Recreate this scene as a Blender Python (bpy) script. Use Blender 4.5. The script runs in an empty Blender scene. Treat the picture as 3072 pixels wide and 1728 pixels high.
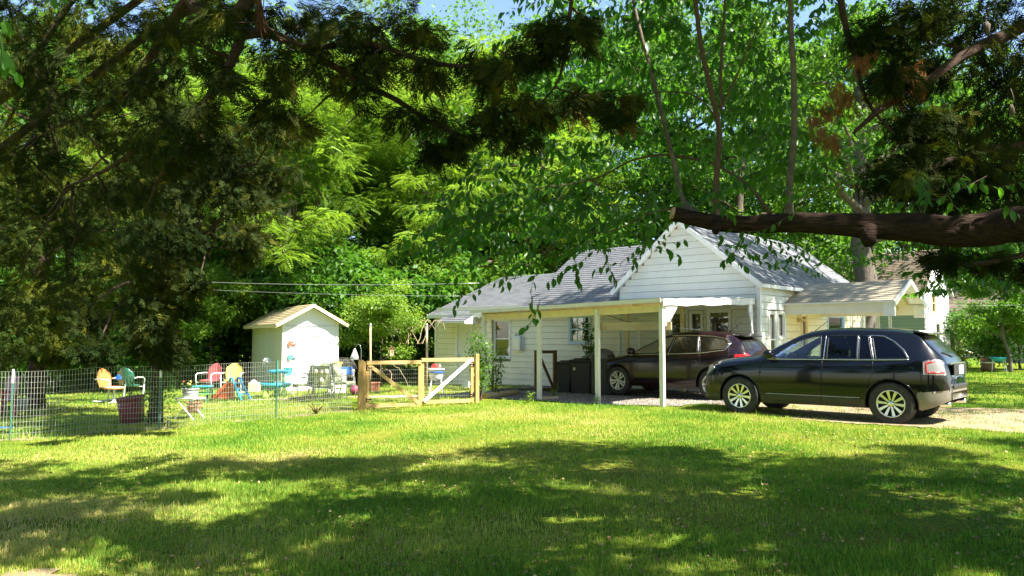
import bpy, math, random
import numpy as np
from mathutils import Vector, Matrix
R = math.radians
random.seed(7)
RNG = np.random.default_rng(11)
SC = bpy.context.scene
COL = SC.collection

# ------------------------------------------------------------------ camera, sky, sun, exposure
F = 2320.0; CAMZ = 1.54; PITCH = math.atan(148 / 2320.0)
cam_d = bpy.data.cameras.new('camera'); cam = bpy.data.objects.new('camera', cam_d); COL.objects.link(cam)
cam_d.sensor_width = 36.0; cam_d.lens = F / 3072 * 36.0; cam_d.clip_end = 3000; cam_d.clip_start = 0.05
cam.location = (0, 0, CAMZ); cam.rotation_euler = (math.pi / 2 + PITCH, 0, 0)
SC.camera = cam
SC.render.resolution_x = 1024; SC.render.resolution_y = 576
SUN_AZ = Vector((0.83, -0.56, 0)).normalized(); SUN_EL = R(53)
SUN = Vector((SUN_AZ.x * math.cos(SUN_EL), SUN_AZ.y * math.cos(SUN_EL), math.sin(SUN_EL)))
W = bpy.data.worlds.new('World'); SC.world = W; W.use_nodes = True
nt = W.node_tree; bg = nt.nodes['Background']
sky = nt.nodes.new('ShaderNodeTexSky'); sky.sky_type = 'NISHITA'; sky.sun_disc = False
sky.sun_elevation = SUN_EL; sky.sun_rotation = math.atan2(SUN_AZ.x, SUN_AZ.y)
sky.air_density = 1.0; sky.dust_density = .5; sky.ozone_density = 2.2
nt.links.new(sky.outputs[0], bg.inputs[0]); bg.inputs[1].default_value = 0.085
sd = bpy.data.lights.new('sun', 'SUN'); sd.energy = 5.0; sd.angle = R(0.55); sd.color = (1.0, 0.945, 0.84)
so = bpy.data.objects.new('sun', sd); COL.objects.link(so); so.location = (20, -15, 30)
so.rotation_euler = (-SUN).to_track_quat('-Z', 'Y').to_euler()
SC.view_settings.view_transform = 'Standard'; SC.view_settings.look = 'None'
SC.view_settings.exposure = 2.0; SC.view_settings.gamma = 1.0; SC.view_settings.use_curve_mapping = False
try:
    SC.cycles.max_bounces = 7; SC.cycles.diffuse_bounces = 3; SC.cycles.transmission_bounces = 5
    SC.cycles.transparent_max_bounces = 8; SC.cycles.glossy_bounces = 3
except Exception: pass

# ------------------------------------------------------------------ helpers
def sm(a, b, x):
    t = np.clip((x - a) / (b - a), 0, 1); return t * t * (3 - 2 * t)
def terr(x, y):
    x = np.asarray(x, float); y = np.asarray(y, float)
    z = 0.025 * (3.4 - np.log1p(np.exp(np.clip((3.4 - x), -50, 50) * 1.0)) - 3.4)
    z = z - 0.015 * np.log1p(np.exp(np.clip((y - 24) * .5, -50, 50))) / .5 * sm(6, -4, x)
    z = z + 0.018 * np.sin(x * .9 + 1.3) * np.sin(y * .7) + .012 * np.sin(x * 2.3 + y * 1.7)
    return z
def tz(x, y): return float(terr(x, y))
def ray(px, py):
    a = (px - 1536) / F; b = (864 - py) / F
    return Vector((a, math.cos(PITCH) - b * math.sin(PITCH), math.sin(PITCH) + b * math.cos(PITCH)))
def P(px, py, Y):                       # the point of the place seen at (px,py) at forward distance Y
    d = ray(px, py); t = Y / d.y
    return Vector((d.x * t, Y, CAMZ + d.z * t))
def G(px, py):                          # the point of the ground seen there
    d = ray(px, py); t = 3.0
    for i in range(4000):
        p = d * t
        if CAMZ + p.z <= tz(p.x, p.y): break
        t += 0.02 + t * .0008
    return Vector((p.x, p.y, tz(p.x, p.y)))
def link(o, parent=None):
    COL.objects.link(o)
    if parent is not None: o.parent = parent
    return o
def tag(o, label=None, cat=None, group=None, kind=None):
    if label: o['label'] = label
    if cat: o['category'] = cat
    if group: o['group'] = group
    if kind: o['kind'] = kind
    return o
def thing(name, loc, rz=0, label=None, cat=None, group=None):
    o = bpy.data.objects.new(name, None); link(o); o.location = loc; o.rotation_euler = (0, 0, rz)
    o.empty_display_size = .2
    return tag(o, label, cat, group)
def copy_tree(o, parent=None):
    c = o.copy(); link(c, parent)
    for ch in [q for q in bpy.data.objects if q.parent == o]: copy_tree(ch, c)
    return c
def finish(me, name, mat, parent, smooth):
    if mat is not None:
        for m in (mat if isinstance(mat, (list, tuple)) else [mat]): me.materials.append(m)
    if smooth: me.polygons.foreach_set('use_smooth', np.ones(len(me.polygons), bool))
    me.update()
    return link(bpy.data.objects.new(name, me), parent)
def np_mesh(name, V, Fc, mat, parent=None, tint=None, smooth=False):
    V = np.ascontiguousarray(V, np.float32); Fc = np.ascontiguousarray(Fc, np.int32)
    me = bpy.data.meshes.new(name); n, k = Fc.shape
    me.vertices.add(len(V)); me.vertices.foreach_set('co', V.ravel())
    me.loops.add(n * k); me.loops.foreach_set('vertex_index', Fc.ravel())
    me.polygons.add(n); me.polygons.foreach_set('loop_start', np.arange(n, dtype=np.int32) * k)
    try: me.polygons.foreach_set('loop_total', np.full(n, k, np.int32))
    except Exception: pass
    if tint is not None:
        a = me.attributes.new('tint', 'FLOAT', 'POINT'); a.data.foreach_set('value', np.ascontiguousarray(tint, np.float32))
    me.update(calc_edges=True)
    return finish(me, name, mat, parent, smooth)
def instances(TV, TF, M, T, tint):
    """TV (k,3) template, TF (f,c); M (n,3,3); T (n,3) -> joined arrays"""
    n = len(T); k = len(TV)
    V = np.einsum('nij,kj->nki', M, TV) + T[:, None, :]
    Fc = TF[None] + (np.arange(n) * k)[:, None, None]
    return V.reshape(-1, 3), Fc.reshape(-1, TF.shape[1]), np.repeat(tint, k)
def norm(a): return a / np.maximum(np.linalg.norm(a, axis=-1, keepdims=True), 1e-9)
def frames(xd, up, s):
    """matrices whose columns are x (along), y, z(normal)"""
    x = norm(xd); y = norm(np.cross(up, x)); z = np.cross(x, y)
    return np.stack([x, y, z], -1) * s[:, None, None]

class MB:
    def __init__(s): s.v = []; s.f = []
    def add(s, vs, fs):
        b = len(s.v); s.v += [tuple(v) for v in vs]; s.f += [tuple(i + b for i in f) for f in fs]; return s
    def box(s, c, d, rz=0, rx=0, ry=0, taper=1.0):
        m = Matrix.Rotation(rz, 3, 'Z') @ Matrix.Rotation(ry, 3, 'Y') @ Matrix.Rotation(rx, 3, 'X')
        vs = []
        for z in (-.5, .5):
            k = 1 if z < 0 else taper
            for x, y in ((-.5, -.5), (.5, -.5), (.5, .5), (-.5, .5)):
                vs.append(Vector(c) + m @ Vector((x * d[0] * k, y * d[1] * k, z * d[2])))
        return s.add(vs, [(0, 3, 2, 1), (4, 5, 6, 7), (0, 1, 5, 4), (1, 2, 6, 5), (2, 3, 7, 6), (3, 0, 4, 7)])
    def bar(s, a, b, w, h=None, up=(0, 0, 1)):
        a = Vector(a); b = Vector(b); h = h or w; d = (b - a).normalized(); u = Vector(up)
        if abs(d.dot(u)) > .97: u = Vector((1, 0, 0))
        y = u.cross(d).normalized(); z = d.cross(y)
        vs = [p + y * (sy * w / 2) + z * (sz * h / 2) for p in (a, b) for sy, sz in ((-1, -1), (1, -1), (1, 1), (-1, 1))]
        return s.add(vs, [(0, 3, 2, 1), (4, 5, 6, 7), (0, 1, 5, 4), (1, 2, 6, 5), (2, 3, 7, 6), (3, 0, 4, 7)])
    def tube(s, pts, rad, n=8, cap=True, jit=0):
        pts = [Vector(p) for p in pts]; m = len(pts)
        rad = [rad] * m if not hasattr(rad, '__len__') else list(rad)
        b = len(s.v); d0 = (pts[1] - pts[0]).normalized()
        y = d0.orthogonal().normalized()
        for i, p in enumerate(pts):
            d = (pts[min(i + 1, m - 1)] - pts[max(i - 1, 0)]).normalized()
            y = (y - d * y.dot(d)).normalized(); z = d.cross(y)
            for k in range(n):
                a = 2 * math.pi * k / n; r = rad[i] * (1 + (random.uniform(-jit, jit) if jit else 0))
                s.v.append(tuple(p + (y * math.cos(a) + z * math.sin(a)) * r))
        for i in range(m - 1):
            for k in range(n):
                k2 = (k + 1) % n
                s.f.append((b + i * n + k, b + i * n + k2, b + (i + 1) * n + k2, b + (i + 1) * n + k))
        if cap:
            s.f.append(tuple(b + k for k in reversed(range(n)))); s.f.append(tuple(b + (m - 1) * n + k for k in range(n)))
        return s
    def lathe(s, prof, n=20, c=(0, 0, 0), ax='z', a0=0, a1=2 * math.pi, sx=1, sy=1):
        b = len(s.v); full = abs(a1 - a0 - 2 * math.pi) < 1e-6; cnt = n if full else n + 1
        for r, z in prof:
            for k in range(cnt):
                a = a0 + (a1 - a0) * k / n; x, y = r * math.cos(a) * sx, r * math.sin(a) * sy
                q = (x, y, z) if ax == 'z' else ((x, z, y) if ax == 'y' else (z, x, y))
                s.v.append((q[0] + c[0], q[1] + c[1], q[2] + c[2]))
        for i in range(len(prof) - 1):
            for k in range(n):
                k2 = (k + 1) % cnt
                s.f.append((b + i * cnt + k, b + i * cnt + k2, b + (i + 1) * cnt + k2, b + (i + 1) * cnt + k))
        return s
    def prism(s, poly, y0, y1, ax='y'):
        n = len(poly)
        def q(a, b, t): return (a, t, b) if ax == 'y' else ((a, b, t) if ax == 'z' else (t, a, b))
        vs = [q(a, b, y0) for a, b in poly] + [q(a, b, y1) for a, b in poly]
        return s.add(vs, [tuple(range(n)), tuple(reversed(range(n, 2 * n)))] + [(i, i + n, (i + 1) % n + n, (i + 1) % n) for i in range(n)])
    def quad(s, a, b, c, d): return s.add([a, b, c, d], [(0, 1, 2, 3)])
    def mesh(s, name, mat, smooth=False):
        me = bpy.data.meshes.new(name); me.from_pydata(s.v, [], s.f)
        for m in (mat if isinstance(mat, (list, tuple)) else [mat]): me.materials.append(m)
        if smooth: me.polygons.foreach_set('use_smooth', np.ones(len(me.polygons), bool))
        me.update(); return me
    def build(s, name, mat, parent=None, smooth=False, bevel=0, label=None, kind=None):
        o = link(bpy.data.objects.new(name, s.mesh(name, mat, smooth)), parent)
        if bevel:
            b = o.modifiers.new('bevel', 'BEVEL'); b.width = bevel; b.segments = 2; b.limit_method = 'ANGLE'
        if label: o['label'] = label
        if kind: o['kind'] = kind
        return o

# ------------------------------------------------------------------ materials
def material(name, col, rough=.6, metal=0, var=.12, scale=6, bump=.0, bscale=40, col2=None, dirt=None, coat=0, spec=.5,
             alpha=None, stretch=(1, 1, 1), tint=None, trans=0, tcol=None, obj_coord=True, fac=(.35, .65), sheen=0, tint_range=(0, 1), emit=0):
    m = bpy.data.materials.new(name); m.use_nodes = True; N = m.node_tree.nodes; L = m.node_tree.links
    p = N['Principled BSDF']; out = N['Material Output']
    p.inputs['Roughness'].default_value = rough; p.inputs['Metallic'].default_value = metal
    p.inputs['Specular IOR Level'].default_value = spec
    if coat: p.inputs['Coat Weight'].default_value = coat; p.inputs['Coat Roughness'].default_value = .03
    tc = N.new('ShaderNodeTexCoord'); mp = N.new('ShaderNodeMapping'); mp.inputs['Scale'].default_value = stretch
    L.new(tc.outputs['Object'], mp.inputs['Vector'])
    no = N.new('ShaderNodeTexNoise'); no.inputs['Scale'].default_value = scale; no.inputs['Detail'].default_value = 5
    no.inputs['Roughness'].default_value = .62
    L.new(mp.outputs[0], no.inputs['Vector'])
    if col2 is None: col2 = tuple(c * (1 - var) for c in col)
    rp = N.new('ShaderNodeValToRGB'); rp.color_ramp.elements[0].position = fac[0]; rp.color_ramp.elements[1].position = fac[1]
    rp.color_ramp.elements[0].color = (*col2, 1); rp.color_ramp.elements[1].color = (*col, 1)
    L.new(no.outputs['Fac'], rp.inputs[0]); c = rp.outputs[0]
    if dirt:
        n2 = N.new('ShaderNodeTexNoise'); n2.inputs['Scale'].default_value = dirt[1]; n2.inputs['Detail'].default_value = 8
        n2.inputs['Roughness'].default_value = .7
        L.new(mp.outputs[0], n2.inputs['Vector'])
        r2 = N.new('ShaderNodeValToRGB'); r2.color_ramp.elements[0].position = dirt[2]; r2.color_ramp.elements[1].position = dirt[2] + .15
        L.new(n2.outputs['Fac'], r2.inputs[0])
        mx = N.new('ShaderNodeMix'); mx.data_type = 'RGBA'; mx.inputs[7].default_value = (*dirt[0], 1)
        ml = N.new('ShaderNodeMath'); ml.operation = 'MULTIPLY'; ml.inputs[1].default_value = dirt[3]
        L.new(r2.outputs[0], ml.inputs[0]); L.new(ml.outputs[0], mx.inputs[0]); L.new(c, mx.inputs[6]); c = mx.outputs[2]
    if tint is not None:                       # per-piece colour differences
        at = N.new('ShaderNodeAttribute'); at.attribute_name = 'tint'
        rt = N.new('ShaderNodeValToRGB'); cr = rt.color_ramp
        cr.elements[0].color = (*tint[0], 1); cr.elements[1].color = (*tint[-1], 1)
        for i in range(1, len(tint) - 1): cr.elements.new(i / (len(tint) - 1)).color = (*tint[i], 1)
        L.new(at.outputs['Fac'], rt.inputs[0])
        mx = N.new('ShaderNodeMix'); mx.data_type = 'RGBA'; mx.blend_type = 'MULTIPLY'; mx.inputs[0].default_value = 1
        L.new(c, mx.inputs[6]); L.new(rt.outputs[0], mx.inputs[7]); c = mx.outputs[2]
    L.new(c, p.inputs['Base Color'])
    if bump:
        nb = N.new('ShaderNodeTexNoise'); nb.inputs['Scale'].default_value = bscale; nb.inputs['Detail'].default_value = 6
        L.new(mp.outputs[0], nb.inputs['Vector'])
        bp = N.new('ShaderNodeBump'); bp.inputs['Strength'].default_value = bump; bp.inputs['Distance'].default_value = .02
        L.new(nb.outputs['Fac'], bp.inputs['Height']); L.new(bp.outputs[0], p.inputs['Normal'])
    if trans:
        tr = N.new('ShaderNodeBsdfTranslucent'); ms = N.new('ShaderNodeMixShader'); ms.inputs[0].default_value = trans
        mx = N.new('ShaderNodeMix'); mx.data_type = 'RGBA'; mx.blend_type = 'MULTIPLY'; mx.inputs[0].default_value = 1
        mx.inputs[7].default_value = (*(tcol or (1, 1, 1)), 1)
        L.new(c, mx.inputs[6]); L.new(mx.outputs[2], tr.inputs[0])
        L.new(p.outputs[0], ms.inputs[1]); L.new(tr.outputs[0], ms.inputs[2]); L.new(ms.outputs[0], out.inputs[0])
    return m
def glass_mat(name, tintc, mixf, rough=.02, refl=(1, 1, 1)):
    """window glass: tinted see-through plus a fresnel reflection"""
    m = bpy.data.materials.new(name); m.use_nodes = True; N = m.node_tree.nodes; L = m.node_tree.links
    for n in list(N):
        if n.type == 'BSDF_PRINCIPLED': N.remove(n)
    out = N['Material Output']; t = N.new('ShaderNodeBsdfTransparent'); t.inputs[0].default_value = (*tintc, 1)
    g = N.new('ShaderNodeBsdfGlossy'); g.inputs['Roughness'].default_value = rough; g.inputs[0].default_value = (*refl, 1)
    fr = N.new('ShaderNodeFresnel'); fr.inputs[0].default_value = 1.5
    ma = N.new('ShaderNodeMath'); ma.operation = 'MULTIPLY_ADD'; ma.inputs[1].default_value = 1.0; ma.inputs[2].default_value = mixf
    L.new(fr.outputs[0], ma.inputs[0]); ms = N.new('ShaderNodeMixShader')
    L.new(ma.outputs[0], ms.inputs[0]); L.new(t.outputs[0], ms.inputs[1]); L.new(g.outputs[0], ms.inputs[2]); L.new(ms.outputs[0], out.inputs[0])
    return m
M = {}
M['siding'] = material('siding_paint', (.80, .74, .57), .55, var=.08, scale=2.5, bump=.15, bscale=60, dirt=((.40, .37, .28), 5, .60, .35))
M['siding_white'] = material('siding_white_paint', (.70, .70, .62), .55, var=.07, scale=2.5, bump=.15, bscale=60, dirt=((.45, .43, .35), 4, .62, .3))
M['trim'] = material('trim_paint', (.80, .79, .73), .5, var=.08, scale=5, bump=.1, dirt=((.42, .36, .25), 9, .6, .5))
M['trim_blue'] = material('pale_blue_trim', (.50, .62, .70), .5, var=.1, scale=5)
M['post'] = material('post_paint', (.75, .72, .60), .6, var=.12, scale=8, bump=.2, stretch=(1, 1, .25), dirt=((.45, .38, .25), 10, .6, .6))
M['beam'] = material('beam_paint', (.84, .66, .36), .6, var=.15, scale=5, bump=.15, dirt=((.40, .26, .12), 7, .6, .5))
M['cream_wall'] = material('cream_siding_tone', (.80, .69, .42), .55, var=.08, scale=2.5, bump=.15, bscale=60)  # yellower tone for the wall stretch under the porch
M['yellow_wall'] = material('yellowed_wall_paint', (.74, .62, .36), .6, var=.1, scale=3)
M['shingle'] = material('shingle', (.20, .21, .23), .9, var=.25, scale=60, bump=.5, bscale=160, tint=((.62, .6, .62), (1, 1, 1), (1.15, 1.05, 1.0)))
M['shingle_tan'] = material('tan_shingle', (.56, .45, .25), .9, var=.2, scale=60, bump=.5, bscale=160, tint=((.75, .75, .75), (1, 1, 1), (1.1, 1.05, 1.0)))
M['shingle_brown'] = material('brown_shingle', (.25, .20, .15), .9, var=.25, scale=40, bump=.5, bscale=120, tint=((.62, .6, .6), (1, 1, 1), (1.3, 1.2, 1.15)))
M['shingle_porch'] = material('porch_shingle', (.44, .38, .28), .9, var=.2, scale=60, bump=.5, bscale=160, tint=((.7, .7, .7), (1, 1, 1), (1.15, 1.1, 1.05)))
M['door'] = material('door_paint', (.68, .66, .60), .45, var=.05, scale=3)
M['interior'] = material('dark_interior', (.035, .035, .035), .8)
M['curtain'] = material('curtain_cloth', (.42, .40, .38), .8, var=.4, scale=14, stretch=(6, 6, .3))
M['curtain_dark'] = material('dark_curtain_cloth', (.16, .16, .17), .8, var=.5, scale=14, stretch=(6, 6, .3))
M['curtain_green'] = material('green_curtain_cloth', (.20, .24, .10), .8, var=.4, scale=12, stretch=(6, 6, .3))
M['pane'] = glass_mat('window_glass', (.72, .76, .76), .06)
M['metal'] = material('painted_metal', (.55, .56, .56), .4, .6, var=.2, scale=20)
M['black'] = material('black_plastic', (.008, .008, .009), .45, var=.3, scale=6, bump=.1)
M['galv'] = material('galvanised_wire', (.66, .68, .64), .45, .35, var=.25, scale=3)
M['tpost'] = material('green_post_paint', (.05, .20, .13), .5, var=.3, scale=20, dirt=((.3, .32, .3), 25, .6, .5))
M['white'] = material('white_paint', (.80, .80, .78), .45, var=.06, scale=6)
M['white_dirty'] = material('weathered_white_paint', (.74, .73, .70), .55, var=.15, scale=8, dirt=((.35, .30, .22), 12, .6, .5))
M['lumber'] = material('yellow_lumber', (.56, .35, .12), .7, var=.45, scale=5, stretch=(1, 1, .2), bump=.3, dirt=((.30, .16, .06), 9, .60, .6))
M['lumber_h'] = material('yellow_lumber_rail', (.60, .40, .15), .7, var=.45, scale=5, stretch=(.25, 1, 1), bump=.3, dirt=((.30, .16, .06), 9, .60, .6))
M['lumber_dark'] = material('brown_treated_lumber', (.20, .10, .04), .7, var=.35, scale=5, stretch=(1, 1, .2), bump=.3)
M['plank'] = material('raw_plank', (.50, .38, .22), .7, var=.35, scale=4, stretch=(.2, 1, 1), bump=.2, dirt=((.22, .12, .05), 6, .64, .7))
M['bark'] = material('tree_bark', (.13, .095, .07), .95, var=.5, scale=8, stretch=(1, 1, .25), bump=1.0, bscale=26)
M['bark_grey'] = material('grey_tree_bark', (.15, .125, .10), .95, var=.4, scale=8, stretch=(1, 1, .3), bump=.9, bscale=26)
M['bark_cedar'] = material('shreddy_cedar_bark', (.085, .045, .028), .95, var=.55, scale=14, bump=1.0, bscale=60, stretch=(.5, 2, 2))
M['bark_limb'] = material('furrowed_limb_bark', (.045, .026, .017), .95, var=.7, scale=22, bump=1.0, bscale=40, stretch=(.25, 2.2, 2.2), spec=.2)
M['shoot_bark'] = material('young_shoot_bark', (.10, .055, .032), .85, var=.35, scale=20, bump=.5, bscale=60)
M['shoot_grey'] = material('mottled_shoot_bark', (.15, .115, .085), .85, var=.5, scale=16, bump=.5, bscale=60)
M['cut'] = material('cut_wood', (.50, .33, .17), .8, var=.3, scale=20)
def leafm(name, col, tr, tcol, tint=None, rough=.45, var=.25, spec=.3):
    return material(name, col, rough, var=var, scale=.8, tint=tint or ((.55, .6, .5), (1, 1, 1), (1.35, 1.25, 1.0)), trans=tr, tcol=tcol, spec=spec)
M['leaf_dark'] = leafm('dark_leaf', (.078, .185, .030), .46, (1.6, 1.8, .7))
M['leaf_mid'] = leafm('mid_leaf', (.10, .21, .032), .46, (1.6, 1.7, .65))
M['leaf_bright'] = leafm('bright_locust_leaf', (.20, .33, .055), .48, (1.5, 1.5, .6))
M['leaf_near'] = leafm('near_broad_leaf', (.055, .155, .022), .55, (2.0, 2.1, .7), rough=.35)
M['leaf_cedar'] = leafm('cedar_spray', (.045, .062, .016), .3, (1.6, 1.5, .5), tint=((.35, .5, .45), (1, 1, 1), (3.0, 2.1, .7)), rough=.9, spec=.08)  # top of the tint ramp paints reddish sunlit specks into the foliage
M['leaf_cedar_far'] = leafm('cedar_spray_sunlit', (.085, .115, .022), .35, (1.5, 1.5, .5), tint=((.35, .5, .45), (1, 1, 1), (2.2, 1.7, .8)), rough=.9, spec=.1)  # lighter copy of the cedar spray, sunlight put into its colour
M['leaf_dead'] = leafm('dead_brown_spray', (.30, .13, .045), .3, (1.3, 1.2, .9), tint=((.6, .6, .6), (1, 1, 1), (1.2, 1.1, 1.0)), rough=.7)
# ------------------------------------------------------------------ ground
UX = Vector((.743, -.669, 0)); VY = Vector((.669, .743, 0)); HC = Vector((6.67, 20.87, 0))   # house axes and near corner
HROT = math.atan2(-.669, .743)
def hl(x, y):                      # house frame -> place
    return HC + UX * x + VY * y
def to_h(x, y):
    dx = x - HC.x; dy = y - HC.y; return dx * UX.x + dy * UX.y, dx * VY.x + dy * VY.y
def wall_t(px):                    # place on the long wall seen in column px, in house X
    r = (px - 1536) / F * 1.0
    return -((HC.x - HC.y * r) / (.743 + .669 * r))
def wall_z(px, py):
    t = wall_t(px); y = HC.y - .669 * t
    return P(px, py, y).z

def vnoise(x, y, s, seed=0):
    rng = np.random.default_rng(seed); T = rng.random((64, 64))
    u = x / s; v = y / s; i = np.floor(u).astype(int); j = np.floor(v).astype(int); fu = u - i; fv = v - j
    fu = fu * fu * (3 - 2 * fu); fv = fv * fv * (3 - 2 * fv)
    g = lambda a, b: T[a % 64, b % 64]
    return (g(i, j) * (1 - fu) + g(i + 1, j) * fu) * (1 - fv) + (g(i, j + 1) * (1 - fu) + g(i + 1, j + 1) * fu) * fv
def fbm(x, y, s, seed=0):
    return (vnoise(x, y, s, seed) + .5 * vnoise(x, y, s / 2.1, seed + 1) + .25 * vnoise(x, y, s / 4.3, seed + 2)) / 1.75

def ground_mat():
    m = bpy.data.materials.new('lawn_soil'); m.use_nodes = True; N = m.node_tree.nodes; L = m.node_tree.links; p = N['Principled BSDF']
    p.inputs['Roughness'].default_value = .95; p.inputs['Specular IOR Level'].default_value = .1
    tc = N.new('ShaderNodeTexCoord')
    def noise(s, d=6, r=.6):
        n = N.new('ShaderNodeTexNoise'); n.inputs['Scale'].default_value = s; n.inputs['Detail'].default_value = d; n.inputs['Roughness'].default_value = r
        L.new(tc.outputs['Object'], n.inputs['Vector']); return n.outputs['Fac']
    def ramp(f, stops):
        r = N.new('ShaderNodeValToRGB'); cr = r.color_ramp
        cr.elements[0].position = stops[0][0]; cr.elements[0].color = (*stops[0][1], 1); cr.elements[1].position = stops[-1][0]; cr.elements[1].color = (*stops[-1][1], 1)
        for q, c in stops[1:-1]: cr.elements.new(q).color = (*c, 1)
        L.new(f, r.inputs[0]); return r.outputs[0]
    a = ramp(noise(.6), [(.35, (.16, .24, .03)), (.5, (.25, .30, .04)), (.66, (.34, .32, .07))])
    b = ramp(noise(38, 4, .75), [(.3, (.09, .075, .035)), (.5, (.5, .55, .25)), (.75, (1.2, 1.2, .9))])
    mx = N.new('ShaderNodeMix'); mx.data_type = 'RGBA'; mx.blend_type = 'MULTIPLY'; mx.inputs[0].default_value = .85
    L.new(a, mx.inputs[6]); L.new(b, mx.inputs[7]); L.new(mx.outputs[2], p.inputs['Base Color'])
    bp = N.new('ShaderNodeBump'); bp.inputs['Strength'].default_value = .9; bp.inputs['Distance'].default_value = .03
    L.new(noise(45, 5, .8), bp.inputs['Height']); L.new(bp.outputs[0], p.inputs['Normal'])
    return m
def grid_sheet(name, xs, ys, mat, dz=0, keep=None):
    X, Y = np.meshgrid(xs, ys); Z = terr(X, Y) + dz
    V = np.stack([X, Y, Z], -1).reshape(-1, 3); nx = len(xs); i, j = np.meshgrid(np.arange(nx - 1), np.arange(len(ys) - 1))
    q = (j * nx + i).ravel(); Fc = np.stack([q, q + 1, q + nx + 1, q + nx], -1)
    if keep is not None:
        c = V[Fc].mean(1); Fc = Fc[keep(c[:, 0], c[:, 1])]
    return np_mesh(name, V, Fc, mat, smooth=True)
xs = np.unique(np.concatenate([np.linspace(-900, -60, 24), np.linspace(-60, 60, 201), np.linspace(60, 900, 24)]))
ys = np.unique(np.concatenate([np.linspace(-200, -10, 10), np.linspace(-10, 60, 141), np.linspace(60, 1500, 50)]))
tag(grid_sheet('ground', xs, ys, ground_mat()), 'rough lawn of green and yellowing grass with bare soil', kind='structure')

# dirt drive and gravel pad, one sheet a little above the soil with ragged edges
def drive_w(x, y):
    hx, hy = to_h(x, y)
    n = (fbm(x, y, 1.3, 5) - .5)
    nearedge = -7.05 + np.clip((hx - 4) * .10, 0, 5) * 0
    nearedge = -5.3 + 1.5 * sm(2.6, 1.2, hx)
    d1 = np.minimum(hy - nearedge, (-1.2 + .25 * np.maximum(hx - 3, 0)) - hy) + n * 1.3
    a = np.minimum(d1, hx + .9 + n)                               # the drive, right of the carport
    b = np.minimum(np.minimum(hy + 5.0, -.05 - hy), np.minimum(hx + 7.9, .6 + .3 * hy * 0 - hx)) + n * .5 - .3 * sm(-2.4, -.6, hx) * sm(-3.0, -4.2, hy)
    return a, b
def dirt_keep(x, y):
    a, b = drive_w(x, y); return a > 0
def gravel_keep(x, y):
    a, b = drive_w(x, y); return (b > 0)
M['dirt'] = material('packed_dirt', (.30, .205, .12), .95, var=.3, scale=1.2, bump=.8, bscale=30, col2=(.22, .155, .09), dirt=((.17, .19, .05), 2.3, .50, .9))
M['gravel'] = material('grey_gravel', (.22, .19, .16), .95, var=.6, scale=45, bump=1.0, bscale=50, dirt=((.14, .10, .07), 3, .52, .8), spec=.1)
dx = np.arange(-3, 34, .16)
tag(grid_sheet('driveway', dx, np.arange(-6, 28, .16), M['dirt'], .010, dirt_keep), 'packed dirt driveway running under the black car', kind='structure')
tag(grid_sheet('gravel_pad', np.arange(-3, 12, .12), np.arange(14, 28, .12), M['gravel'], .016, gravel_keep), 'grey gravel floor under the carport', kind='structure')
M['path'] = material('path_dirt', (.42, .33, .25), .95, var=.3, scale=2, bump=.5)
def path_keep(x, y):
    g1 = np.array([-3.9, 21.9]); g2 = np.array([1.0, 20.8])
    c = 21.3 + .25 * np.sin(x) + .02 * (x + 3) ** 2
    return (np.abs(y - c - 1.3) < .28 + .3 * (fbm(x, y, .8, 3) - .5)) & (x > -7.8) & (x < -.9)
tag(grid_sheet('path', np.arange(-8, -.5, .1), np.arange(20, 25, .1), M['path'], .01, path_keep), 'worn strip of bare earth across the yard', kind='structure')
M['soil'] = material('bare_soil', (.27, .19, .11), .95, var=.4, scale=4, bump=.7, col2=(.20, .14, .08))
def bare_keep(x, y):
    n = fbm(x, y, .9, 9)
    d = np.minimum(np.hypot((x + 3.0) / .8, (y - 4.3) / .5), np.hypot((x + 3.3) / .7, (y - 5.4) / .25) + .2)
    line = np.abs(y - (14.1 + (x + 9.06) * .744)) / .33 + .3
    line = np.where((x > -10) & (x < -3.7), line, 9)
    f = vnoise(x, y, .11, 12) + .6 * vnoise(x, y, .23, 13) - .8
    return (np.minimum(d, line) + (n - .5) * 1.9 + f * 1.1) < .85
tag(grid_sheet('bare_soil_patch', np.arange(-10, 3, .07), np.arange(4, 19, .07), M['soil'], .006, bare_keep), 'reddish bare soil showing through the lawn', kind='structure')

# gravel stones
rng = np.random.default_rng(5)
n = 22000; x = rng.uniform(-2.5, 8, n); y = rng.uniform(15.5, 23, n); k = gravel_keep(x, y); x = x[k]; y = y[k]
TV = np.array([(-1, -.8, -.3), (1, -.7, -.3), (.9, .9, -.3), (-.8, .8, -.3), (-.5, -.4, .5), (.5, -.5, .6), (.5, .4, .5), (-.4, .5, .6)], float)
TF = np.array([(4, 5, 6, 7), (0, 1, 5, 4), (1, 2, 6, 5), (2, 3, 7, 6), (3, 0, 4, 7)])
ang = rng.uniform(0, 6.28, len(x)); c, s = np.cos(ang), np.sin(ang); z0 = np.zeros_like(c)
sc = rng.uniform(.006, .017, len(x)); Mx = np.stack([np.stack([c, -s, z0], -1), np.stack([s, c, z0], -1), np.stack([z0, z0, z0 + 1], -1)], 1) * sc[:, None, None]
V_, F_, t_ = instances(TV, TF, Mx, np.stack([x, y, terr(x, y) + .02], -1), rng.random(len(x)))
M['stone'] = material('gravel_stone', (.33, .30, .26), .9, var=.3, scale=8, tint=((.35, .33, .3), (.8, .78, .75), (1.3, 1.25, 1.2)))
tag(np_mesh('gravel_stones', V_, F_, M['stone'], tint=t_), 'loose grey and pale gravel stones under the carport', 'gravel', kind='stuff')

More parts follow.
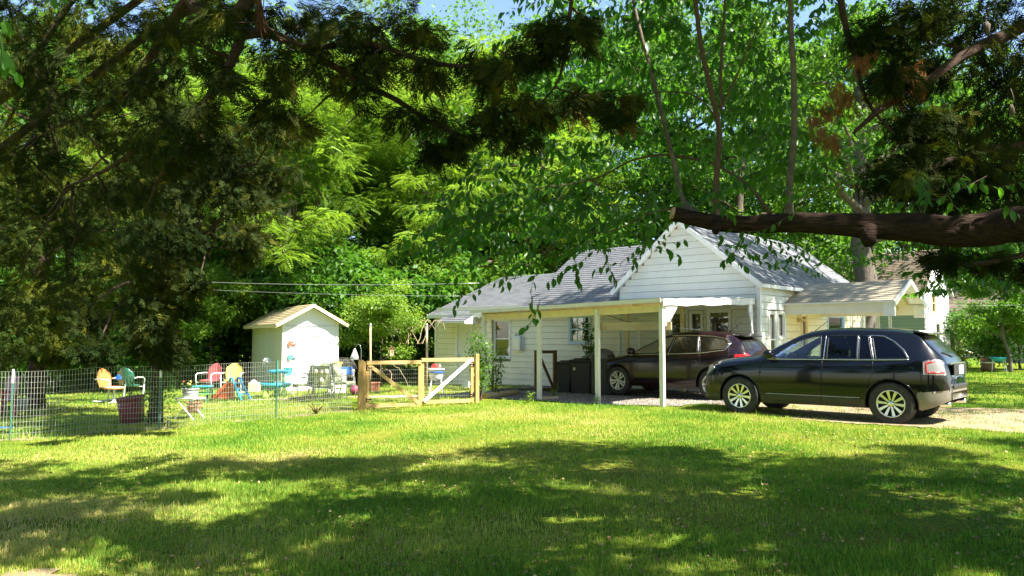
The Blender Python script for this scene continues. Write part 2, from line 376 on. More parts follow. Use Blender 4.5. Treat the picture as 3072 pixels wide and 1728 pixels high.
# ------------------------------------------------------------------ grass: single blades, real geometry
def grass(name, n, ylo, yhi, hmin, hmax, wid, seed, label, mat, half=.70, bend=.5, cond=None, simple=False):
    rng = np.random.default_rng(seed)
    y = ylo + (yhi - ylo) * rng.random(n) ** .9; x = (rng.random(n) * 2 - 1) * (half * y + .4)
    dens = fbm(x, y, .55, 21) * .6 + fbm(x, y, 2.2, 31) * .5
    keep = rng.random(n) < np.clip((dens - .36) * 4.0, .10, 1)
    a, b = drive_w(x, y)
    keep &= (a < 0) | (rng.random(n) < .45 * (fbm(x, y, .8, 77) > .46)); keep &= (b < 0) | (rng.random(n) < .015)
    keep &= ~(bare_keep(x, y) & (rng.random(n) > .5)); keep &= ~(path_keep(x, y) & (rng.random(n) > .1))
    hx, hy = to_h(x, y)
    keep &= ~((hx < .1) & (hx > -13) & (hy > -.02))
    if cond is not None: keep &= cond(x, y)
    x = x[keep]; y = y[keep]; n = len(x)
    h = rng.uniform(hmin, hmax, n) * (.6 + .9 * fbm(x, y, .5, 41)); h *= np.where(rng.random(n) < .03, 1.8, 1)
    w = wid * rng.uniform(.6, 1.3, n); an = rng.uniform(0, 6.28, n)
    d = np.stack([np.cos(an), np.sin(an)], -1); l = rng.uniform(.1, 1, n) * bend * h; la = rng.uniform(0, 6.28, n)
    B = np.stack([x, y, terr(x, y)], -1)
    o = np.stack([d[:, 0] * w, d[:, 1] * w, np.zeros(n)], -1)
    mid = B + np.stack([np.cos(la) * l * .35, np.sin(la) * l * .35, h * .62], -1); top = B + np.stack([np.cos(la) * l, np.sin(la) * l, h], -1)
    if simple:
        V = np.stack([B - o, B + o, top], 1).reshape(-1, 3); Fc = np.arange(n * 3).reshape(-1, 3)
    else:
      V = np.stack([B - o, B + o, mid + o * .7, mid - o * .7, top], 1).reshape(-1, 3)
      q = np.arange(n) * 5
      Fc = np.concatenate([np.stack([q, q + 1, q + 2], -1), np.stack([q, q + 2, q + 3], -1), np.stack([q + 3, q + 2, q + 4], -1)])
    yel = fbm(x, y, 1.6, 51) + .35 * sm(2, -8, x) * sm(14, 5, y) - .20 * sm(2, 8, x)
    t = np.clip(.42 + (yel - .5) * 1.1 + .08 * sm(5, 13, y) + rng.normal(0, .17, n), 0, 1)
    return tag(np_mesh(name, V, Fc, mat, tint=np.repeat(t, 3 if simple else 5)), label, 'grass', kind='stuff')
M['grass'] = material('grass_blade', (1, 1, 1), .6, var=0.0, scale=1, tint=((.045, .14, .016), (.11, .27, .024), (.24, .38, .040), (.44, .46, .09), (.58, .48, .22)), trans=.35, tcol=(1.25, 1.25, .6), spec=.25)
grass('grass', 190000, 2.6, 6.5, .018, .050, .0022, 1, 'short green and straw-coloured lawn blades in the near shade', M['grass'])
grass('grass', 200000, 6.5, 11, .018, .050, .0034, 2, 'lawn blades in the middle of the yard along the shadow edge', M['grass'], simple=True)
grass('grass', 230000, 11, 18.5, .02, .055, .006, 3, 'sunlit yellow-green lawn blades in front of fence, gate and carport', M['grass'], simple=True)
grass('grass', 150000, 18.5, 42, .03, .07, .014, 4, 'sunlit lawn blades of the yard behind the fence', M['grass'], simple=True)

def clump(x, y): return vnoise(x, y, .21, 91) * vnoise(x, y, .9, 92) > .52
grass('grass_tuft', 60000, 2.6, 10, .05, .10, .003, 12, 'taller tufts of grass standing out of the near lawn', M['grass'], bend=.8, cond=clump)
grass('grass_tuft', 50000, 10, 18, .05, .10, .006, 13, 'taller grass tufts in the sunlit part of the lawn', M['grass'], bend=.8, cond=clump, simple=True)
grass('grass_tuft', 30000, 13, 19, .08, .22, .006, 14, 'long uncut grass along the foot of the wire fence', M['grass'], bend=.6, simple=True, cond=lambda x, y: (np.abs(y - (14.1 + (x + 9.06) * .744)) < .22) & (x < -3.6))
rng = np.random.default_rng(15)
def flat_leaves(name, n, yr, size, cond, mat, label, cat, z=.02, tilt=.35, half=.7):
    y = rng.uniform(*yr, n); x = (rng.random(n) * 2 - 1) * (half * y + .3); k = cond(x, y) & ~bare_keep(x, y); x = x[k]; y = y[k]; n = len(x)
    TV = np.array([(0, 0, 0), (.45, .42, .12), (1, 0, 0), (.45, -.42, .12)]); TF = np.array([(0, 1, 2, 3)])
    a = rng.uniform(0, 6.28, n); xd = np.stack([np.cos(a), np.sin(a), rng.normal(0, tilt, n)], -1); up = rng.normal(size=(n, 3)) * tilt + np.array([0, 0, 1.]); s = size * rng.uniform(.6, 1.4, n)
    x_ = norm(xd); y_ = norm(np.cross(up, x_)); z_ = np.cross(x_, y_); Mx = np.stack([x_, y_, z_], -1) * s[:, None, None]
    V, Fc, t = instances(TV, TF, Mx, np.stack([x, y, terr(x, y) + rng.uniform(.3, 1, n) * z], -1), rng.random(n))
    return tag(np_mesh(name, V, Fc, mat, tint=t), label, cat, kind='stuff')
M['clover'] = material('clover_leaf', (.075, .20, .03), .6, var=.2, scale=3, tint=((.6, .7, .6), (1, 1, 1), (1.5, 1.3, 1.2)), trans=.3, tcol=(1.2, 1.3, .7), spec=.2)
M['litter'] = material('dead_leaf_litter', (.30, .21, .11), .8, var=.3, scale=10, tint=((.4, .35, .3), (1, .9, .8), (1.7, 1.7, 1.6)), spec=.2)
flat_leaves('clover', 90000, (2.6, 13), .017, lambda x, y: fbm(x, y, .7, 95) > .56, M['clover'], 'patches of clover and low broad-leaved weeds in the lawn', 'clover', .035)
flat_leaves('leaf_litter', 6500, (2.6, 13), .032, lambda x, y: fbm(x, y, 1.1, 96) > .42, M['litter'], 'dry fallen leaves and bits scattered over the lawn', 'leaf litter', .05)
# ------------------------------------------------------------------ building kit
M['sheathing'] = material('joint_shade_sheathing', (.16, .14, .11), .9, var=.2, scale=6)  # core darkened so the gaps between boards read as shadow lines
def cells(x0, x1, z0, z1, ops):
    xs = sorted({x0, x1, *[v for o in ops for v in o[:2] if x0 < v < x1]}); zs = sorted({z0, z1, *[v for o in ops for v in o[2:4] if z0 < v < z1]})
    for a, b in zip(xs, xs[1:]):
        for c, d in zip(zs, zs[1:]):
            if not any(o[0] - 1e-6 < (a + b) / 2 < o[1] and o[2] < (c + d) / 2 < o[3] for o in ops): yield a, b, c, d
def wall_face(parent, q, x0, x1, z0, z1, ops, mat, top=None, expo=.2, name='siding_board', joint=3.6, seed=0, core=True, thick=.09):
    """clapboards (each a part) over a core; q(a,out,z) maps to the building's frame; top(z)->(a0,a1) limits above z1 for a gable"""
    rnd = random.Random(seed)
    if core:
        w = MB()
        for a, b, c, d in cells(x0, x1, z0, z1, ops):
            w.add([q(a, -thick, c), q(b, -thick, c), q(b, -.003, c), q(a, -.003, c), q(a, -thick, d), q(b, -thick, d), q(b, -.003, d), q(a, -.003, d)],
                  [(0, 3, 2, 1), (4, 5, 6, 7), (0, 1, 5, 4), (1, 2, 6, 5), (2, 3, 7, 6), (3, 0, 4, 7)])
        if top:
            zt = top[1]; a0, a1 = top[0](z1); p0, p1 = top[0](zt - .001)
            w.add([q(a0, -thick, z1), q(a1, -thick, z1), q(p1, -thick, zt), q(a0, -.003, z1), q(a1, -.003, z1), q(p1, -.003, zt)],
                  [(0, 2, 1), (3, 4, 5), (0, 1, 4, 3), (1, 2, 5, 4), (2, 0, 3, 5)])
        w.build('wall', M['sheathing'], parent)
    z = z0; zend = top[1] if top else z1
    while z < zend - .03:
        zt = min(z + expo, zend); zq = z; z = z + .008
        segs = [(x0, x1)] if zq < z1 - .01 or not top else []
        if top and z >= z1 - expo * .5:
            a0, a1 = top[0](min((z + zt) / 2 + .04, zend)); segs = [(a0, a1)]
        for o in ops:
            if o[2] < (z + zt) / 2 < o[3]:
                ns = []
                for a, b in segs:
                    if o[1] <= a or o[0] >= b: ns.append((a, b)); continue
                    if o[0] > a: ns.append((a, o[0]))
                    if o[1] < b: ns.append((o[1], b))
                segs = ns
        for a, b in segs:
            cuts = [a]; c = a + rnd.uniform(.3, 1) * joint
            while c < b - .4: cuts.append(c); c += joint * rnd.uniform(.85, 1.15)
            cuts.append(b)
            for s, e in zip(cuts, cuts[1:]):
                if e - s < .03: continue
                s2 = s + .002; e2 = e - .002; j = rnd.uniform(-.003, .003)
                m = MB(); o0 = .024 + j; o1 = .005
                m.add([q(s2, 0, z), q(e2, 0, z), q(e2, o0, z), q(s2, o0, z), q(s2, 0, zt), q(e2, 0, zt), q(e2, o1, zt), q(s2, o1, zt)],
                      [(0, 1, 2, 3), (7, 6, 5, 4), (3, 2, 6, 7), (0, 3, 7, 4), (1, 5, 6, 2)])
                m.build(name, mat, parent)
        z = zt
def window(parent, q, x0, x1, z0, z1, frame='trim', rows=2, curtain=None, muntin=None, casing=.07, name='window', sash=True, label=None, fw=.035):
    f = MB()
    def bx(a0, a1, b0, b1, o0, o1):
        f.add([q(a0, o0, b0), q(a1, o0, b0), q(a1, o1, b0), q(a0, o1, b0), q(a0, o0, b1), q(a1, o0, b1), q(a1, o1, b1), q(a0, o1, b1)],
              [(0, 3, 2, 1), (4, 5, 6, 7), (0, 1, 5, 4), (1, 2, 6, 5), (2, 3, 7, 6), (3, 0, 4, 7)])
    c = casing
    bx(x0 - c, x0, z0 - c, z1 + c, -.02, .036); bx(x1, x1 + c, z0 - c, z1 + c, -.02, .036)
    bx(x0, x1, z1, z1 + c, -.02, .034); bx(x0, x1, z0 - c, z0, -.02, .05)
    bx(x0, x0 + fw, z0, z1, -.06, .012); bx(x1 - fw, x1, z0, z1, -.06, .012); bx(x0 + fw, x1 - fw, z1 - fw, z1, -.06, .010); bx(x0 + fw, x1 - fw, z0, z0 + fw, -.06, .010)
    zm = (z0 + z1) / 2
    if sash: bx(x0 + fw, x1 - fw, zm - .02, zm + .02, -.055, .006)
    fo = f.build(name, M[frame], parent, label=label)
    halves = [(z0 + fw, zm - .02), (zm + .02, z1 - fw)] if sash else [(z0 + fw, z1 - fw)]
    for b0, b1 in halves:
        p = MB(); p.add([q(x0 + fw, -.03, b0), q(x1 - fw, -.03, b0), q(x1 - fw, -.03, b1), q(x0 + fw, -.03, b1),
                         q(x0 + fw, -.036, b0), q(x1 - fw, -.036, b0), q(x1 - fw, -.036, b1), q(x0 + fw, -.036, b1)],
                        [(0, 1, 2, 3), (7, 6, 5, 4), (0, 4, 5, 1), (1, 5, 6, 2), (2, 6, 7, 3), (3, 7, 4, 0)]); p.build('pane', M['pane'], fo)
    if muntin:
        nx, nz, top_only = muntin
        for b0, b1 in (halves[-1:] if top_only else halves):
            for i in range(1, nx):
                f2 = MB(); a = x0 + (x1 - x0) * i / nx; f2.add([q(a - .009, -.03, b0), q(a + .009, -.03, b0), q(a + .009, -.012, b0), q(a - .009, -.012, b0), q(a - .009, -.03, b1), q(a + .009, -.03, b1), q(a + .009, -.012, b1), q(a - .009, -.012, b1)],
                    [(0, 3, 2, 1), (4, 5, 6, 7), (0, 1, 5, 4), (1, 2, 6, 5), (2, 3, 7, 6), (3, 0, 4, 7)]); f2.build('muntin', M['white'], fo)
            for i in range(1, nz):
                f2 = MB(); b = b0 + (b1 - b0) * i / nz; f2.add([q(x0 + fw, -.03, b - .009), q(x1 - fw, -.03, b - .009), q(x1 - fw, -.013, b - .009), q(x0 + fw, -.013, b - .009), q(x0 + fw, -.03, b + .009), q(x1 - fw, -.03, b + .009), q(x1 - fw, -.013, b + .009), q(x0 + fw, -.013, b + .009)],
                    [(0, 3, 2, 1), (4, 5, 6, 7), (0, 1, 5, 4), (1, 2, 6, 5), (2, 3, 7, 6), (3, 0, 4, 7)]); f2.build('muntin', M['white'], fo)
    if curtain:
        for (fa, fb, mm) in curtain:
            k = MB(); nseg = max(4, int((fb - fa) * (x1 - x0) / .04)); a0 = x0 + (x1 - x0) * fa; a1 = x0 + (x1 - x0) * fb
            for i in range(nseg):
                s = a0 + (a1 - a0) * i / nseg; e = a0 + (a1 - a0) * (i + 1) / nseg; o0 = -.12 + .015 * math.sin(i * 1.9); o1 = -.12 + .015 * math.sin((i + 1) * 1.9)
                k.add([q(s, o0, z0), q(e, o1, z0), q(e, o1, z1), q(s, o0, z1)], [(0, 1, 2, 3)])
            k.build('curtain', M[mm], fo, smooth=True)
    return fo
def backing(parent, q, x0, x1, z0, z1, depth=.5):  # dark sheet stands in for the unlit room behind an opening
    b = MB(); b.add([q(x0, -depth, z0), q(x1, -depth, z0), q(x1, -depth, z1), q(x0, -depth, z1)], [(0, 1, 2, 3)]); b.build('dark_room_sheet', M['interior'], parent)
def roof_slab(parent, e0, e1, r1, r0, mat, thick=.1, name='roof', fascia=None, tab=.30, course=.14, seed=3):
    e0, e1, r1, r0 = map(Vector, (e0, e1, r1, r0)); nrm = (e1 - e0).cross(r0 - e0).normalized()
    if nrm.z < 0: nrm = -nrm
    m = MB(); dn = Vector((0, 0, -thick))
    m.add([e0, e1, r1, r0, e0 + dn, e1 + dn, r1 + dn, r0 + dn], [(0, 1, 2, 3), (7, 6, 5, 4), (0, 4, 5, 1), (1, 5, 6, 2), (2, 6, 7, 3), (3, 7, 4, 0)])
    o = m.build(name, M[fascia or 'trim'], parent)
    rg = np.random.default_rng(seed); L_ = ((r0 - e0).length + (r1 - e1).length) / 2; nc = max(2, int(L_ / course)); E = (e1 - e0).length
    nt_ = max(2, int(E / tab)); V = []; T = []
    A = [np.array(v) for v in (e0, e1, r1, r0)]; nn = np.array(nrm)
    def bl(u, v): return A[0] * (1 - u) * (1 - v) + A[1] * u * (1 - v) + A[2] * u * v + A[3] * (1 - u) * v
    for c in range(nc):
        off = (c % 2) * .5 + rg.uniform(-.08, .08); base = rg.uniform(-.05, .05)
        for k in range(-1, nt_ + 1):
            u0 = max(0, (k + off) / nt_ + .0015 / E * 2); u1 = min(1, (k + 1 + off) / nt_)
            if u1 - u0 < .1 / nt_: continue
            v0 = c / nc; v1 = min(1, (c + 1.06) / nc); j = rg.uniform(0, .003)
            V += [bl(u0, v0) + nn * .004, bl(u1, v0) + nn * .004, bl(u1, v0) + nn * (.014 + j), bl(u0, v0) + nn * (.014 + j), bl(u1, v1) + nn * .003, bl(u0, v1) + nn * .003]
            T.append(np.clip(.5 + base + rg.normal(0, .2), 0, 1))
    V = np.array(V); q = np.arange(len(T)) * 6; Fc = np.concatenate([np.stack([q, q + 1, q + 2, q + 3], -1), np.stack([q + 3, q + 2, q + 4, q + 5], -1)])
    s = np_mesh('shingles', V, Fc, mat, parent, tint=np.repeat(T, 6)); s['kind'] = 'stuff'
    return o

# ------------------------------------------------------------------ the white house
house = thing('house', HC, HROT, 'white clapboard house with steep front gable, grey shingle roof and side porch', 'house')
qf = lambda a, o, z: (a, -o, z)                  # long front wall, faces the lawn
qs = lambda a, o, z: (o, a, z)                   # sunlit right wall
def pxwin(p0, p1, y0, y1):
    a, b = wall_t(p0), wall_t(p1); c = (p0 + p1) / 2; return a, b, wall_z(c, y1), wall_z(c, y0)
W1 = pxwin(1484, 1529, 962, 1070); W2 = pxwin(1712, 1768, 950, 1026); DR = pxwin(1374, 1416, 974, 1135)
W3 = pxwin(1922, 1990, 958, 1150); W3 = (W3[0], W3[1], .75, W3[3]); W4 = pxwin(2012, 2060, 938, 1030); W4b = pxwin(2072, 2104, 938, 1030); W5 = pxwin(2126, 2188, 934, 1030)
W4, W4b, W5 = [(w[0], w[1], 1.15, w[3]) for w in (W4, W4b, W5)]
DR = (DR[0], DR[1], -.1, DR[3])
ops = [W1, W2, DR, W3, W4, W4b, W5]
grow = lambda o, g=.072: (o[0] - g, o[1] + g, o[2] - g, o[3] + g)
LX = -12.84; gx0, gx1, gp = -4.49, 0.0, -2.36
wall_face(house, qf, LX, -4.5, -.5, 2.66, [grow(o) for o in ops[:3]] + [grow(W3)], M['siding'], seed=1)
gt = lambda z: (gx0 + (gp - gx0) * max(0, min(1, (z - 3.06) / 1.86)), gx1 + (gp - gx1) * max(0, min(1, (z - 3.06) / 1.86)))
wall_face(house, qf, gx0, gx1, -.5, 3.06, [grow(o) for o in ops[4:]], M['siding_white'], top=(gt, 4.92), seed=2, joint=6)
# right wall
def sidepx(px):
    r = (px - 1536) / F; return (HC.x - HC.y * r) / (.743 * r - .669)
def sidez(px, py): return P(px, py, HC.y + .743 * sidepx(px)).z
S1 = (sidepx(2306), sidepx(2325), .75, sidez(2315, 940)); S2 = (sidepx(2332), sidepx(2350), 1.55, sidez(2340, 940))
S3 = (sidepx(2402), sidepx(2418), .3, sidez(2410, 946)); S4 = (sidepx(2482), sidepx(2528), 1.2, sidez(2505, 950))
wall_face(house, qs, 0, 1.78, -.3, 3.06, [grow(o, .062) for o in (S1, S2)], M['siding_white'], seed=4, joint=1.1)
wall_face(house, qs, 1.78, 8.5, -.3, 3.06, [grow(o, .062) for o in (S3, S4)], M['cream_wall'], seed=5, joint=2.2)
bw = MB(); bw.box((-2.25, 8.55, 1.3), (4.5, .1, 3.5)); bw.box((LX + .05, 3.9, 1.0), (.1, 7.8, 2.9)); bw.box((-6.5, 6.5, 1.2), (12.6, .1, 2.9)); bw.build('back_wall', M['siding'], house)
lg = MB(); lg.prism([(-.0, 2.44), (7.8, 2.44), (3.9, 4.0)], LX, LX + .1, 'x'); lg.prism([(.0, 2.5), (6.3, 2.5), (3.1, 4.68)], -8.33, -8.23, 'x'); lg.build('gable_end', M['siding'], house)
for c_, d_ in (((.012, -.012, 1.35), (.10, .10, 3.4)), ((LX, -.012, .95), (.09, .09, 2.9)), ((-4.5, -.032, 1.33), (.05, .02, 2.62))):
    cb = MB(); cb.box(c_, d_); cb.build('corner_board', M['trim'], house)
# windows and the back door
window(house, qf, *W1, rows=2, curtain=[(0, .35, 'curtain'), (.7, 1, 'curtain')], frame='white_dirty', casing=.075)
window(house, qf, *W2, muntin=(3, 2, False), curtain=[(0, 1, 'curtain_green')], frame='trim_blue', casing=.08)
window(house, qf, *W3, curtain=[(0, 1, 'curtain_green')], frame='trim', casing=.09)
window(house, qf, *W4, curtain=[(0, .3, 'curtain_dark'), (.55, 1, 'curtain')], frame='trim', sash=False, casing=.05)
window(house, qf, *W4b, curtain=[(0, .6, 'curtain')], frame='trim', sash=False, casing=.05)
window(house, qf, *W5, curtain=[(0, .4, 'curtain_dark'), (.45, 1, 'curtain')], frame='trim', sash=False, casing=.05)
window(house, qs, *S1, curtain=[(0, 1, 'curtain_dark')], frame='trim', casing=.06)
window(house, qs, *S2, curtain=[(0, 1, 'curtain_dark')], frame='trim', casing=.06, sash=False)
window(house, qs, *S3, curtain=[(0, 1, 'curtain_green')], frame='beam', casing=.06, sash=False)
window(house, qs, *S4, curtain=[(0, .35, 'trim_blue'), (.6, .9, 'white')], frame='trim_blue', casing=.06, sash=False)
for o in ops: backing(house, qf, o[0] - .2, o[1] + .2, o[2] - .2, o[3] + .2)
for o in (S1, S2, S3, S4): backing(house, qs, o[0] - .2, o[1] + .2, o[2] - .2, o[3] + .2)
d = MB(); d.box(((DR[0] + DR[1]) / 2, .03, (DR[2] + DR[3]) / 2), (DR[1] - DR[0], .045, DR[3] - DR[2])); do = d.build('door', M['door'], house)
f = MB(); c = .075
for a, b, z0, z1 in ((DR[0] - c, DR[0], DR[2], DR[3] + c), (DR[1], DR[1] + c, DR[2], DR[3] + c), (DR[0], DR[1], DR[3], DR[3] + c)):
    f.box(((a + b) / 2, -.005, (z0 + z1) / 2), (b - a, .085, z1 - z0))
f.build('door_frame', M['trim'], do)
k = MB(); k.lathe([(0, -.05), (.03, -.045), (.032, -.02), (.012, -.01), (.012, .02)], 10, (DR[0] + .08, -.01, DR[2] + .95), 'y'); k.build('door_knob', M['metal'], do, True)
# roofs
RS = M['shingle']
roof_slab(house, (LX - .2, -.28, 2.40), (-8.33, -.28, 2.40), (-8.33, 3.9, 4.07), (LX - .2, 3.9, 4.07), RS, seed=1)
roof_slab(house, (-8.33, 8.1, 2.40), (LX - .2, 8.1, 2.40), (LX - .2, 3.9, 4.07), (-8.33, 3.9, 4.07), RS, seed=2)
roof_slab(house, (-8.45, -.30, 2.46), (-.5, -.30 + .0, 2.46), (-.5, 3.1, 4.76), (-8.45, 3.1, 4.76), RS, seed=3) if False else None
roof_slab(house, (-8.45, -.30, 2.46), (-4.52, -.30, 2.46), (-4.52, 3.1, 4.76), (-8.45, 3.1, 4.76), RS, seed=3)
roof_slab(house, (-4.52, .62, 3.08), (-4.2, .62, 3.08), (-2.7, 3.1, 4.76), (-4.52, 3.1, 4.76), RS, seed=5)
roof_slab(house, (-4.5, 6.5, 2.46), (-8.45, 6.5, 2.46), (-8.45, 3.1, 4.76), (-2.8, 3.1, 4.76), RS, seed=4)
roof_slab(house, (.16, -.16, 2.98), (.16, 8.7, 2.98), (gp, 8.7, 4.98), (gp, -.16, 4.98), RS, seed=6)
roof_slab(house, (-4.66, 8.7, 2.98), (-4.66, -.16, 2.98), (gp, -.16, 4.98), (gp, 8.7, 4.98), RS, seed=7)
rk = MB()
for a, b in (((-4.68, -.175, 2.90), (gp, -.175, 4.92)), ((gp, -.175, 4.92), (.18, -.175, 2.90))): rk.bar(a, b, .03, .13)
rk.bar((LX - .2, -.30, 2.32), (-8.4, -.30, 2.32), .03, .12); rk.bar((-8.45, -.32, 2.37), (-4.6, -.32, 2.37), .03, .14)
rk.bar((LX - .21, -.28, 2.33), (LX - .21, 3.9, 4.0), .03, .13); rk.build('fascia', M['trim'], house)
# hood over the back door
hd = (DR[0] + DR[1]) / 2
roof_slab(house, (hd - .75, -.75, 2.10), (hd + .75, -.75, 2.10), (hd + .75, -.1, 2.42), (hd - .75, -.1, 2.42), RS, name='door_hood', seed=8, thick=.05)
for s in (-.73, .73):
    h = MB(); h.prism([(-.74, 2.02), (-.05, 2.02), (-.05, 2.36), (-.74, 2.08)], hd + s - .02, hd + s + .02, 'x'); h.build('hood_bracket', M['trim'], house)
# porch on the right wall
roof_slab(house, (-.3, 1.62, 2.50), (2.95, 1.62, 2.50), (2.95, 3.1, 3.12), (-.3, 3.1, 3.12), M['shingle_porch'], name='porch_roof', seed=9, thick=.04)
roof_slab(house, (2.95, 4.58, 2.50), (-.3, 4.58, 2.50), (-.3, 3.1, 3.12), (2.95, 3.1, 3.12), M['shingle_porch'], name='porch_roof', seed=10, thick=.04)
pf = MB(); pf.box((1.40, 1.70, 2.33), (2.76, .05, .30)); pf.box((1.40, 4.50, 2.33), (2.76, .05, .30)); pf.build('porch_fascia', M['siding'], house)
pg = MB(); pg.prism([(1.68, 2.46), (4.52, 2.46), (3.1, 3.05)], 2.50, 2.54, 'x'); pg.box((1.35, 3.1, 2.47), (2.3, 2.7, .02)); pg.build('porch_ceiling', M['yellow_wall'], house)
pr = MB(); pr.bar((2.97, 1.60, 2.43), (2.97, 3.1, 3.08), .03, .13); pr.bar((2.97, 4.6, 2.43), (2.97, 3.1, 3.08), .03, .13); pr.box((2.80, 1.70, 2.28), (.28, .06, .36)); pr.box((2.80, 4.50, 2.28), (.28, .06, .36)); pr.build('rake_board', M['trim'], house)
pb = MB(); pb.box((2.2, 3.1, 2.40), (.1, 2.7, .12)); pb.build('porch_beam', M['yellow_wall'], house)
pl = MB(); pl.box((1.3, 3.1, .12), (2.6, 2.8, .24)); pl.build('porch_floor', M['white_dirty'], house)
def iron_post(x, y):
    m = MB()
    for s in (-.10, .10): m.bar((x, y + s, .24), (x, y + s, 2.34), .022)
    for i in range(9):
        z = .4 + i * .21; pts = []
        for k in range(9):
            a = k / 8 * 2 * math.pi; pts.append((x, y + .075 * math.sin(a) * (1 if i % 2 else -1), z + .19 * k / 8))
        m.tube(pts, .006, 5)
    m.build('iron_post', M['white_dirty'], house)
for x, y in ((1.75, 1.95), (2.08, 1.95), (2.08, 4.25), (1.75, 4.25)): iron_post(x, y)
tr = MB()                                                       # diamond lattice panel between the near posts
for z in (1.5, 1.95):
    for a, b in (((1.83, z), (1.95, z + .2)), ((1.95, z + .2), (2.07, z)), ((2.07, z), (1.95, z - .2)), ((1.95, z - .2), (1.83, z))): tr.bar((a[0], 1.95, a[1]), (b[0], 1.95, b[1]), .012)
for k in range(2):
    pts = [(1.90 + .07 * math.cos(a / 10) * (1 - a / 80), 1.95, 1.25 - k * .3 + .07 * math.sin(a / 10) * (1 - a / 80)) for a in range(0, 60, 4)]
    tr.tube(pts, .008, 5)
tr.build('iron_scrollwork', M['white_dirty'], house)
# vent pipe straps on the wing roof

# things on the walls
def wall_thing(name, x, z, label, cat, out=.03, side='f'):
    p = hl(x, -out) if side == 'f' else hl(out, x)
    return thing(name, (p.x, p.y, z), HROT, label, cat)
mx = (wall_t(1545) + wall_t(1575)) / 2
mb = wall_thing('meter_box', mx, wall_z(1560, 1030), 'pale grey utility box with curved pipe on the wall right of the sash window', 'meter box')
b = MB(); b.box((-.05, -.06, 0), (.34, .12, .5)); b.build('box_body', M['white_dirty'], mb, bevel=.01)
b = MB(); b.tube([(-.15, -.05, .2), (-.13, -.06, .33), (.0, -.06, .36), (.17, -.06, .34), (.2, -.06, .25), (.2, -.06, -.3)], .022, 8); b.build('conduit', M['trim_blue'], mb, True)
b = MB(); b.box((-.05, -.125, -.02), (.26, .012, .36)); b.build('box_door', M['siding'], mb)
lp = wall_thing('wall_lamp', wall_t(1447), wall_z(1447, 948), 'small black carriage lamp on the wall near the back door', 'lamp')
b = MB(); b.box((0, -.01, .06), (.06, .02, .12)); b.bar((0, -.02, .1), (0, -.12, .12), .015); b.lathe([(.01, .1), (.06, .04), (.05, .03)], 6, (0, -.12, 0)); b.build('lamp_bracket', M['black'], lp)
b = MB(); b.lathe([(.045, .03), (.03, -.12), (0, -.13)], 6, (0, -.12, 0)); b.build('lamp_glass', M['pane'], lp)
lq = wall_thing('wall_lamp', sidepx(2393), sidez(2393, 962), 'cream wall lamp with two hanging tubes beside the porch window', 'lamp', side='s')
b = MB(); b.box((.03, 0, 0), (.06, .14, .1)); b.lathe([(.11, 0), (.08, .05), (.02, .09)], 10, (.10, 0, -.02)); b.build('lamp_shade', M['beam'], lq, True)
b = MB(); b.bar((.08, -.05, 0), (.08, -.05, -.75), .025); b.bar((.08, .05, 0), (.08, .05, -.75), .025); b.build('tube', M['beam'], lq)

# ------------------------------------------------------------------ carport
cp_ = thing('carport', hl(0, -4.7), HROT, 'low flat-roofed carport of cream posts and tan beams in front of the house', 'carport')
PX = [-.187, -1.97, -3.80, -5.77]; PT = [2.33, 2.28, 2.245, 2.215]
def loc_z(x, y):
    p = hl(x, y); return tz(p.x, p.y)
for i, (x, t) in enumerate(zip(PX, PT)):
    b = MB(); z0 = loc_z(x, -4.7) - .05; b.box((x, 0, (z0 + t - .06) / 2), (.105, .095, t - .06 - z0)); b.build('post', M['post'], cp_, bevel=.006)
bm = MB()
for (x0, t0), (x1, t1) in zip(zip(PX, PT), list(zip(PX, PT))[1:]):
    bm = MB(); bm.bar((x0 - .053 if x0 != PX[0] else x0, .012, t0 - .13), (x1 + .053, .012, t1 - .13), .045, .16); bm.build('beam', M['beam'], cp_)
rf = MB()                                                       # corrugated sheets, near edge a little wavy
N_ = 150; cols = []
for i in range(N_ + 1):
    x = -6.15 + 6.1 * i / N_; w = .012 * math.sin(i * 1.35) + .012 * math.sin(x * 2.1); e = np.interp(x, PX[::-1], PT[::-1])
    cols.append((x, e + .03 + w, 2.60 + .01 * math.sin(i * 1.35)))
vs = []
for x, a, b_ in cols: vs += [(x, -.16, a), (x, 4.62, b_), (x, -.16, a - .006), (x, 4.62, b_ - .006)]
fs = []
for i in range(N_): k = i * 4; fs += [(k, k + 4, k + 5, k + 1), (k + 2, k + 3, k + 7, k + 6), (k, k + 2, k + 6, k + 4), (k + 1, k + 5, k + 7, k + 3)]
rf.add(vs, fs); rf.build('corrugated_roof', M['white_dirty'], cp_)
ef = MB(); ef.bar((-6.15, -.18, 2.235), (-.1, -.18, 2.375), .02, .09); ef.build('edge_strip', M['siding'], cp_)
# white end fascia, wavy lower edge, with knee bracket and torn hanging end piece
top = []; bot = []
rnd = random.Random(5)
for i in range(25):
    y = -.12 + 4.72 * i / 24; top.append((y, 2.40 + .24 * i / 24 * .9 + rnd.uniform(-.012, .012))); bot.append((y, 2.25 + .17 * i / 24 + .012 * math.sin(i * .9) + rnd.uniform(-.008, .008)))
ff = MB(); ff.prism(bot + top[::-1], -.10, -.065, 'x')
ff.build('end_fascia', M['white_dirty'], cp_)
b = MB(); b.prism([(.05, 2.26), (.62, 2.29), (.09, 1.78), (.05, 1.80)], -.14, -.105, 'x'); b.build('knee_brace', M['white_dirty'], cp_)
b = MB(); b.prism([(4.30, 2.44), (4.48, 2.42), (4.50, 2.15), (4.46, 1.90), (4.52, 1.60), (4.44, 1.35), (4.40, 1.6), (4.38, 1.95), (4.25, 2.2)], -.12, -.08, 'x'); b.build('scroll_bracket', M['white_dirty'], cp_)
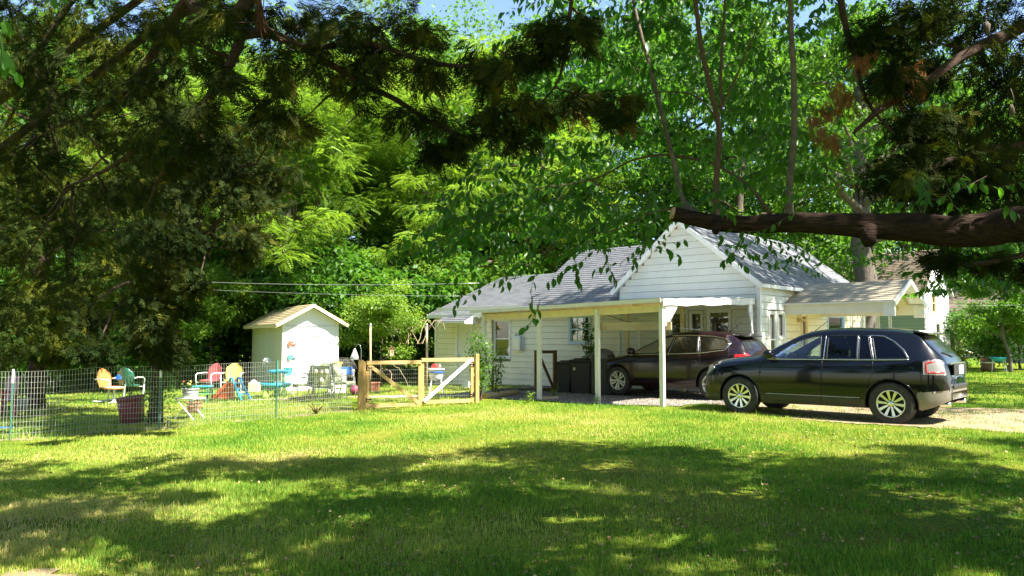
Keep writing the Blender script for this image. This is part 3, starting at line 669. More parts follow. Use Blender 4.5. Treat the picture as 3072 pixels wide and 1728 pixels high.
for px in (1903, 2068):
    x = wall_t(px) - .05; b = MB(); b.box((x, 4.38, 1.25), (.09, .09, 2.5)); b.build('post', M['beam'], cp_)
b = MB(); b.bar((-6.0, 4.38, 2.42), (-.2, 4.38, 2.5), .045, .12); b.build('beam', M['beam'], cp_)
for i in range(8):
    x = -5.9 + i * .82; b = MB(); b.bar((x, .04, 2.20 + .017 * i), (x, 4.5, 2.535), .04, .09); b.build('rafter', M['beam'], cp_)
pk = thing('plank', hl(-1.05, -4.60), HROT, 'knotty raw wooden plank fixed across the two nearest carport posts', 'plank')
b = MB(); b.box((0, 0, 1.80), (2.1, .035, .19)); b.build('board', M['plank'], pk)
rope = thing('rope', hl(-1, -4.5), HROT, 'thin dark rope sagging under the carport roof behind the plank', 'rope')
b = MB(); b.tube([(-.95, .1, 2.1), (-.5, .3, 1.93), (0.2, .8, 1.8), (.9, 1.4, 1.72)], .008, 5); b.tube([(.9, 3.4, 1.78), (1.3, 2.4, 1.95), (1.0, 4.0, 2.2)], .006, 5); b.build('cord', M['black'], rope)
# ------------------------------------------------------------------ cars
def pchip(xk, yk, x):
    xk = np.asarray(xk, float); yk = np.asarray(yk, float); o = np.argsort(xk); xk = xk[o]; yk = yk[o]
    h = np.diff(xk); d = np.diff(yk) / h; m = np.zeros_like(yk)
    for i in range(1, len(yk) - 1):
        if d[i - 1] * d[i] > 0:
            w1 = 2 * h[i] + h[i - 1]; w2 = h[i] + 2 * h[i - 1]; m[i] = (w1 + w2) / (w1 / d[i - 1] + w2 / d[i])
    m[0] = d[0]; m[-1] = d[-1]
    x = np.clip(x, xk[0], xk[-1]); i = np.clip(np.searchsorted(xk, x) - 1, 0, len(h) - 1); t = (x - xk[i]) / h[i]
    return (2 * t**3 - 3 * t**2 + 1) * yk[i] + (t**3 - 2 * t**2 + t) * h[i] * m[i] + (-2 * t**3 + 3 * t**2) * yk[i + 1] + (t**3 - t**2) * h[i] * m[i + 1]
def inside(poly, x, z):
    x = np.asarray(x); z = np.asarray(z); r = np.zeros(x.shape, bool); n = len(poly)
    for i in range(n):
        x0, z0 = poly[i]; x1, z1 = poly[(i + 1) % n]
        c = ((z0 > z) != (z1 > z)) & (x < (x1 - x0) * (z - z0) / (z1 - z0 + 1e-12) + x0); r ^= c
    return r
def nearest(poly, x, z):
    best = np.full(x.shape, 1e9); bx = x.copy(); bz = z.copy(); n = len(poly)
    for i in range(n):
        a = np.array(poly[i]); b = np.array(poly[(i + 1) % n]); d = b - a; t = np.clip(((x - a[0]) * d[0] + (z - a[1]) * d[1]) / (d @ d + 1e-12), 0, 1)
        px = a[0] + d[0] * t; pz = a[1] + d[1] * t; q = np.hypot(x - px, z - pz); k = q < best
        best[k] = q[k]; bx[k] = px[k]; bz[k] = pz[k]
    return best, bx, bz
def smooth_poly(poly, n=4):
    out = []; m = len(poly)
    for i in range(m):
        p0, p1, p2, p3 = [np.array(poly[(i + k - 1) % m], float) for k in range(4)]
        for t in np.arange(n) / n:
            out.append(tuple(.5 * ((2 * p1) + (-p0 + p2) * t + (2 * p0 - 5 * p1 + 4 * p2 - p3) * t**2 + (-p0 + 3 * p1 - 3 * p2 + p3) * t**3)))
    return out
def car(name, loc, rz, label, S, paint, wheel_mat):
    root = thing(name, loc, rz, label, 'car')
    k = S['k']; X0, X1 = S['x']; n = 160
    u = np.linspace(0, 1, n); xs_ = X0 + (X1 - X0) * (u - .035 * np.sin(2 * math.pi * u))
    fn = {a: (lambda x, a=a: pchip(*zip(*k[a]), x)) for a in k}
    hf = np.array([0, .12, .30, .52, .75, .90, 1.0]); wf = np.array([.93, .972, .992, 1.0, .995, .975, .945])
    def side_y(x, z):
        zb = fn['zb'](x) + .03; zs = fn['zs'](x); w = fn['w'](x); zt = fn['zt'](x); zr = zt - S['rail'](x); wt = fn['wt'](x)
        zs = np.minimum(zs, zr - .01); t = (z - zb) / (zs - zb)
        lo = w * pchip(hf, wf, t); g = np.clip((z - zs) / np.maximum(zr - zs, .01), 0, 1)
        up = w * .945 + (wt - w * .945) * (g ** 1.12)
        return np.where(t <= 1, lo, up)
    NS, NT = 38, 11
    zb = fn['zb'](xs_) + .03; zt = fn['zt'](xs_); zr = zt - S['rail'](xs_)
    g = np.linspace(0, 1, NS); Xs = np.repeat(xs_[:, None], NS, 1); Zs = zb[:, None] + (zr - zb)[:, None] * g[None]
    fixed = np.zeros(Xs.shape, bool); cell = .0175
    polys = [(nm, smooth_poly(p, 4) if sm_ else p, mt) for nm, p, sm_, mt in S['cuts']]
    Xn = Xs.copy(); Zn = Zs.copy()
    for nm, p, mt in polys:
        if nm == 'low': continue
        d, bx, bz = nearest(p, Xs, Zs); q = (d < cell) & ~fixed & (g[None] > .001) & (g[None] < .999)
        Xn[q] = bx[q]; Zn[q] = bz[q]; fixed |= q
    Ys = side_y(Xn, Zn)
    # top rows
    wt = fn['wt'](xs_); yr = side_y(xs_, zr - 1e-4)
    tt = np.linspace(0, 1, NT + 1)[1:]; prof_y = np.cos(tt * math.pi / 2) ** .55 if False else (1 - tt ** 1.35); 
    Yt = yr[:, None] * prof_y[None]; Zt = zr[:, None] + (zt - zr)[:, None] * (1 - (1 - tt[None]) ** 3.0)
    Xt = np.repeat(xs_[:, None], NT, 1)
    Xa = np.concatenate([Xn, Xt], 1); Ya = np.concatenate([Ys, Yt], 1); Za = np.concatenate([Zn, Zt], 1); NR = NS + NT
    VL = np.stack([Xa, Ya, Za], -1).reshape(-1, 3); VR = VL * np.array([1, -1, 1]); V = np.concatenate([VL, VR]); off = n * NR
    i, j = np.meshgrid(np.arange(n - 1), np.arange(NR - 1), indexing='ij'); i = i.ravel(); j = j.ravel(); q = i * NR + j
    FL = np.stack([q, q + 1, q + NR + 1, q + NR], -1); cen = VL[FL].mean(1); isside = j < NS - 1
    lab = np.full(len(FL), -1)
    for pi, (nm, p, mt) in enumerate(polys):
        m_ = (lab < 0) & isside & inside(p, cen[:, 0], cen[:, 2]); lab[m_] = pi
    ws = (~isside) & (cen[:, 0] > S['ws'][0]) & (cen[:, 0] < S['ws'][1]) & (j >= NS + 1); rw = (~isside) & (cen[:, 0] > S['rw'][0]) & (cen[:, 0] < S['rw'][1]) & (j >= NS + 1)
    lab[ws] = 1000; lab[rw] = 1001
    # end caps as rows between both sides
    capF = []; 
    for st in (0, n - 1):
        a = st * NR + np.arange(NR - 1); f4 = np.stack([a, a + 1, a + 1 + off, a + off], -1); capF.append(f4 if st == 0 else f4[:, ::-1])
    def emit(nm, faces, mat, smooth=True, parent=root):
        used = np.unique(faces); mp = np.zeros(len(V), int); mp[used] = np.arange(len(used))
        return np_mesh(nm, V[used], mp[faces], mat, parent, smooth=smooth)
    both = lambda f: np.concatenate([f, (f + off)[:, ::-1]])
    zc_f = V[capF[0]].mean(1)[:, 2]; zc_r = V[capF[1]].mean(1)[:, 2]
    body = [both(FL[lab == -1]), capF[0][zc_f > S['cap'][0]], capF[1][zc_r > S['cap'][1]]]
    emit('body', np.concatenate(body), paint)
    low = [both(FL[(lab >= 0) & np.array([polys[l][0] == 'low' if 0 <= l < 1000 else False for l in lab])])]
    seam = []
    for pi, (nm, p, mt) in enumerate(polys):
        if nm in ('arch', 'low', 'skirt'):
            if nm == 'skirt': emit('rear_bumper_skirt', np.concatenate([both(FL[lab == pi]), capF[1][zc_r <= S['cap'][1]]]), mt)
            if nm == 'low': emit('lower_cladding', np.concatenate([both(FL[lab == pi]), capF[0][zc_f <= S['cap'][0]]] + ([] if any(a[0] == 'skirt' for a in polys) else [capF[1][zc_r <= S['cap'][1]]])), mt)
            continue
        for s, f_ in (('L', FL[lab == pi]), ('R', (FL[lab == pi] + off)[:, ::-1])):
            if len(f_): o = emit(nm, f_, mt)
            if nm == 'window':
                pass
        if nm in ('door', 'fuel_flap'): seam.append(p)
    emit('windshield', both(FL[lab == 1000]), M['car_glass']); emit('rear_window', both(FL[lab == 1001]), M['rear_glass'])
    def ring(nm, p, r, mat, out=.001, closed=True, nn=5, sides=(1, -1)):
        pts = np.array(p + ([p[0]] if closed else [])); dense = []
        for a, b in zip(pts, pts[1:]):
            c = max(1, int(np.hypot(*(b - a)) / .05))
            for t in range(c): dense.append(a + (b - a) * t / c)
        dense.append(pts[-1]); D = np.array(dense); y = side_y(D[:, 0], D[:, 1])
        for s in sides:
            m = MB(); m.tube([(a, s * (c + out), b) for (a, b), c in zip(D, y)], r, nn, cap=not closed); m.build(nm, mat, root, True)
    for p in seam: ring('door_seam', p, .0045, M['black'])
    for nm, p, r, mt, closed in S['rings']: ring(nm, p, r, mt, closed=closed)
    # arches, wells, wheels
    for ax in S['axles']:
        a = np.linspace(-.30, math.pi + .30, 30); R_ = S['arch']
        pts = [(ax + R_ * math.cos(t), S['wz'] + R_ * math.sin(t)) for t in a]; pts = [p for p in pts if p[1] > .27]
        ring('arch_lip', pts, .014, M['black'] if S.get('lip') else paint, out=-.004, closed=False)
        for s in (1, -1):
            m = MB(); m.lathe([(R_ + .01, 0), (R_ + .01, -.36), (0, -.37)], 24, (ax, s * .90 if s > 0 else -.90 + .36 * 0, S['wz']), 'y') if s > 0 else m.lathe([(R_ + .01, 0), (R_ + .01, .36), (0, .37)], 24, (ax, -.90, S['wz']), 'y')
            m.v = [(x, y, max(z, .30)) for x, y, z in m.v]; m.build('wheel_well', M['black'], root)
            wheel(root, ax, s * S['track'], S, wheel_mat)
    ub = MB(); ub.box(((X0 + X1) / 2, 0, .34), (abs(X0 - X1) - 1.0, 1.2, .16)); ub.box((0, 0, .36), (1.6, 1.75, .16)); ub.build('underbody', M['black'], root)
    # cabin
    ca = MB(); ca.box((-.35, 0, .62), (2.6, 1.5, .3)); ca.box((.98, 0, .93), (.35, 1.35, .28)); ca.build('cabin_floor', M['interior'], root)
    for (sx, sy) in ((.15, .38), (.15, -.38), (-.85, .38), (-.85, -.38)):
        m = MB(); m.box((sx, sy, .84), (.52, .5, .18)); m.box((sx - .26, sy, 1.14), (.13, .46, .56), ry=-.2); m.box((sx - .33, sy, 1.47 * S['ks']), (.09, .25, .17), ry=-.15); m.build('car_seat', M['seat'], root, bevel=.03)
    m = MB(); m.tube([(.66 - .05 * math.sin(t), .38 + .18 * math.cos(t), 1.10 + .17 * math.sin(t)) for t in np.linspace(0, 2 * math.pi, 20)], .014, 6); m.bar((.66, .2, 1.10), (.66, .56, 1.10), .03, .03); m.bar((.66, .38, 1.1), (.85, .38, 1.0), .05); m.build('steering_wheel', M['black'], root, True)
    return root, side_y, ring
def wheel(root, x, y, S, wm):
    s = 1 if y > 0 else -1; R_ = S['wr']; r = S['rim']; wz = S['wz']
    w = MB(); hw = .118
    w.lathe([(r, -hw * s), (r + .02, -hw * 1.02 * s), (R_ - .035, -hw * 1.04 * s), (R_ - .012, -hw * .88 * s), (R_, -hw * .6 * s), (R_ + .001, 0), (R_, hw * .6 * s), (R_ - .012, hw * .88 * s), (R_ - .035, hw * 1.04 * s), (R_ - .06, hw * 1.08 * s), (r + .02, hw * 1.0 * s), (r, hw * .93 * s), (r - .005, -hw * s)], 44, (x, y, wz), 'y')
    wo = w.build('wheel', M['tyre'], root, True)
    m = MB(); ro = hw * .95 * s
    m.lathe([(r + .006, ro), (r + .004, ro + .012 * s), (r - .012, ro + .008 * s), (r - .02, ro - .03 * s), (r - .035, -.02 * s), (r - .03, -hw * s)], 44, (x, y, wz), 'y')
    m.lathe([(.062, ro - .045 * s), (.058, ro - .012 * s), (.04, ro - .004 * s), (0, ro - .002 * s)], 20, (x, y, wz), 'y')
    m.build('rim', wm, wo, True)
    m = MB()
    for i in range(S['spokes']):
        a = 2 * math.pi * i / S['spokes'] + .1 + S['spoke_pair'] * (1 if i % 2 else -1)
        a2 = 2 * math.pi * i / S['spokes'] + .1
        ci, si = math.cos(a2), math.sin(a2); co, so_ = math.cos(a if S['spoke_pair'] > 0 else a2), math.sin(a if S['spoke_pair'] > 0 else a2)
        wi, wo_ = S['spoke_w']
        p0 = np.array([ci * .05, si * .05]); p1 = np.array([co * (r - .012), so_ * (r - .012)]); t0 = np.array([-si, ci]); t1 = np.array([-so_, co])
        vs = []
        for yy in (0, -.03 * s):
            for p, t, ww, dy in ((p0, t0, wi, -.014 * s), (p0, -t0, wi, -.014 * s), (p1, -t1, wo_, 0), (p1, t1, wo_, 0)):
                q = p + t * ww; vs.append((x + q[0], y + ro + dy + yy, wz + q[1]))
        f = [(0, 1, 2, 3), (7, 6, 5, 4), (0, 4, 5, 1), (1, 5, 6, 2), (2, 6, 7, 3), (3, 7, 4, 0)]
        m2 = MB(); m2.add(vs, f); m2.build('spoke', wm, wo)
    m = MB(); m.lathe([(r - .03, -.005 * s), (0, -.005 * s)], 24, (x, y, wz), 'y'); m.build('brake_cover', M['black'], wo)
    for i in range(5):
        a = 2 * math.pi * i / 5 + .3; b = MB(); b.lathe([(.012, ro - .012 * s), (.011, ro + .001 * s), (0, ro + .002 * s)], 6, (x + .036 * math.cos(a) * 1.5, y, wz + .036 * math.sin(a) * 1.5), 'y'); b.build('lug_nut', M['black'], wo)
M['car_black'] = material('black_car_paint', (.002, .0025, .004), .12, var=.1, coat=.35, spec=.35)
M['car_maroon'] = material('dark_maroon_car_paint', (.012, .004, .007), .16, .1, var=.1, coat=.35, dirt=((.03, .02, .015), 3, .5, .3))
M['car_glass'] = glass_mat('car_glass', (.78, .90, .85), .02)
M['car_glass_dark'] = glass_mat('privacy_glass', (.03, .035, .04), .0, refl=(.5, .52, .58))
M['rear_glass'] = material('dusty_rear_glass', (.010, .010, .010), .12, var=.2, dirt=((.10, .085, .06), 4, .45, .35))
M['tyre'] = material('tyre_rubber', (.035, .034, .032), .85, var=.3, scale=14, bump=.3, dirt=((.12, .10, .07), 12, .5, .4))
M['rim_chrome'] = material('polished_wheel', (.75, .74, .68), .22, .9, var=.1, scale=10)
M['rim_silver'] = material('silver_wheel_paint', (.62, .61, .57), .35, .6, var=.1, scale=10)
M['chrome'] = material('chrome_trim', (.80, .80, .80), .18, 1.0, var=.05)
M['cladding'] = material('grey_black_cladding', (.028, .029, .029), .5, var=.2)
M['taupe'] = material('taupe_bumper', (.22, .20, .165), .45, .2, var=.15, scale=3, dirt=((.15, .12, .09), 5, .5, .5))
M['seat'] = material('seat_leather', (.20, .20, .19), .6)
M['seat_light'] = M['seat']
M['red_lens'] = material('red_lens', (.55, .02, .02), .15, var=.1, coat=1)
M['clear_lens'] = material('clear_lens', (.34, .32, .30), .15, .2, var=.3, scale=40, stretch=(1, 1, 3), coat=1)
M['amber'] = material('amber_lens', (.7, .3, .05), .2, coat=1)
def circ(cx, cz, r, n=40): return [(cx + r * math.cos(2 * math.pi * i / n), cz + r * math.sin(2 * math.pi * i / n)) for i in range(n)]
# ---- the black one in front
fw_ = [(.80, 1.155), (.62, 1.30), (.42, 1.435), (.20, 1.53), (.0, 1.575), (-.13, 1.585), (-.17, 1.16)]
rwin = [(-.29, 1.16), (-.27, 1.59), (-.80, 1.595), (-.83, 1.165)]
rv = [(-.87, 1.165), (-.84, 1.595), (-.98, 1.592), (-1.10, 1.17)]
qw = [(-1.17, 1.175), (-1.06, 1.588), (-1.26, 1.57), (-1.44, 1.47), (-1.60, 1.33), (-1.70, 1.19)]
door1 = [(.98, 1.10), (1.00, .80), (.94, .52), (.84, .34), (-.16, .34), (-.20, 1.10), (-.22, 1.10)]
door1 = [(1.00, 1.105), (1.02, .80), (.96, .52), (.86, .33), (-.17, .33), (-.19, .7), (-.21, 1.125)]
door2 = [(-.225, 1.125), (-.205, .7), (-.185, .33), (-.86, .33), (-.90, .50), (-1.02, .72), (-1.12, .92), (-1.12, 1.13)]
E = dict(x=(2.345, -2.31), rail=lambda x: np.interp(x, [-2.36, -2.2, -1.8, .2, 1.0, 1.4, 2.37], [.03, .04, .065, .065, .05, .07, .04]),
    k=dict(zt=[(2.37, .62), (2.35, .86), (2.28, 1.00), (2.10, 1.085), (1.6, 1.17), (1.15, 1.22), (1.0, 1.275), (.6, 1.485), (.25, 1.65), (0, 1.71), (-.5, 1.75), (-1.2, 1.735), (-1.72, 1.675), (-1.82, 1.63), (-1.96, 1.48), (-2.10, 1.33), (-2.20, 1.21), (-2.26, 1.06), (-2.31, .75)],
       zs=[(2.37, .55), (2.2, .88), (2.0, .98), (1.5, 1.07), (1.0, 1.11), (0, 1.115), (-1, 1.135), (-1.8, 1.16), (-2.1, 1.14), (-2.22, 1.02), (-2.31, .62)],
       w=[(2.37, .50), (2.35, .66), (2.27, .79), (2.1, .875), (1.8, .93), (1.4, .955), (.8, .95), (0, .955), (-.8, .955), (-1.4, .965), (-1.75, .95), (-1.95, .915), (-2.1, .85), (-2.2, .77), (-2.27, .67), (-2.31, .56)],
       wt=[(2.37, .40), (2.3, .58), (2.0, .74), (1.5, .80), (1.15, .78), (.9, .74), (.3, .66), (0, .645), (-1, .64), (-1.7, .60), (-2.0, .64), (-2.15, .64), (-2.25, .56), (-2.31, .45)],
       zb=[(2.37, .36), (2.25, .25), (1.9, .23), (0, .25), (-1.9, .27), (-2.15, .36), (-2.36, .48)]),
    cuts=[('arch', circ(1.45, .388, .445), False, None), ('arch', circ(-1.41, .388, .445), False, None),
          ('window', fw_, False, M['car_glass']), ('window', rwin, False, M['car_glass_dark']), ('window', rv, False, M['car_glass_dark']), ('window', qw, False, M['car_glass_dark']),
          ('tail_light', [(-1.95, .92), (-1.94, 1.14), (-2.14, 1.18), (-2.20, 1.15), (-2.255, .91)], False, M['clear_lens']),
          ('head_light', [(2.02, .93), (2.14, .995), (2.30, .93), (2.35, .80), (2.28, .76), (2.14, .83)], False, M['clear_lens']),
          ('skirt', [(-1.84, .20), (-1.84, .60), (-2.40, .655), (-2.40, .2)], False, M['taupe']),
          ('low', [(2.5, .1), (2.5, .40), (1.0, .455), (-.9, .455), (-1.84, .43), (-1.84, .1)], False, M['cladding']),
          ('door', door1, False, M['car_black']), ('door', door2, False, M['car_black'])],
    rings=[('window_trim', [(.86, 1.135), (.0, 1.142), (-1.15, 1.155), (-1.72, 1.172)], .010, M['chrome'], False),
           ('window_frame', fw_, .011, M['black'], True), ('window_frame', rwin, .011, M['black'], True), ('window_frame', rv, .009, M['black'], True), ('window_frame', qw, .010, M['black'], True),
           ('chrome_bar', [(-.235, 1.15), (-.225, 1.595)], .011, M['chrome'], False), ('chrome_bar', [(-.85, 1.155), (-.82, 1.60)], .009, M['chrome'], False), ('chrome_bar', [(-1.135, 1.16), (-1.01, 1.605)], .011, M['chrome'], False),
           ('window_trim', [(-1.04, 1.60), (-1.26, 1.585), (-1.45, 1.485), (-1.62, 1.34), (-1.72, 1.178)], .007, M['chrome'], False),
           ('cladding_line', [(.90, .462), (-.88, .465)], .006, M['metal'], False)],
    axles=(1.45, -1.41), wz=.385, wr=.385, rim=.238, arch=.442, track=.825, ws=(.22, 1.08), rw=(-2.19, -1.84), cap=(.42, .66), ks=1, spokes=10, spoke_pair=0, spoke_w=(.014, .027))
c1 = G(2218, 1238); c2 = G(2680, 1269)
carpos = hl(0, 0); mid = Vector(((4.64 + 6.85) / 2, (15.8 + 13.9) / 2, 0)) + VY * .83
CAR1, sy1, ring1 = car('parked_suv', (mid.x, mid.y, tz(mid.x, mid.y) - .01), math.atan2(.669, -.743), 'glossy black SUV parked on the dirt drive in front of the side porch', E, M['car_black'], M['rim_chrome'])
def car_extras(root, sy, D):
    for s in (1, -1):
        for x in D['handles']:
            y = float(sy(np.array([x]), np.array([D['hz']]))[0]); b = MB(); b.tube([(x + .12, s * y, D['hz']), (x + .09, s * (y + .035), D['hz'] + .004), (x - .07, s * (y + .035), D['hz'] + .004), (x - .10, s * y, D['hz'])], .0125, 8); b.build('door_handle', M['chrome'] if D.get('chromeh') else D['paint'], root, True)
        y = float(sy(np.array([D['mx']]), np.array([D['mz']]))[0]); b = MB()
        b.lathe([(0, -.13), (.07, -.12), (.1, -.06), (.105, .04), (.09, .09), (0, .10)], 14, (D['mx'], s * (y + .12), D['mz'] + .06), 'y', sx=.85, sy=.85); b.bar((D['mx'] - .02, s * (y - .02), D['mz'] - .02), (D['mx'], s * (y + .1), D['mz'] + .02), .06, .05); b.build('wing_mirror', D['paint'], root, True)
    b = MB(); b.tube([D['ant'], (D['ant'][0] - .32, D['ant'][1], D['ant'][2] + .24)], [.007, .004], 6); b.lathe([(.03, 0), (.02, .03), (0, .04)], 8, D['ant']); b.build('antenna', M['black'], root)
car_extras(CAR1, sy1, dict(handles=(.02, -1.0), hz=1.045, mx=.80, mz=1.17, paint=M['car_black'], ant=(.30, .0, 1.65)))
def poly_on(sy, p, out=.004):
    P_ = np.array(p); y = sy(P_[:, 0], P_[:, 1]); return P_, y + out
ring1('red_band', [(-2.225, .945), (-1.99, .95), (-1.98, 1.11), (-2.12, 1.145)], .021, M['red_lens'], out=-.010, closed=False)
ring1('lamp_rim', [(-1.95, .92), (-1.94, 1.14), (-2.14, 1.18), (-2.20, 1.15), (-2.255, .91)], .005, M['clear_lens'])
b = MB(); b.box((-2.318, 0, 1.0), (.02, .9, .20)); b.build('plate_recess', M['cladding'], CAR1, bevel=.005)
b = MB(); b.box((-2.334, .0, .99), (.012, .31, .155)); b.build('licence_plate', M['white'], CAR1)
b = MB(); b.box((-2.29, 0, 1.10), (.03, .95, .035)); b.build('chrome_strip', M['chrome'], CAR1, bevel=.004)
b = MB(); b.tube([(-2.322, .42, .86), (-2.325, .36, .885), (-2.325, .30, .86), (-2.325, .36, .835), (-2.322, .42, .86)], .008, 5); b.build('badge', M['chrome'], CAR1)
b = MB(); b.box((-1.84, 0, 1.648), (.27, 1.14, .034), ry=-.22); b.build('roof_spoiler', M['car_black'], CAR1, bevel=.012)
b = MB(); b.box((-2.30, 0, .70), (.06, 1.0, .08)); b.build('bumper_step', M['cladding'], CAR1, bevel=.02)
for s in (.55, -.55):
    b = MB(); b.tube([(-2.0, s, .38), (-2.28, s, .40)], [.035, .042], 12); b.build('exhaust_tip', M['chrome'], CAR1, True)
b = MB(); b.tube([(-2.21, 0, 1.22), (-2.17, .3, 1.27), (-2.14, .42, 1.30)], .010, 6); b.build('rear_wiper', M['black'], CAR1)
for z in (.55, .64, .73):
    b = MB(); b.box((2.352, 0, z), (.02, .9, .05)); b.build('grille_bar', M['chrome'], CAR1)
ring1('headlamp_trim', [(2.02, .93), (2.14, .995), (2.30, .93)], .008, M['chrome'], closed=False)
for x_ in (-.55, -1.2):
    b = MB(); b.tube([(x_, y, 1.752 - .055 * abs(y) ** 2.2 - (.012 if x_ < -1 else 0)) for y in np.linspace(-.55, .55, 9)], .006, 4); b.build('roof_seam', M['black'], CAR1)
# ---- the maroon one under the carport
f2 = [(1.02, 1.055), (.70, 1.21), (.40, 1.345), (.15, 1.43), (-.10, 1.48), (-.22, 1.485), (-.12, 1.075)]
r2w = [(-.20, 1.08), (-.29, 1.488), (-.60, 1.495), (-.90, 1.49), (-.98, 1.11)]
q2 = [(-1.06, 1.12), (-.96, 1.485), (-1.30, 1.47), (-1.62, 1.415), (-1.78, 1.33), (-1.72, 1.20)]
Z = dict(x=(2.33, -2.32), rail=lambda x: np.interp(x, [-2.32, -2.2, -1.8, .2, 1.0, 1.4, 2.33], [.03, .04, .07, .065, .05, .07, .04]),
    k=dict(zt=[(2.33, .52), (2.31, .66), (2.22, .78), (2.0, .88), (1.6, .98), (1.2, 1.06), (1.0, 1.135), (.5, 1.36), (.1, 1.53), (-.2, 1.595), (-.7, 1.635), (-1.3, 1.61), (-1.8, 1.54), (-2.0, 1.42), (-2.15, 1.24), (-2.25, 1.10), (-2.30, .95), (-2.32, .7)],
       zs=[(2.33, .42), (2.15, .70), (2.0, .82), (1.5, .95), (1.0, 1.01), (0, 1.04), (-1, 1.08), (-1.8, 1.14), (-2.15, 1.10), (-2.27, .95), (-2.32, .6)],
       w=[(2.33, .45), (2.31, .60), (2.2, .75), (2.0, .85), (1.7, .92), (1.3, .935), (0, .93), (-1.38, .94), (-1.8, .915), (-2.1, .84), (-2.25, .74), (-2.32, .58)],
       wt=[(2.33, .36), (2.25, .52), (2.0, .68), (1.5, .77), (1.15, .76), (.8, .72), (.2, .64), (-.2, .62), (-1, .61), (-1.7, .57), (-2.0, .60), (-2.2, .64), (-2.32, .46)],
       zb=[(2.33, .30), (2.2, .21), (0, .22), (-1.9, .24), (-2.32, .40)]),
    cuts=[('arch', circ(1.375, .365, .425), False, None), ('arch', circ(-1.375, .365, .425), False, None),
          ('window', f2, False, M['car_glass_dark']), ('window', r2w, False, M['car_glass_dark']), ('window', q2, False, M['car_glass_dark']),
          ('tail_light', [(-1.96, .99), (-1.98, 1.07), (-2.22, 1.09), (-2.27, 1.03), (-2.23, .96)], False, M['red_lens']),
          ('head_light', [(1.85, .72), (1.98, .80), (2.18, .72), (2.28, .60), (2.16, .58)], False, M['clear_lens']),
          ('low', [(2.5, .1), (2.5, .34), (-2.4, .36), (-2.4, .1)], False, M['car_maroon']),
          ('door', [(1.0, 1.0), (1.02, .75), (.95, .5), (.85, .36), (-.12, .36), (-.10, .7), (-.12, 1.05)], False, M['car_maroon']),
          ('door', [(-.135, 1.05), (-.115, .7), (-.135, .36), (-.82, .36), (-.90, .55), (-1.05, .8), (-1.06, 1.08)], False, M['car_maroon'])],
    rings=[('window_trim', [(1.14, 1.018), (.5, 1.04), (-.5, 1.07), (-1.1, 1.098), (-1.72, 1.175), (-1.82, 1.34), (-1.64, 1.44), (-1.3, 1.497), (-.6, 1.52), (-.15, 1.51)], .010, M['chrome'], False),
           ('window_frame', f2, .011, M['black'], True), ('window_frame', r2w, .010, M['black'], True), ('window_frame', q2, .010, M['black'], True),
           ('chrome_bar', [(-.165, 1.07), (-.255, 1.50)], .008, M['chrome'], False), ('chrome_bar', [(-1.02, 1.10), (-.93, 1.50)], .008, M['chrome'], False)],
    axles=(1.375, -1.375), wz=.362, wr=.362, rim=.238, arch=.422, track=.80, ws=(.12, 1.12), rw=(-2.16, -1.86), cap=(.40, .40), ks=.97, spokes=10, spoke_pair=.10, spoke_w=(.014, .024), lip=False)
m2 = hl(-1.50, -1.62)
CAR2, sy2, ring2 = car('parked_suv', (m2.x, m2.y, tz(m2.x, m2.y) + .015), math.atan2(.669, -.743), 'dark maroon SUV with silver wheels parked under the carport', Z, M['car_maroon'], M['rim_silver'])
CAR2.scale = (1, 1, 1.045)
car_extras(CAR2, sy2, dict(handles=(.02, -.92), hz=.90, mx=.92, mz=1.06, paint=M['car_maroon'], ant=(-1.45, .0, 1.60)))
b = MB(); b.box((-1.93, 0, 1.52), (.30, 1.05, .03), ry=-.2); b.build('roof_spoiler', M['car_maroon'], CAR2, bevel=.01)
b = MB(); b.box((-2.335, 0, .86), (.012, .31, .155)); b.build('licence_plate', M['white'], CAR2)
b = MB(); b.tube([(-2.22, 0, 1.12), (-2.17, .25, 1.18), (-2.12, .42, 1.26)], .010, 6); b.build('rear_wiper', M['black'], CAR2)
b = MB(); b.box((2.335, 0, .55), (.02, .7, .22)); b.build('grille', M['black'], CAR2)
# ------------------------------------------------------------------ trees
LEAFQ_V = np.array([(0, 0, 0), (.45, .27, .05), (1, 0, -.08), (.5, -.27, .05)]); LEAFQ_F = np.array([(0, 1, 2, 3)])
def frond(nl=6, w=.045, l=.30, droop=.25):
    V = []; Fc = []
    for k in range(nl):
        x = .15 + .8 * k / (nl - 1); z = -droop * x * x
        for s in (-1, 1):
            ll = l * (1 - .45 * abs(k / (nl - 1) - .4)); b = len(V)
            V += [(x, 0, z), (x + .09 + w * .5, s * ll * .5, z + .02), (x + .14, s * ll, z - .07), (x + .02, s * ll * .55, z - .01)]; Fc.append((b, b + 1, b + 2, b + 3))
    return np.array(V), np.array(Fc)
FROND_V, FROND_F = frond()
def spray(seed, n=12, wd=.028):
    r = np.random.default_rng(seed); V = []; Fc = []
    def blade(p, d, L_, w):
        d = d / np.linalg.norm(d); s = np.cross(d, np.array([0.2, .1, 1.0])); s /= np.linalg.norm(s); b = len(V)
        V.extend([p, p + d * L_ * .4 + s * w, p + d * L_, p + d * L_ * .4 - s * w]); Fc.append((b, b + 1, b + 2, b + 3))
    blade(np.zeros(3), np.array([1, 0, 0.]), 1.0, wd * .6)
    for k in range(n):
        t = .08 + .85 * k / n; p = np.array([t, 0, 0]); s = 1 if k % 2 else -1
        d = np.array([.8, s * .65, r.uniform(-.35, .35)]); L_ = .42 * (1.15 - t) + .08; blade(p, d, L_, wd)
        q = p + d / np.linalg.norm(d) * L_ * .45; blade(q, np.array([1., s * .1, r.uniform(-.4, .4)]), L_ * .55, wd)
    return np.array(V), np.array(Fc)
SPR_V, SPR_F = spray(1); SPR2_V, SPR2_F = spray(2, 7, .045)

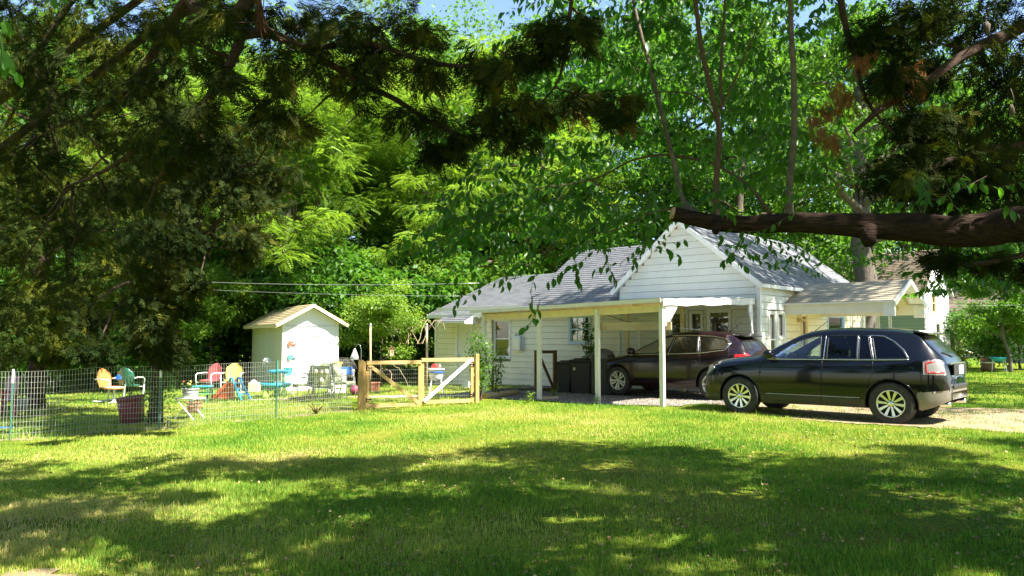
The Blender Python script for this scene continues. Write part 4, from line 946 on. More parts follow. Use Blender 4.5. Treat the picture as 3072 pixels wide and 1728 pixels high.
def cloud(rng, centers, radii, per, flat=.7):
    c = np.repeat(centers, per, 0); r = np.repeat(radii, per)[:, None]; n = len(c)
    d = norm(rng.normal(size=(n, 3))); u = rng.random((n, 1)) ** .45
    return c + d * u * r * np.array([1, 1, flat]), d
def leaves(rng, pts, out, size, kind='leaf', sj=.35, droop=.35, tv=.22, base=None):
    n = len(pts); s = size * rng.uniform(1 - sj, 1 + sj, n)
    x = out * .8 + rng.normal(size=(n, 3)) * (.3 if kind == 'spray' else .7); x[:, 2] -= droop
    up = rng.normal(size=(n, 3)) * .45 + np.array([.15, -.1, 1.0])
    if kind == 'frond': x[:, 2] = x[:, 2] * .35 - .12; up = rng.normal(size=(n, 3)) * .25 + np.array([0, 0, 1.0]); TV, TF = FROND_V, FROND_F
    elif kind == 'spray': up = rng.normal(size=(n, 3)); TV, TF = SPR_V, SPR_F
    elif kind == 'spray2': up = rng.normal(size=(n, 3)); TV, TF = SPR2_V, SPR2_F
    else: TV, TF = LEAFQ_V, LEAFQ_F
    t = np.clip((.5 if base is None else base) + rng.normal(0, tv, n), 0, 1)
    return instances(TV, TF, frames(x, up, s), pts, t)
def wob(rng, a, b, n, amt, sag=0):
    a = np.array(a, float); b = np.array(b, float); L_ = np.linalg.norm(b - a); t = np.linspace(0, 1, n)[:, None]
    p = a + (b - a) * t; w = np.cumsum(rng.normal(0, amt * L_ / n, (n, 3)), 0); w -= t * w[-1]
    p += w; p[:, 2] += sag * L_ * 4 * (t * (1 - t))[:, 0]; return p
def skeleton(rng, H, r0, zc, rad, nl, lean=(0, 0), up=.55, sub=3, top=.9):
    """trunk and limbs as tubes; returns MB for trunk, MB for limbs, cluster centres"""
    T = MB(); Lm = MB(); C = []
    tp = wob(rng, (0, 0, -.3), (lean[0], lean[1], H * top), 12, .12); rr = r0 * (1 - np.linspace(0, 1, 12) * .85); rr[0] = r0 * 1.45; rr[1] = r0 * 1.08
    T.tube(tp, rr, 10, jit=.05)
    for k in range(nl):
        f = zc + (1 - zc) * (k + rng.random()) / nl; i = f * 11 * .98; i0 = int(i); p = tp[i0] * (1 - (i - i0)) + tp[min(i0 + 1, 11)] * (i - i0)
        g = (f - zc) / (1 - zc); L_ = rad * (math.sin(min(1, g * .85 + .28) * math.pi) ** .6) * rng.uniform(.7, 1.1); a = k * 2.4 + rng.normal(0, .3)
        e = p + np.array([math.cos(a) * L_, math.sin(a) * L_, L_ * up * rng.uniform(.3, 1.2)]); r1 = max(.02, r0 * (.42 - .25 * g))
        lp = wob(rng, p, e, 7, .35, .04); Lm.tube(lp, np.linspace(r1, r1 * .2, 7), 6, cap=False)
        C.append(e)
        for s in range(sub):
            q = lp[rng.integers(2, 6)]; b = a + rng.choice([-1, 1]) * rng.uniform(.4, 1.2); l2 = L_ * rng.uniform(.3, .6)
            e2 = q + np.array([math.cos(b) * l2, math.sin(b) * l2, l2 * rng.uniform(0, .8)]); Lm.tube(wob(rng, q, e2, 4, .3), np.linspace(r1 * .4, r1 * .1, 4), 4, cap=False); C.append(e2); C.append((q + e2) / 2)
    C.append(tp[-1]); return T, Lm, np.array(C)
def grow(kind, seed, H, r0, zc, rad, nl, crad, per, size, leafkind, lmat, bmat, extra=0, flat=.65, lean=(0, 0), droop=.35, sub=3, low=None):
    rng = np.random.default_rng(seed); T, Lm, C = skeleton(rng, H, r0, zc, rad, nl, lean, sub=sub)
    if extra:
        j = C[rng.integers(0, len(C), extra)] + rng.normal(size=(extra, 3)) * crad * 1.1; C = np.concatenate([C, j])
    pts, out = cloud(rng, C, crad * rng.uniform(.6, 1.3, len(C)), per, flat)
    if low is not None: k = pts[:, 2] > low; pts = pts[k]; out = out[k]
    base = np.clip(.5 + np.repeat(rng.normal(0, .12, len(C)), per)[:len(pts)], .1, .9)
    V, Fc, t = leaves(rng, pts, out, size, leafkind, droop=droop, base=base)
    tr = T.mesh('trunk', bmat, True); lb = Lm.mesh('limbs', bmat, True)
    cr = np_mesh('crown', V, Fc, lmat, tint=t); cm = cr.data; bpy.data.objects.remove(cr)
    return tr, lb, cm
def plant_tree(name, proto, loc, rz, s, label, cat='tree', group=None, sz=None):
    t = thing(name, loc, rz, label, cat, group); t.scale = (s, s, sz or s)
    for nm, me in zip(('trunk', 'limbs', 'crown'), proto):
        o = link(bpy.data.objects.new(nm, me), t)
        if nm == 'crown': o['kind'] = 'stuff'
        if nm == 'limbs': o['kind'] = 'stuff'
    return t
D1 = grow('d', 1, 21, .38, .13, 6.2, 20, 1.5, 210, .28, 'leaf', M['leaf_dark'], M['bark_grey'], 35)
D2 = grow('d', 2, 24, .42, .20, 6.5, 20, 1.6, 200, .28, 'leaf', M['leaf_mid'], M['bark_grey'], 30)
D3 = grow('d', 3, 19, .30, .10, 5.0, 18, 1.4, 200, .26, 'leaf', M['leaf_mid'], M['bark'], 30)
L1 = grow('l', 4, 14.5, .27, .24, 7.0, 22, 1.15, 88, .44, 'frond', M['leaf_bright'], M['bark'], 30, flat=.42, droop=.1, lean=(2.0, -1.0))
B1 = grow('b', 6, 4.6, .08, .10, 2.6, 12, .95, 190, .20, 'leaf', M['leaf_dark'], M['bark'], 14, low=.1)
B2 = grow('b', 7, 5.4, .08, .08, 2.5, 13, .95, 190, .20, 'leaf', M['leaf_mid'], M['bark'], 12, low=.1)
def at(px, Y): 
    x = (px - 1536) / F * Y; return (x, Y, tz(x, Y) - .05)
G1 = 'trees standing behind the yard and house'
far = [  # px, Y, proto, rot, scale, label
 (-150, 34, D1, .3, 1.0, 'dark leafy tree at the far left edge behind the wire fence'),
 (140, 45, D2, 1.3, 1.0, 'tall green tree behind the left end of the yard'),
 (380, 41, D1, 2.2, .95, 'dense dark tree rising behind the brown and green lawn chairs'),
 (560, 37, D3, .7, 1.12, 'tree with a sunlit trunk rising left of the shed'),
 (690, 56, D2, 2.9, 1.1, 'tall tree in the gap behind the distant parked vehicles'),
 (880, 47, D1, 4.0, 1.05, 'tall dark tree directly behind the garden shed'),
 (1130, 50, D3, 5.0, 1.25, 'dark tree behind the small bright tree by the gate'),
 (1290, 43, D2, .2, .92, 'slender-trunked tree behind the tall pole at the gate'),
 (1420, 47, D3, 1.7, 1.15, 'tree rising over the left end of the house roof'),
 (1600, 52, D2, 2.6, 1.05, 'tall tree behind the low ridge of the house'),
 (1800, 44, D1, 3.3, 1.0, 'dark tree behind the chimneyless ridge left of the front gable'),
 (2010, 50, D2, 4.4, 1.1, 'tall tree directly behind the front gable peak'),
 (2230, 42, D3, 5.5, 1.2, 'leafy tree behind the right slope of the gable roof'),
 (2420, 52, D1, 1.1, 1.12, 'tall dark tree between the white house and the green house'),
 (2700, 56, D2, 3.9, 1.05, 'tall tree behind the green neighbouring house'),
 (2900, 60, D3, .9, 1.3, 'tree behind the white gable of the neighbouring house'),
 (3120, 52, D1, 2.0, 1.0, 'dark tree at the far right edge behind the last house'),
 (3230, 58, D3, 3.0, 1.2, 'leafy tree beyond the right edge behind the last house'),
]
for px, Y, pr, rz, s, lb in far: plant_tree('leafy_tree', pr, at(px, Y), rz, s, lb, group=G1)
plant_tree('locust_tree', L1, at(770, 34), .35, 1.0, 'bright yellow-green locust tree with feathery leaves over the shed', group='feathery locust trees')
plant_tree('locust_tree', L1, at(1400, 39), 3.5, 1.25, 'tall feathery locust tree whose bright top meets the blue sky gap', group='feathery locust trees')
plant_tree('locust_tree', L1, at(1190, 36.5), 2.2, .85, 'lower feathery locust tree between the shed and the house', group='feathery locust trees')
bush = [(40, 29, B1, 0, 1.1, 'dark leafy shrub at the left end of the far fence'), (180, 31, B2, 1, 1.0, 'green shrub behind the big left trunk'),
 (300, 31, B1, 2, 1.05, 'dark shrub behind the brown lawn chair'), (400, 33, B2, 3, .95, 'leafy shrub behind the dark green chair'),
 (500, 32, B1, 4, 1.0, 'rounded dark shrub just left of the distant vehicles'), (735, 40, B1, 5, .8, 'low shrub beside the sunlit trunk left of the shed'),
 (960, 34, B2, .6, 1.2, 'tall shrub behind the shed roof'), (1080, 33, B1, 1.7, 1.25, 'dark shrub behind the bird feeder'),
 (1200, 34, B1, 2.7, 1.3, 'dark shrub behind the right gate pole'), (1300, 36, B2, 3.7, 1.3, 'green shrub touching the left end of the house'),
 (860, 36, B1, 3.1, 1.35, 'dark shrub behind the left slope of the shed'), (1420, 45, B1, 4.7, 1.5, 'shrub behind the low end of the roof'),
 (2480, 44, B2, .4, 1.3, 'shrub seen under the porch roof between the houses'), (3060, 37, B1, 1.4, .8, 'low shrub at the right edge by the grey-green wall')]
for px, Y, pr, rz, s, lb in bush: plant_tree('shrub', pr, at(px, Y), rz, s, lb, 'shrub', 'shrubs along the back of the yard')
# far woods: one mass nobody could count
rng = np.random.default_rng(77); n = 25000
a = rng.uniform(-1.2, 1.25, n); Y = rng.uniform(75, 125, n); x = a * Y; h = rng.uniform(0, 1, n) ** .8 * (20 + 6 * np.sin(a * 9) + 3 * np.sin(a * 31))
gap = (np.abs(a + .41) < .022) & (h < 8)
k = ~gap; pts = np.stack([x, Y, terr(x, Y) + h], -1)[k]; V, Fc, t = leaves(rng, pts, norm(rng.normal(size=pts.shape)), 1.15, base=.45)
tag(np_mesh('far_woods', V, Fc, M['leaf_mid'], tint=t), 'distant woodland filling the gaps between the nearer trees', 'woodland', kind='stuff')

# the big trunk beyond the porch, with its crown
BT = grow('x', 12, 17, .55, .34, 5.6, 16, 1.4, 170, .2, 'leaf', M['leaf_mid'], M['bark_grey'], 20)
plant_tree('large_tree', BT, at(2598, 31.5), .5, 1.0, 'large grey-barked tree standing just beyond the side porch', 'tree')
SB = grow('s', 14, 7.0, .10, .28, 1.9, 14, .7, 190, .15, 'leaf', M['leaf_mid'], M['bark_grey'], 10)
plant_tree('young_tree', SB, at(3020, 34.5), .8, .85, 'slim young tree with bright leaves beside the grey-green wall', 'tree')
YB = grow('y', 15, 4.1, .045, .30, 1.6, 13, .50, 200, .11, 'leaf', M['leaf_bright'], M['bark'], 12, flat=.6)
plant_tree('small_tree', YB, at(1150, 29.0), .8, .95, 'small bright green tree between the shed and the gate poles', 'tree')
for k, (px, Y, s_, rz, lb) in enumerate(((640, 31.5, 1.25, 2.0, 'small yellow-green tree left of the shed in front of the dark trees'), (545, 34, 1.5, 4.0, 'bright small tree behind the kids table'), (250, 33, 1.3, 1.2, 'bright small tree behind the cedar trunks'), (1275, 33, 1.2, 5.2, 'bright small tree at the left end of the house'))):
    plant_tree('small_tree', YB, at(px, Y), rz, s_, lb, 'tree')
# bare dry vine
rng = np.random.default_rng(8); dv = thing('dry_vine', at(1222, 28), 0, 'tangle of bare pale vine stems beside the small bright tree', 'vine')
for k in range(12):
    b = MB(); p = np.array([rng.normal(0, .3), rng.normal(0, .15), 1.6 * (k % 6 > 0)]); pts = [p]; a = rng.uniform(0, 6.28)
    for i in range(9): a += rng.normal(0, .7); p = p + np.array([math.cos(a) * .13, math.sin(a) * .13, rng.uniform(.18, .34) - .05 * i]); pts.append(p)
    b.tube(pts, np.linspace(.013, .005, len(pts)), 4, cap=False); b.build('stem', M['plank'], dv, True)

# ------------------------------------------------------------------ cedar in the yard behind the fence
def sprays_at(rng, items, per, size, kind, mat, name, parent, label=None, base=None, droop=.5, flat=.8):
    c = np.array([i[0] for i in items]); r = np.array([i[1] for i in items]); pts, out = cloud(rng, c, r, per, flat)
    a_ = rng.uniform(0, 2 * np.pi, len(c)); dd = np.stack([np.cos(a_), np.sin(a_), rng.uniform(-.55, .05, len(c))], -1); dd = np.repeat(norm(dd), per, 0)
    pts = pts + dd * np.repeat(r, per)[:, None] * rng.uniform(-.9, 1.1, (len(pts), 1)); out = out * .45 + dd * .95
    bb = None if base is None else np.clip(base + np.repeat(rng.normal(0, .18, len(c)), per), 0, 1)
    V, Fc, t = leaves(rng, pts, out, size, kind, droop=droop, base=bb); o = np_mesh(name, V, Fc, mat, parent, tint=t); o['kind'] = 'stuff'
    if label: o['label'] = label
    return o
rng = np.random.default_rng(40)
yc = thing('cedar_tree', at(112, 21.5), 0, 'big dark cedar with low hanging foliage at the left of the yard', 'tree'); o3 = Vector(yc.location)
def rel(p, o): return tuple(Vector(p) - o)
b = MB(); b.tube([rel(P(112, 1180, 21.5) * 1, o3)[:2] + (-.2,), (0, .0, 1.5), (.1, 0, 4), (.0, .2, 7), (.2, .1, 9.5)], [.26, .20, .17, .12, .05], 10, jit=.08); b.build('trunk', M['bark_cedar'], yc, True)
cl = []
for px, py, r in [(-60, 300, 1.2), (60, 480, 1.1), (180, 380, 1.2), (60, 600, 1.1), (200, 560, 1.1), (330, 520, 1.1), (40, 720, 1.0), (180, 700, 1.0), (320, 660, 1.0), (100, 820, .9), (250, 800, .9),
                  (380, 760, .8), (20, 920, .8), (140, 920, .8), (260, 900, .75), (400, 860, .7), (-80, 650, 1.1), (-80, 900, 1), (60, 1000, .6), (0, 1000, .6), (110, 1020, .5), (170, 960, .6), (330, 960, .6), (200, 1000, .5), (470, 620, .8), (430, 430, 1), (500, 300, 1), (300, 250, 1.1), (120, 200, 1.2), (0, 120, 1.2)]:
    for _ in range(2):
        Y = rng.uniform(16.5, 23); cl.append((rel(P(px + rng.normal(0, 35), py + rng.normal(0, 30), Y), o3), r * rng.uniform(.5, .8)))
for c_, r_ in cl[::2]:
    h = max(1.2, c_[2] - rng.uniform(.3, 1.5)); bb = MB(); bb.tube(wob(rng, (0, 0, h), c_, 6, .3, -.03), np.linspace(.06, .012, 6), 5, cap=False); bb.build('branch', M['bark_cedar'], yc, True)
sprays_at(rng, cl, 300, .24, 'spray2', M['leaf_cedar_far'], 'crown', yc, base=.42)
# vine-covered trunk near the fence
vt = thing('vine_covered_trunk', at(474, 16.6), 0, 'dark tree trunk wrapped in leafy vine just inside the fence', 'tree'); o4 = Vector(vt.location)
b = MB(); b.tube([(0, 0, -.1), (.02, 0, .8), (-.06, .05, 2.0), (.1, .2, 3.4), (.3, .4, 5.2), (.8, .3, 6.6)], [.17, .13, .12, .11, .09, .03], 10, jit=.08); b.build('trunk', M['bark_cedar'], vt, True)
n = 900; hh = rng.uniform(0, 1, n) ** .8 * 1.45; aa = rng.uniform(0, 6.28, n); rr = .15 + rng.random(n) * (.22 - .1 * hh / 1.4); pts = np.stack([np.cos(aa) * rr + .08, np.sin(aa) * rr, hh], -1)
V, Fc, t = leaves(rng, pts, norm(pts * np.array([1, 1, .1])), .07, base=.55); o = np_mesh('vine_leaves', V, Fc, M['leaf_mid'], vt, tint=t); o['kind'] = 'stuff'
cl = []
for px, py, r in [(430, 700, .5), (560, 560, .55), (640, 470, .5), (700, 540, .5), (760, 620, .45), (740, 700, .35), (700, 420, .6), (620, 620, .4), (500, 480, .6), (780, 500, .4), (820, 420, .4), (380, 560, .6), (560, 700, .35), (480, 800, .35), (740, 780, .22), (455, 860, .4), (480, 960, .32), (520, 800, .35), (440, 1020, .25), (480, 1030, .25), (500, 920, .35), (430, 940, .35), (260, 980, .4), (300, 1020, .3), (500, 700, .4), (560, 860, .25)]:
    for _ in range(2): cl.append((rel(P(px + rng.normal(0, 25), py + rng.normal(0, 25), rng.uniform(13, 16.5)), o4), r * rng.uniform(.7, 1.1)))
for c_, r_ in cl[::2]:
    bb = MB(); bb.tube(wob(rng, (.2, .3, rng.uniform(3.2, 5)), c_, 6, .3, .05), np.linspace(.045, .01, 6), 5, cap=False); bb.build('branch', M['bark_cedar'], vt, True)
sprays_at(rng, cl, 230, .20, 'spray2', M['leaf_cedar'], 'crown', vt, base=.3)

# trees beyond the frame: a tall one right of the drive whose high crown dapples the roofs, and an unseen row added behind the camera to darken reflections and fill light
TT = grow('t', 31, 18, .36, .48, 7.2, 20, 1.0, 75, .26, 'leaf', M['leaf_mid'], M['bark_grey'], 0)
TALL = plant_tree('tall_tree', TT, (19.5, 18.6, tz(19.5, 18.6)), .3, 1.2, 'tall high-crowned tree to the right of the drive', 'tree')
BL = ['unseen leafy tree far to the left of the viewer', 'unseen leafy tree behind the viewer on the left', 'unseen leafy tree right behind the viewer', 'unseen smaller leafy tree behind the viewer on the right', 'unseen leafy tree behind the right cedar', 'unseen leafy tree far to the right beyond the drive', 'unseen leafy tree at the far right side of the lot', 'unseen leafy tree beyond the left end of the wire fence']
for k, (x, y, pr, s_) in enumerate(((-24, -8, D1, 1), (-12, -19, D2, 1), (1, -24, D1, 1.1), (13, -25, D3, 1.2), (26, -21, D2, 1), (40, -12, D1, 1.1), (45, 6, D3, 1.2), (-30, 6, D2, 1))):
    plant_tree('leafy_tree', pr, (x, y, tz(x, y)), k * 1.3, s_, BL[k], group='unseen trees added to darken reflections')
# ------------------------------------------------------------------ near cedar: limbs across the top left
rng = np.random.default_rng(51)
nc = thing('cedar_tree', (-7.6, 8.4, tz(-7.6, 8.4)), 0, 'near cedar whose drooping reddish limbs cross the upper left of the view', 'tree'); oc = Vector(nc.location)
b = MB(); b.tube([(0, 0, -.2), (0, 0, 2.5), (.1, -.1, 5.5), (.2, -.2, 9.5)], [.42, .32, .25, .08], 12, jit=.07); b.build('trunk', M['bark_cedar'], nc, True)
def limb(parent, o, pts, mat, name='limb', n=9, jit=.06, sub=4):
    q = []; r = []
    pp = [np.array(P(a, b_, c)) for a, b_, c, d in pts]; rr = [d for a, b_, c, d in pts]
    for i in range(len(pp) - 1):
        p0, p1, p2, p3 = pp[max(i - 1, 0)], pp[i], pp[i + 1], pp[min(i + 2, len(pp) - 1)]
        for t in np.arange(sub) / sub:
            q.append(.5 * ((2 * p1) + (-p0 + p2) * t + (2 * p0 - 5 * p1 + 4 * p2 - p3) * t**2 + (-p0 + 3 * p1 - 3 * p2 + p3) * t**3)); r.append(rr[i] * (1 - t) + rr[i + 1] * t)
    q.append(pp[-1]); r.append(rr[-1]); m = MB(); m.tube([Vector(v) - o for v in q], r, n, jit=jit); m.build(name, mat, parent, True); return q
Lq = []
Lq.append(limb(nc, oc, [(470, -420, 6.6, .06), (520, -180, 6.1, .052), (565, -10, 5.8, .047), (640, 55, 5.6, .042), (715, 105, 5.5, .040), (700, 170, 5.5, .036), (640, 280, 5.5, .031), (595, 320, 5.5, .028), (520, 360, 5.6, .024), (450, 420, 5.8, .026), (380, 470, 6.0, .02), (300, 520, 6.3, .014), (200, 560, 6.6, .008)], M['bark_cedar']))
Lq.append(limb(nc, oc, [(565, -10, 5.8, .045), (520, 60, 5.9, .04), (470, 140, 6.0, .034), (420, 215, 6.1, .028), (350, 300, 6.3, .022), (270, 345, 6.5, .018), (150, 390, 6.8, .01), (60, 470, 7, .006)], M['bark_cedar']))
Lq.append(limb(nc, oc, [(715, 105, 5.5, .045), (800, 100, 5.5, .035), (920, 150, 5.5, .028), (1080, 245, 5.5, .024), (1190, 300, 5.4, .02), (1300, 370, 5.4, .014), (1420, 420, 5.3, .008)], M['bark_cedar']))
Lq.append(limb(nc, oc, [(595, 320, 5.5, .02), (560, 400, 5.6, .017), (520, 470, 5.7, .013), (480, 530, 5.8, .009), (440, 620, 5.9, .005)], M['bark_cedar']))
Lq.append(limb(nc, oc, [(920, 150, 5.5, .02), (1100, 130, 5.3, .02), (1280, 185, 5.2, .017), (1420, 200, 5.1, .013), (1520, 190, 5.1, .008)], M['bark_cedar']))
Lq.append(limb(nc, oc, [(700, 60, 5.5, .05), (780, -60, 5.5, .05), (900, -300, 5.8, .06)], M['bark_cedar']))
LQ = np.concatenate([np.array(q) for q in Lq])
items = []
spec = [(40, 60, .5, 7), (150, 60, .45, 7), (260, 90, .45, 6.6), (380, 60, .42, 6.3), (480, 110, .34, 6.2), (120, 190, .42, 7), (260, 210, .42, 6.7), (380, 180, .36, 6.3), (60, 330, .42, 7.2), (170, 330, .42, 6.8),
        (300, 300, .36, 6.4), (420, 300, .34, 6.0), (520, 230, .30, 6), (70, 470, .4, 7), (200, 460, .38, 6.7), (330, 420, .36, 6.3), (450, 480, .30, 6), (340, 560, .34, 6.5), (220, 620, .34, 6.8), (90, 620, .36, 7.2), (430, 600, .28, 6.2),
        (560, 470, .24, 5.8), (640, 420, .22, 5.7), (620, 180, .2, 5.8), (780, 40, .3, 5.7), (860, 80, .3, 5.6), (1160, 60, .26, 5.4), (820, 160, .28, 5.5), (1040, 180, .3, 5.5),
        (1230, 200, .24, 5.3), (1320, 190, .2, 5.2), (1410, 210, .2, 5.2), (1490, 200, .18, 5.1), (1540, 160, .13, 5.1), (850, 260, .24, 5.6), (830, 330, .2, 5.6), (1060, 270, .22, 5.5), (1270, 340, .19, 5.4), (1350, 390, .2, 5.3), (1330, 440, .16, 5.3), 
        (1500, 380, .16, 5.2), (900, 340, .12, 5.5), (500, 20, .3, 6), (700, 20, .22, 5.6), (1250, 90, .14, 5.3), (960, 60, .3, 5.6), (1060, 60, .26, 5.5), (930, 190, .28, 5.5), (1140, 190, .24, 5.4), (1040, 120, .26, 5.4), (-60, 200, .5, 7), (-60, 500, .5, 7), (300, 0, .45, 6.5), (600, 330, .22, 5.2), (520, 380, .24, 5.3), (680, 240, .18, 5.2), (440, 380, .26, 5.4), (560, 60, .24, 5.4), (640, 60, .2, 5.2), (60, 760, .34, 7), (180, 740, .34, 7), (320, 700, .32, 6.8), (40, 900, .3, 7.2), (160, 860, .28, 7.2), (250, 330, .34, 6), (110, 120, .4, 6)]
for px, py, r, Y in spec:
    r *= .8
    for _ in range(3):
        c = np.array(P(px + rng.normal(0, r * 200), py + rng.normal(0, r * 130), Y + rng.normal(0, .25))); items.append((tuple(Vector(c) - oc), r * rng.uniform(.45, .8)))
    j = LQ[np.argmin(np.linalg.norm(LQ - c, axis=1))]; bb = MB(); bb.tube([Vector(v) - oc for v in wob(rng, j, c, 6, .25, -.05)], np.linspace(.012, .003, 6), 4, cap=False); bb.build('branch', M['bark_cedar'], nc, True)
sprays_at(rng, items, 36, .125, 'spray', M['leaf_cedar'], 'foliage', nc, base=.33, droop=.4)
b = MB(); rr = rng.normal(0, .03, (40, 2))
for k in range(50):
    p = P(775, 20, 5.4) - oc; d = Vector((rng.normal(.03, .03), rng.normal(0, .03), -.16 + rng.normal(0, .03))); b.tube([p + Vector((rng.normal(0, .012), rng.normal(0, .012), .06)), p + d * .6, p + d], [.004, .003, .001], 3, cap=False)
o = b.build('dead_tuft', M['leaf_dead'], nc); o['kind'] = 'stuff'; o['label'] = 'dry brown tuft hanging from the top limb'
# ------------------------------------------------------------------ right cedar
rc = thing('cedar_tree', (7.6, 6.4, tz(7.6, 6.4)), 0, 'very dark cedar hanging into the upper right corner with brown dead tufts', 'tree'); orc = Vector(rc.location)
b = MB(); b.tube([(0, 0, -.2), (0, 0, 2.5), (-.1, -.1, 5.5), (-.2, -.2, 9)], [.40, .32, .25, .08], 12, jit=.07); b.build('trunk', M['bark_cedar'], rc, True)
L2 = []
L2.append(limb(rc, orc, [(3400, -150, 6, .06), (3100, 60, 5.8, .05), (2900, 160, 5.6, .04), (2760, 260, 5.5, .03), (2640, 330, 5.4, .022), (2560, 400, 5.4, .012)], M['bark_cedar']))
L2.append(limb(rc, orc, [(2500, -250, 5.6, .03), (2520, -20, 5.5, .026), (2540, 90, 5.5, .022), (2565, 170, 5.5, .018), (2600, 300, 5.4, .013), (2680, 400, 5.4, .009)], M['bark_cedar']))
L2.append(limb(rc, orc, [(3400, 300, 6, .05), (3150, 420, 5.8, .04), (2950, 450, 5.7, .03), (2800, 500, 5.6, .02), (2690, 560, 5.5, .01)], M['bark_cedar']))
L2.append(limb(rc, orc, [(3400, 640, 6.2, .04), (3150, 740, 6, .03), (2950, 790, 5.9, .02), (2780, 800, 5.8, .01)], M['bark_cedar']))
L2.append(limb(rc, orc, [(1740, -120, 5.2, .016), (1715, 0, 5.2, .015), (1705, 90, 5.2, .014), (1690, 190, 5.2, .011), (1665, 260, 5.2, .008), (1600, 330, 5.2, .004)], M['bark_cedar']))
L2.append(limb(rc, orc, [(1665, 262, 5.2, .007), (1740, 285, 5.2, .006), (1830, 290, 5.2, .005), (1900, 295, 5.2, .003)], M['bark_cedar']))
LQ = np.concatenate([np.array(q) for q in L2[:3] + L2[4:]]); items = []
spec = [(3080, 60, .5, 6), (2960, 60, .42, 5.9), (2840, 60, .34, 5.8), (2720, 60, .22, 5.6), (2630, 110, .16, 5.5), (3060, 200, .45, 5.9), (2930, 210, .42, 5.8), (2800, 210, .26, 5.7), (2690, 220, .16, 5.6), (3080, 350, .45, 6), (2960, 350, .4, 5.9), (2840, 350, .26, 5.7),
        (2720, 350, .15, 5.6), (3070, 490, .42, 6), (2950, 500, .36, 5.8), (2830, 480, .24, 5.7), (2710, 470, .2, 5.5), (2640, 520, .16, 5.5), (2760, 580, .16, 5.6), (2900, 570, .18, 5.8), (3030, 570, .22, 6), (3080, 800, .07, 6.2), (2960, 780, .05, 6.1), (2840, 765, .05, 5.9),
        (1640, 90, .13, 5.2), (1700, 60, .11, 5.2), (1760, 60, .09, 5.2), (1620, 160, .1, 5.2), (1720, 130, .1, 5.2), (1560, 310, .14, 5.2), (1620, 320, .13, 5.2), (1700, 300, .12, 5.2), (1780, 300, .11, 5.2), (1860, 310, .10, 5.2), (1840, 350, .08, 5.2), (1540, 400, .14, 5.2), (1500, 330, .12, 5.2)]
NB_ = sum(1 for q_ in spec if q_[0] >= 2600)
for px, py, r, Y in spec:
    for _ in range(3):
        c = np.array(P(px + rng.normal(0, r * 160), py + rng.normal(0, r * 110), Y + rng.normal(0, .22))); items.append((tuple(Vector(c) - orc), r * rng.uniform(.45, .8)))
    j = LQ[np.argmin(np.linalg.norm(LQ - c, axis=1))]; bb = MB(); bb.tube([Vector(v) - orc for v in wob(rng, j, c, 6, .25, -.05)], np.linspace(.011, .003, 6), 4, cap=False); bb.build('branch', M['bark_cedar'], rc, True)
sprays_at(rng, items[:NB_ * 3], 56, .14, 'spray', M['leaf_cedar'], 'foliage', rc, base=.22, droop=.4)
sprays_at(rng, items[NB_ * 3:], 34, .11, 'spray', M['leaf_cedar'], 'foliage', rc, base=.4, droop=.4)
dead = [(2520, 250, .1), (2490, 300, .09), (2460, 350, .08), (2460, 410, .07), (2540, 290, .07), (2650, 240, .08), (2680, 280, .08), (2750, 210, .06), (2760, 250, .05), (2600, 170, .05), (1720, 330, .06), (1870, 350, .06)]
for k, (px, py, r) in enumerate(dead):
    dt = sprays_at(rng, [(tuple(P(px, py, 5.4) - orc), r)], 16, .12, 'spray', M['leaf_dead'], 'dead_tuft', rc, droop=1.0, flat=1.3)
for px, py, s in ((2960, 85, 1), (3035, 335, .7)):
    b = MB(); p = P(px, py, 5.2) - orc; b.tube([p + Vector((0, 0, .16)), p + Vector((.02, 0, .09)), p + Vector((0, 0, .045))], .003, 4)
    b.tube([p + Vector((0, 0, .05)), p + Vector((0, 0, .02)), p + Vector((.003, 0, -.01)), p + Vector((0, 0, -.055 * s))], [.006, .024 * s, .022 * s, .004], 8, jit=.2); b.build('cone', M['bark'], rc, True)

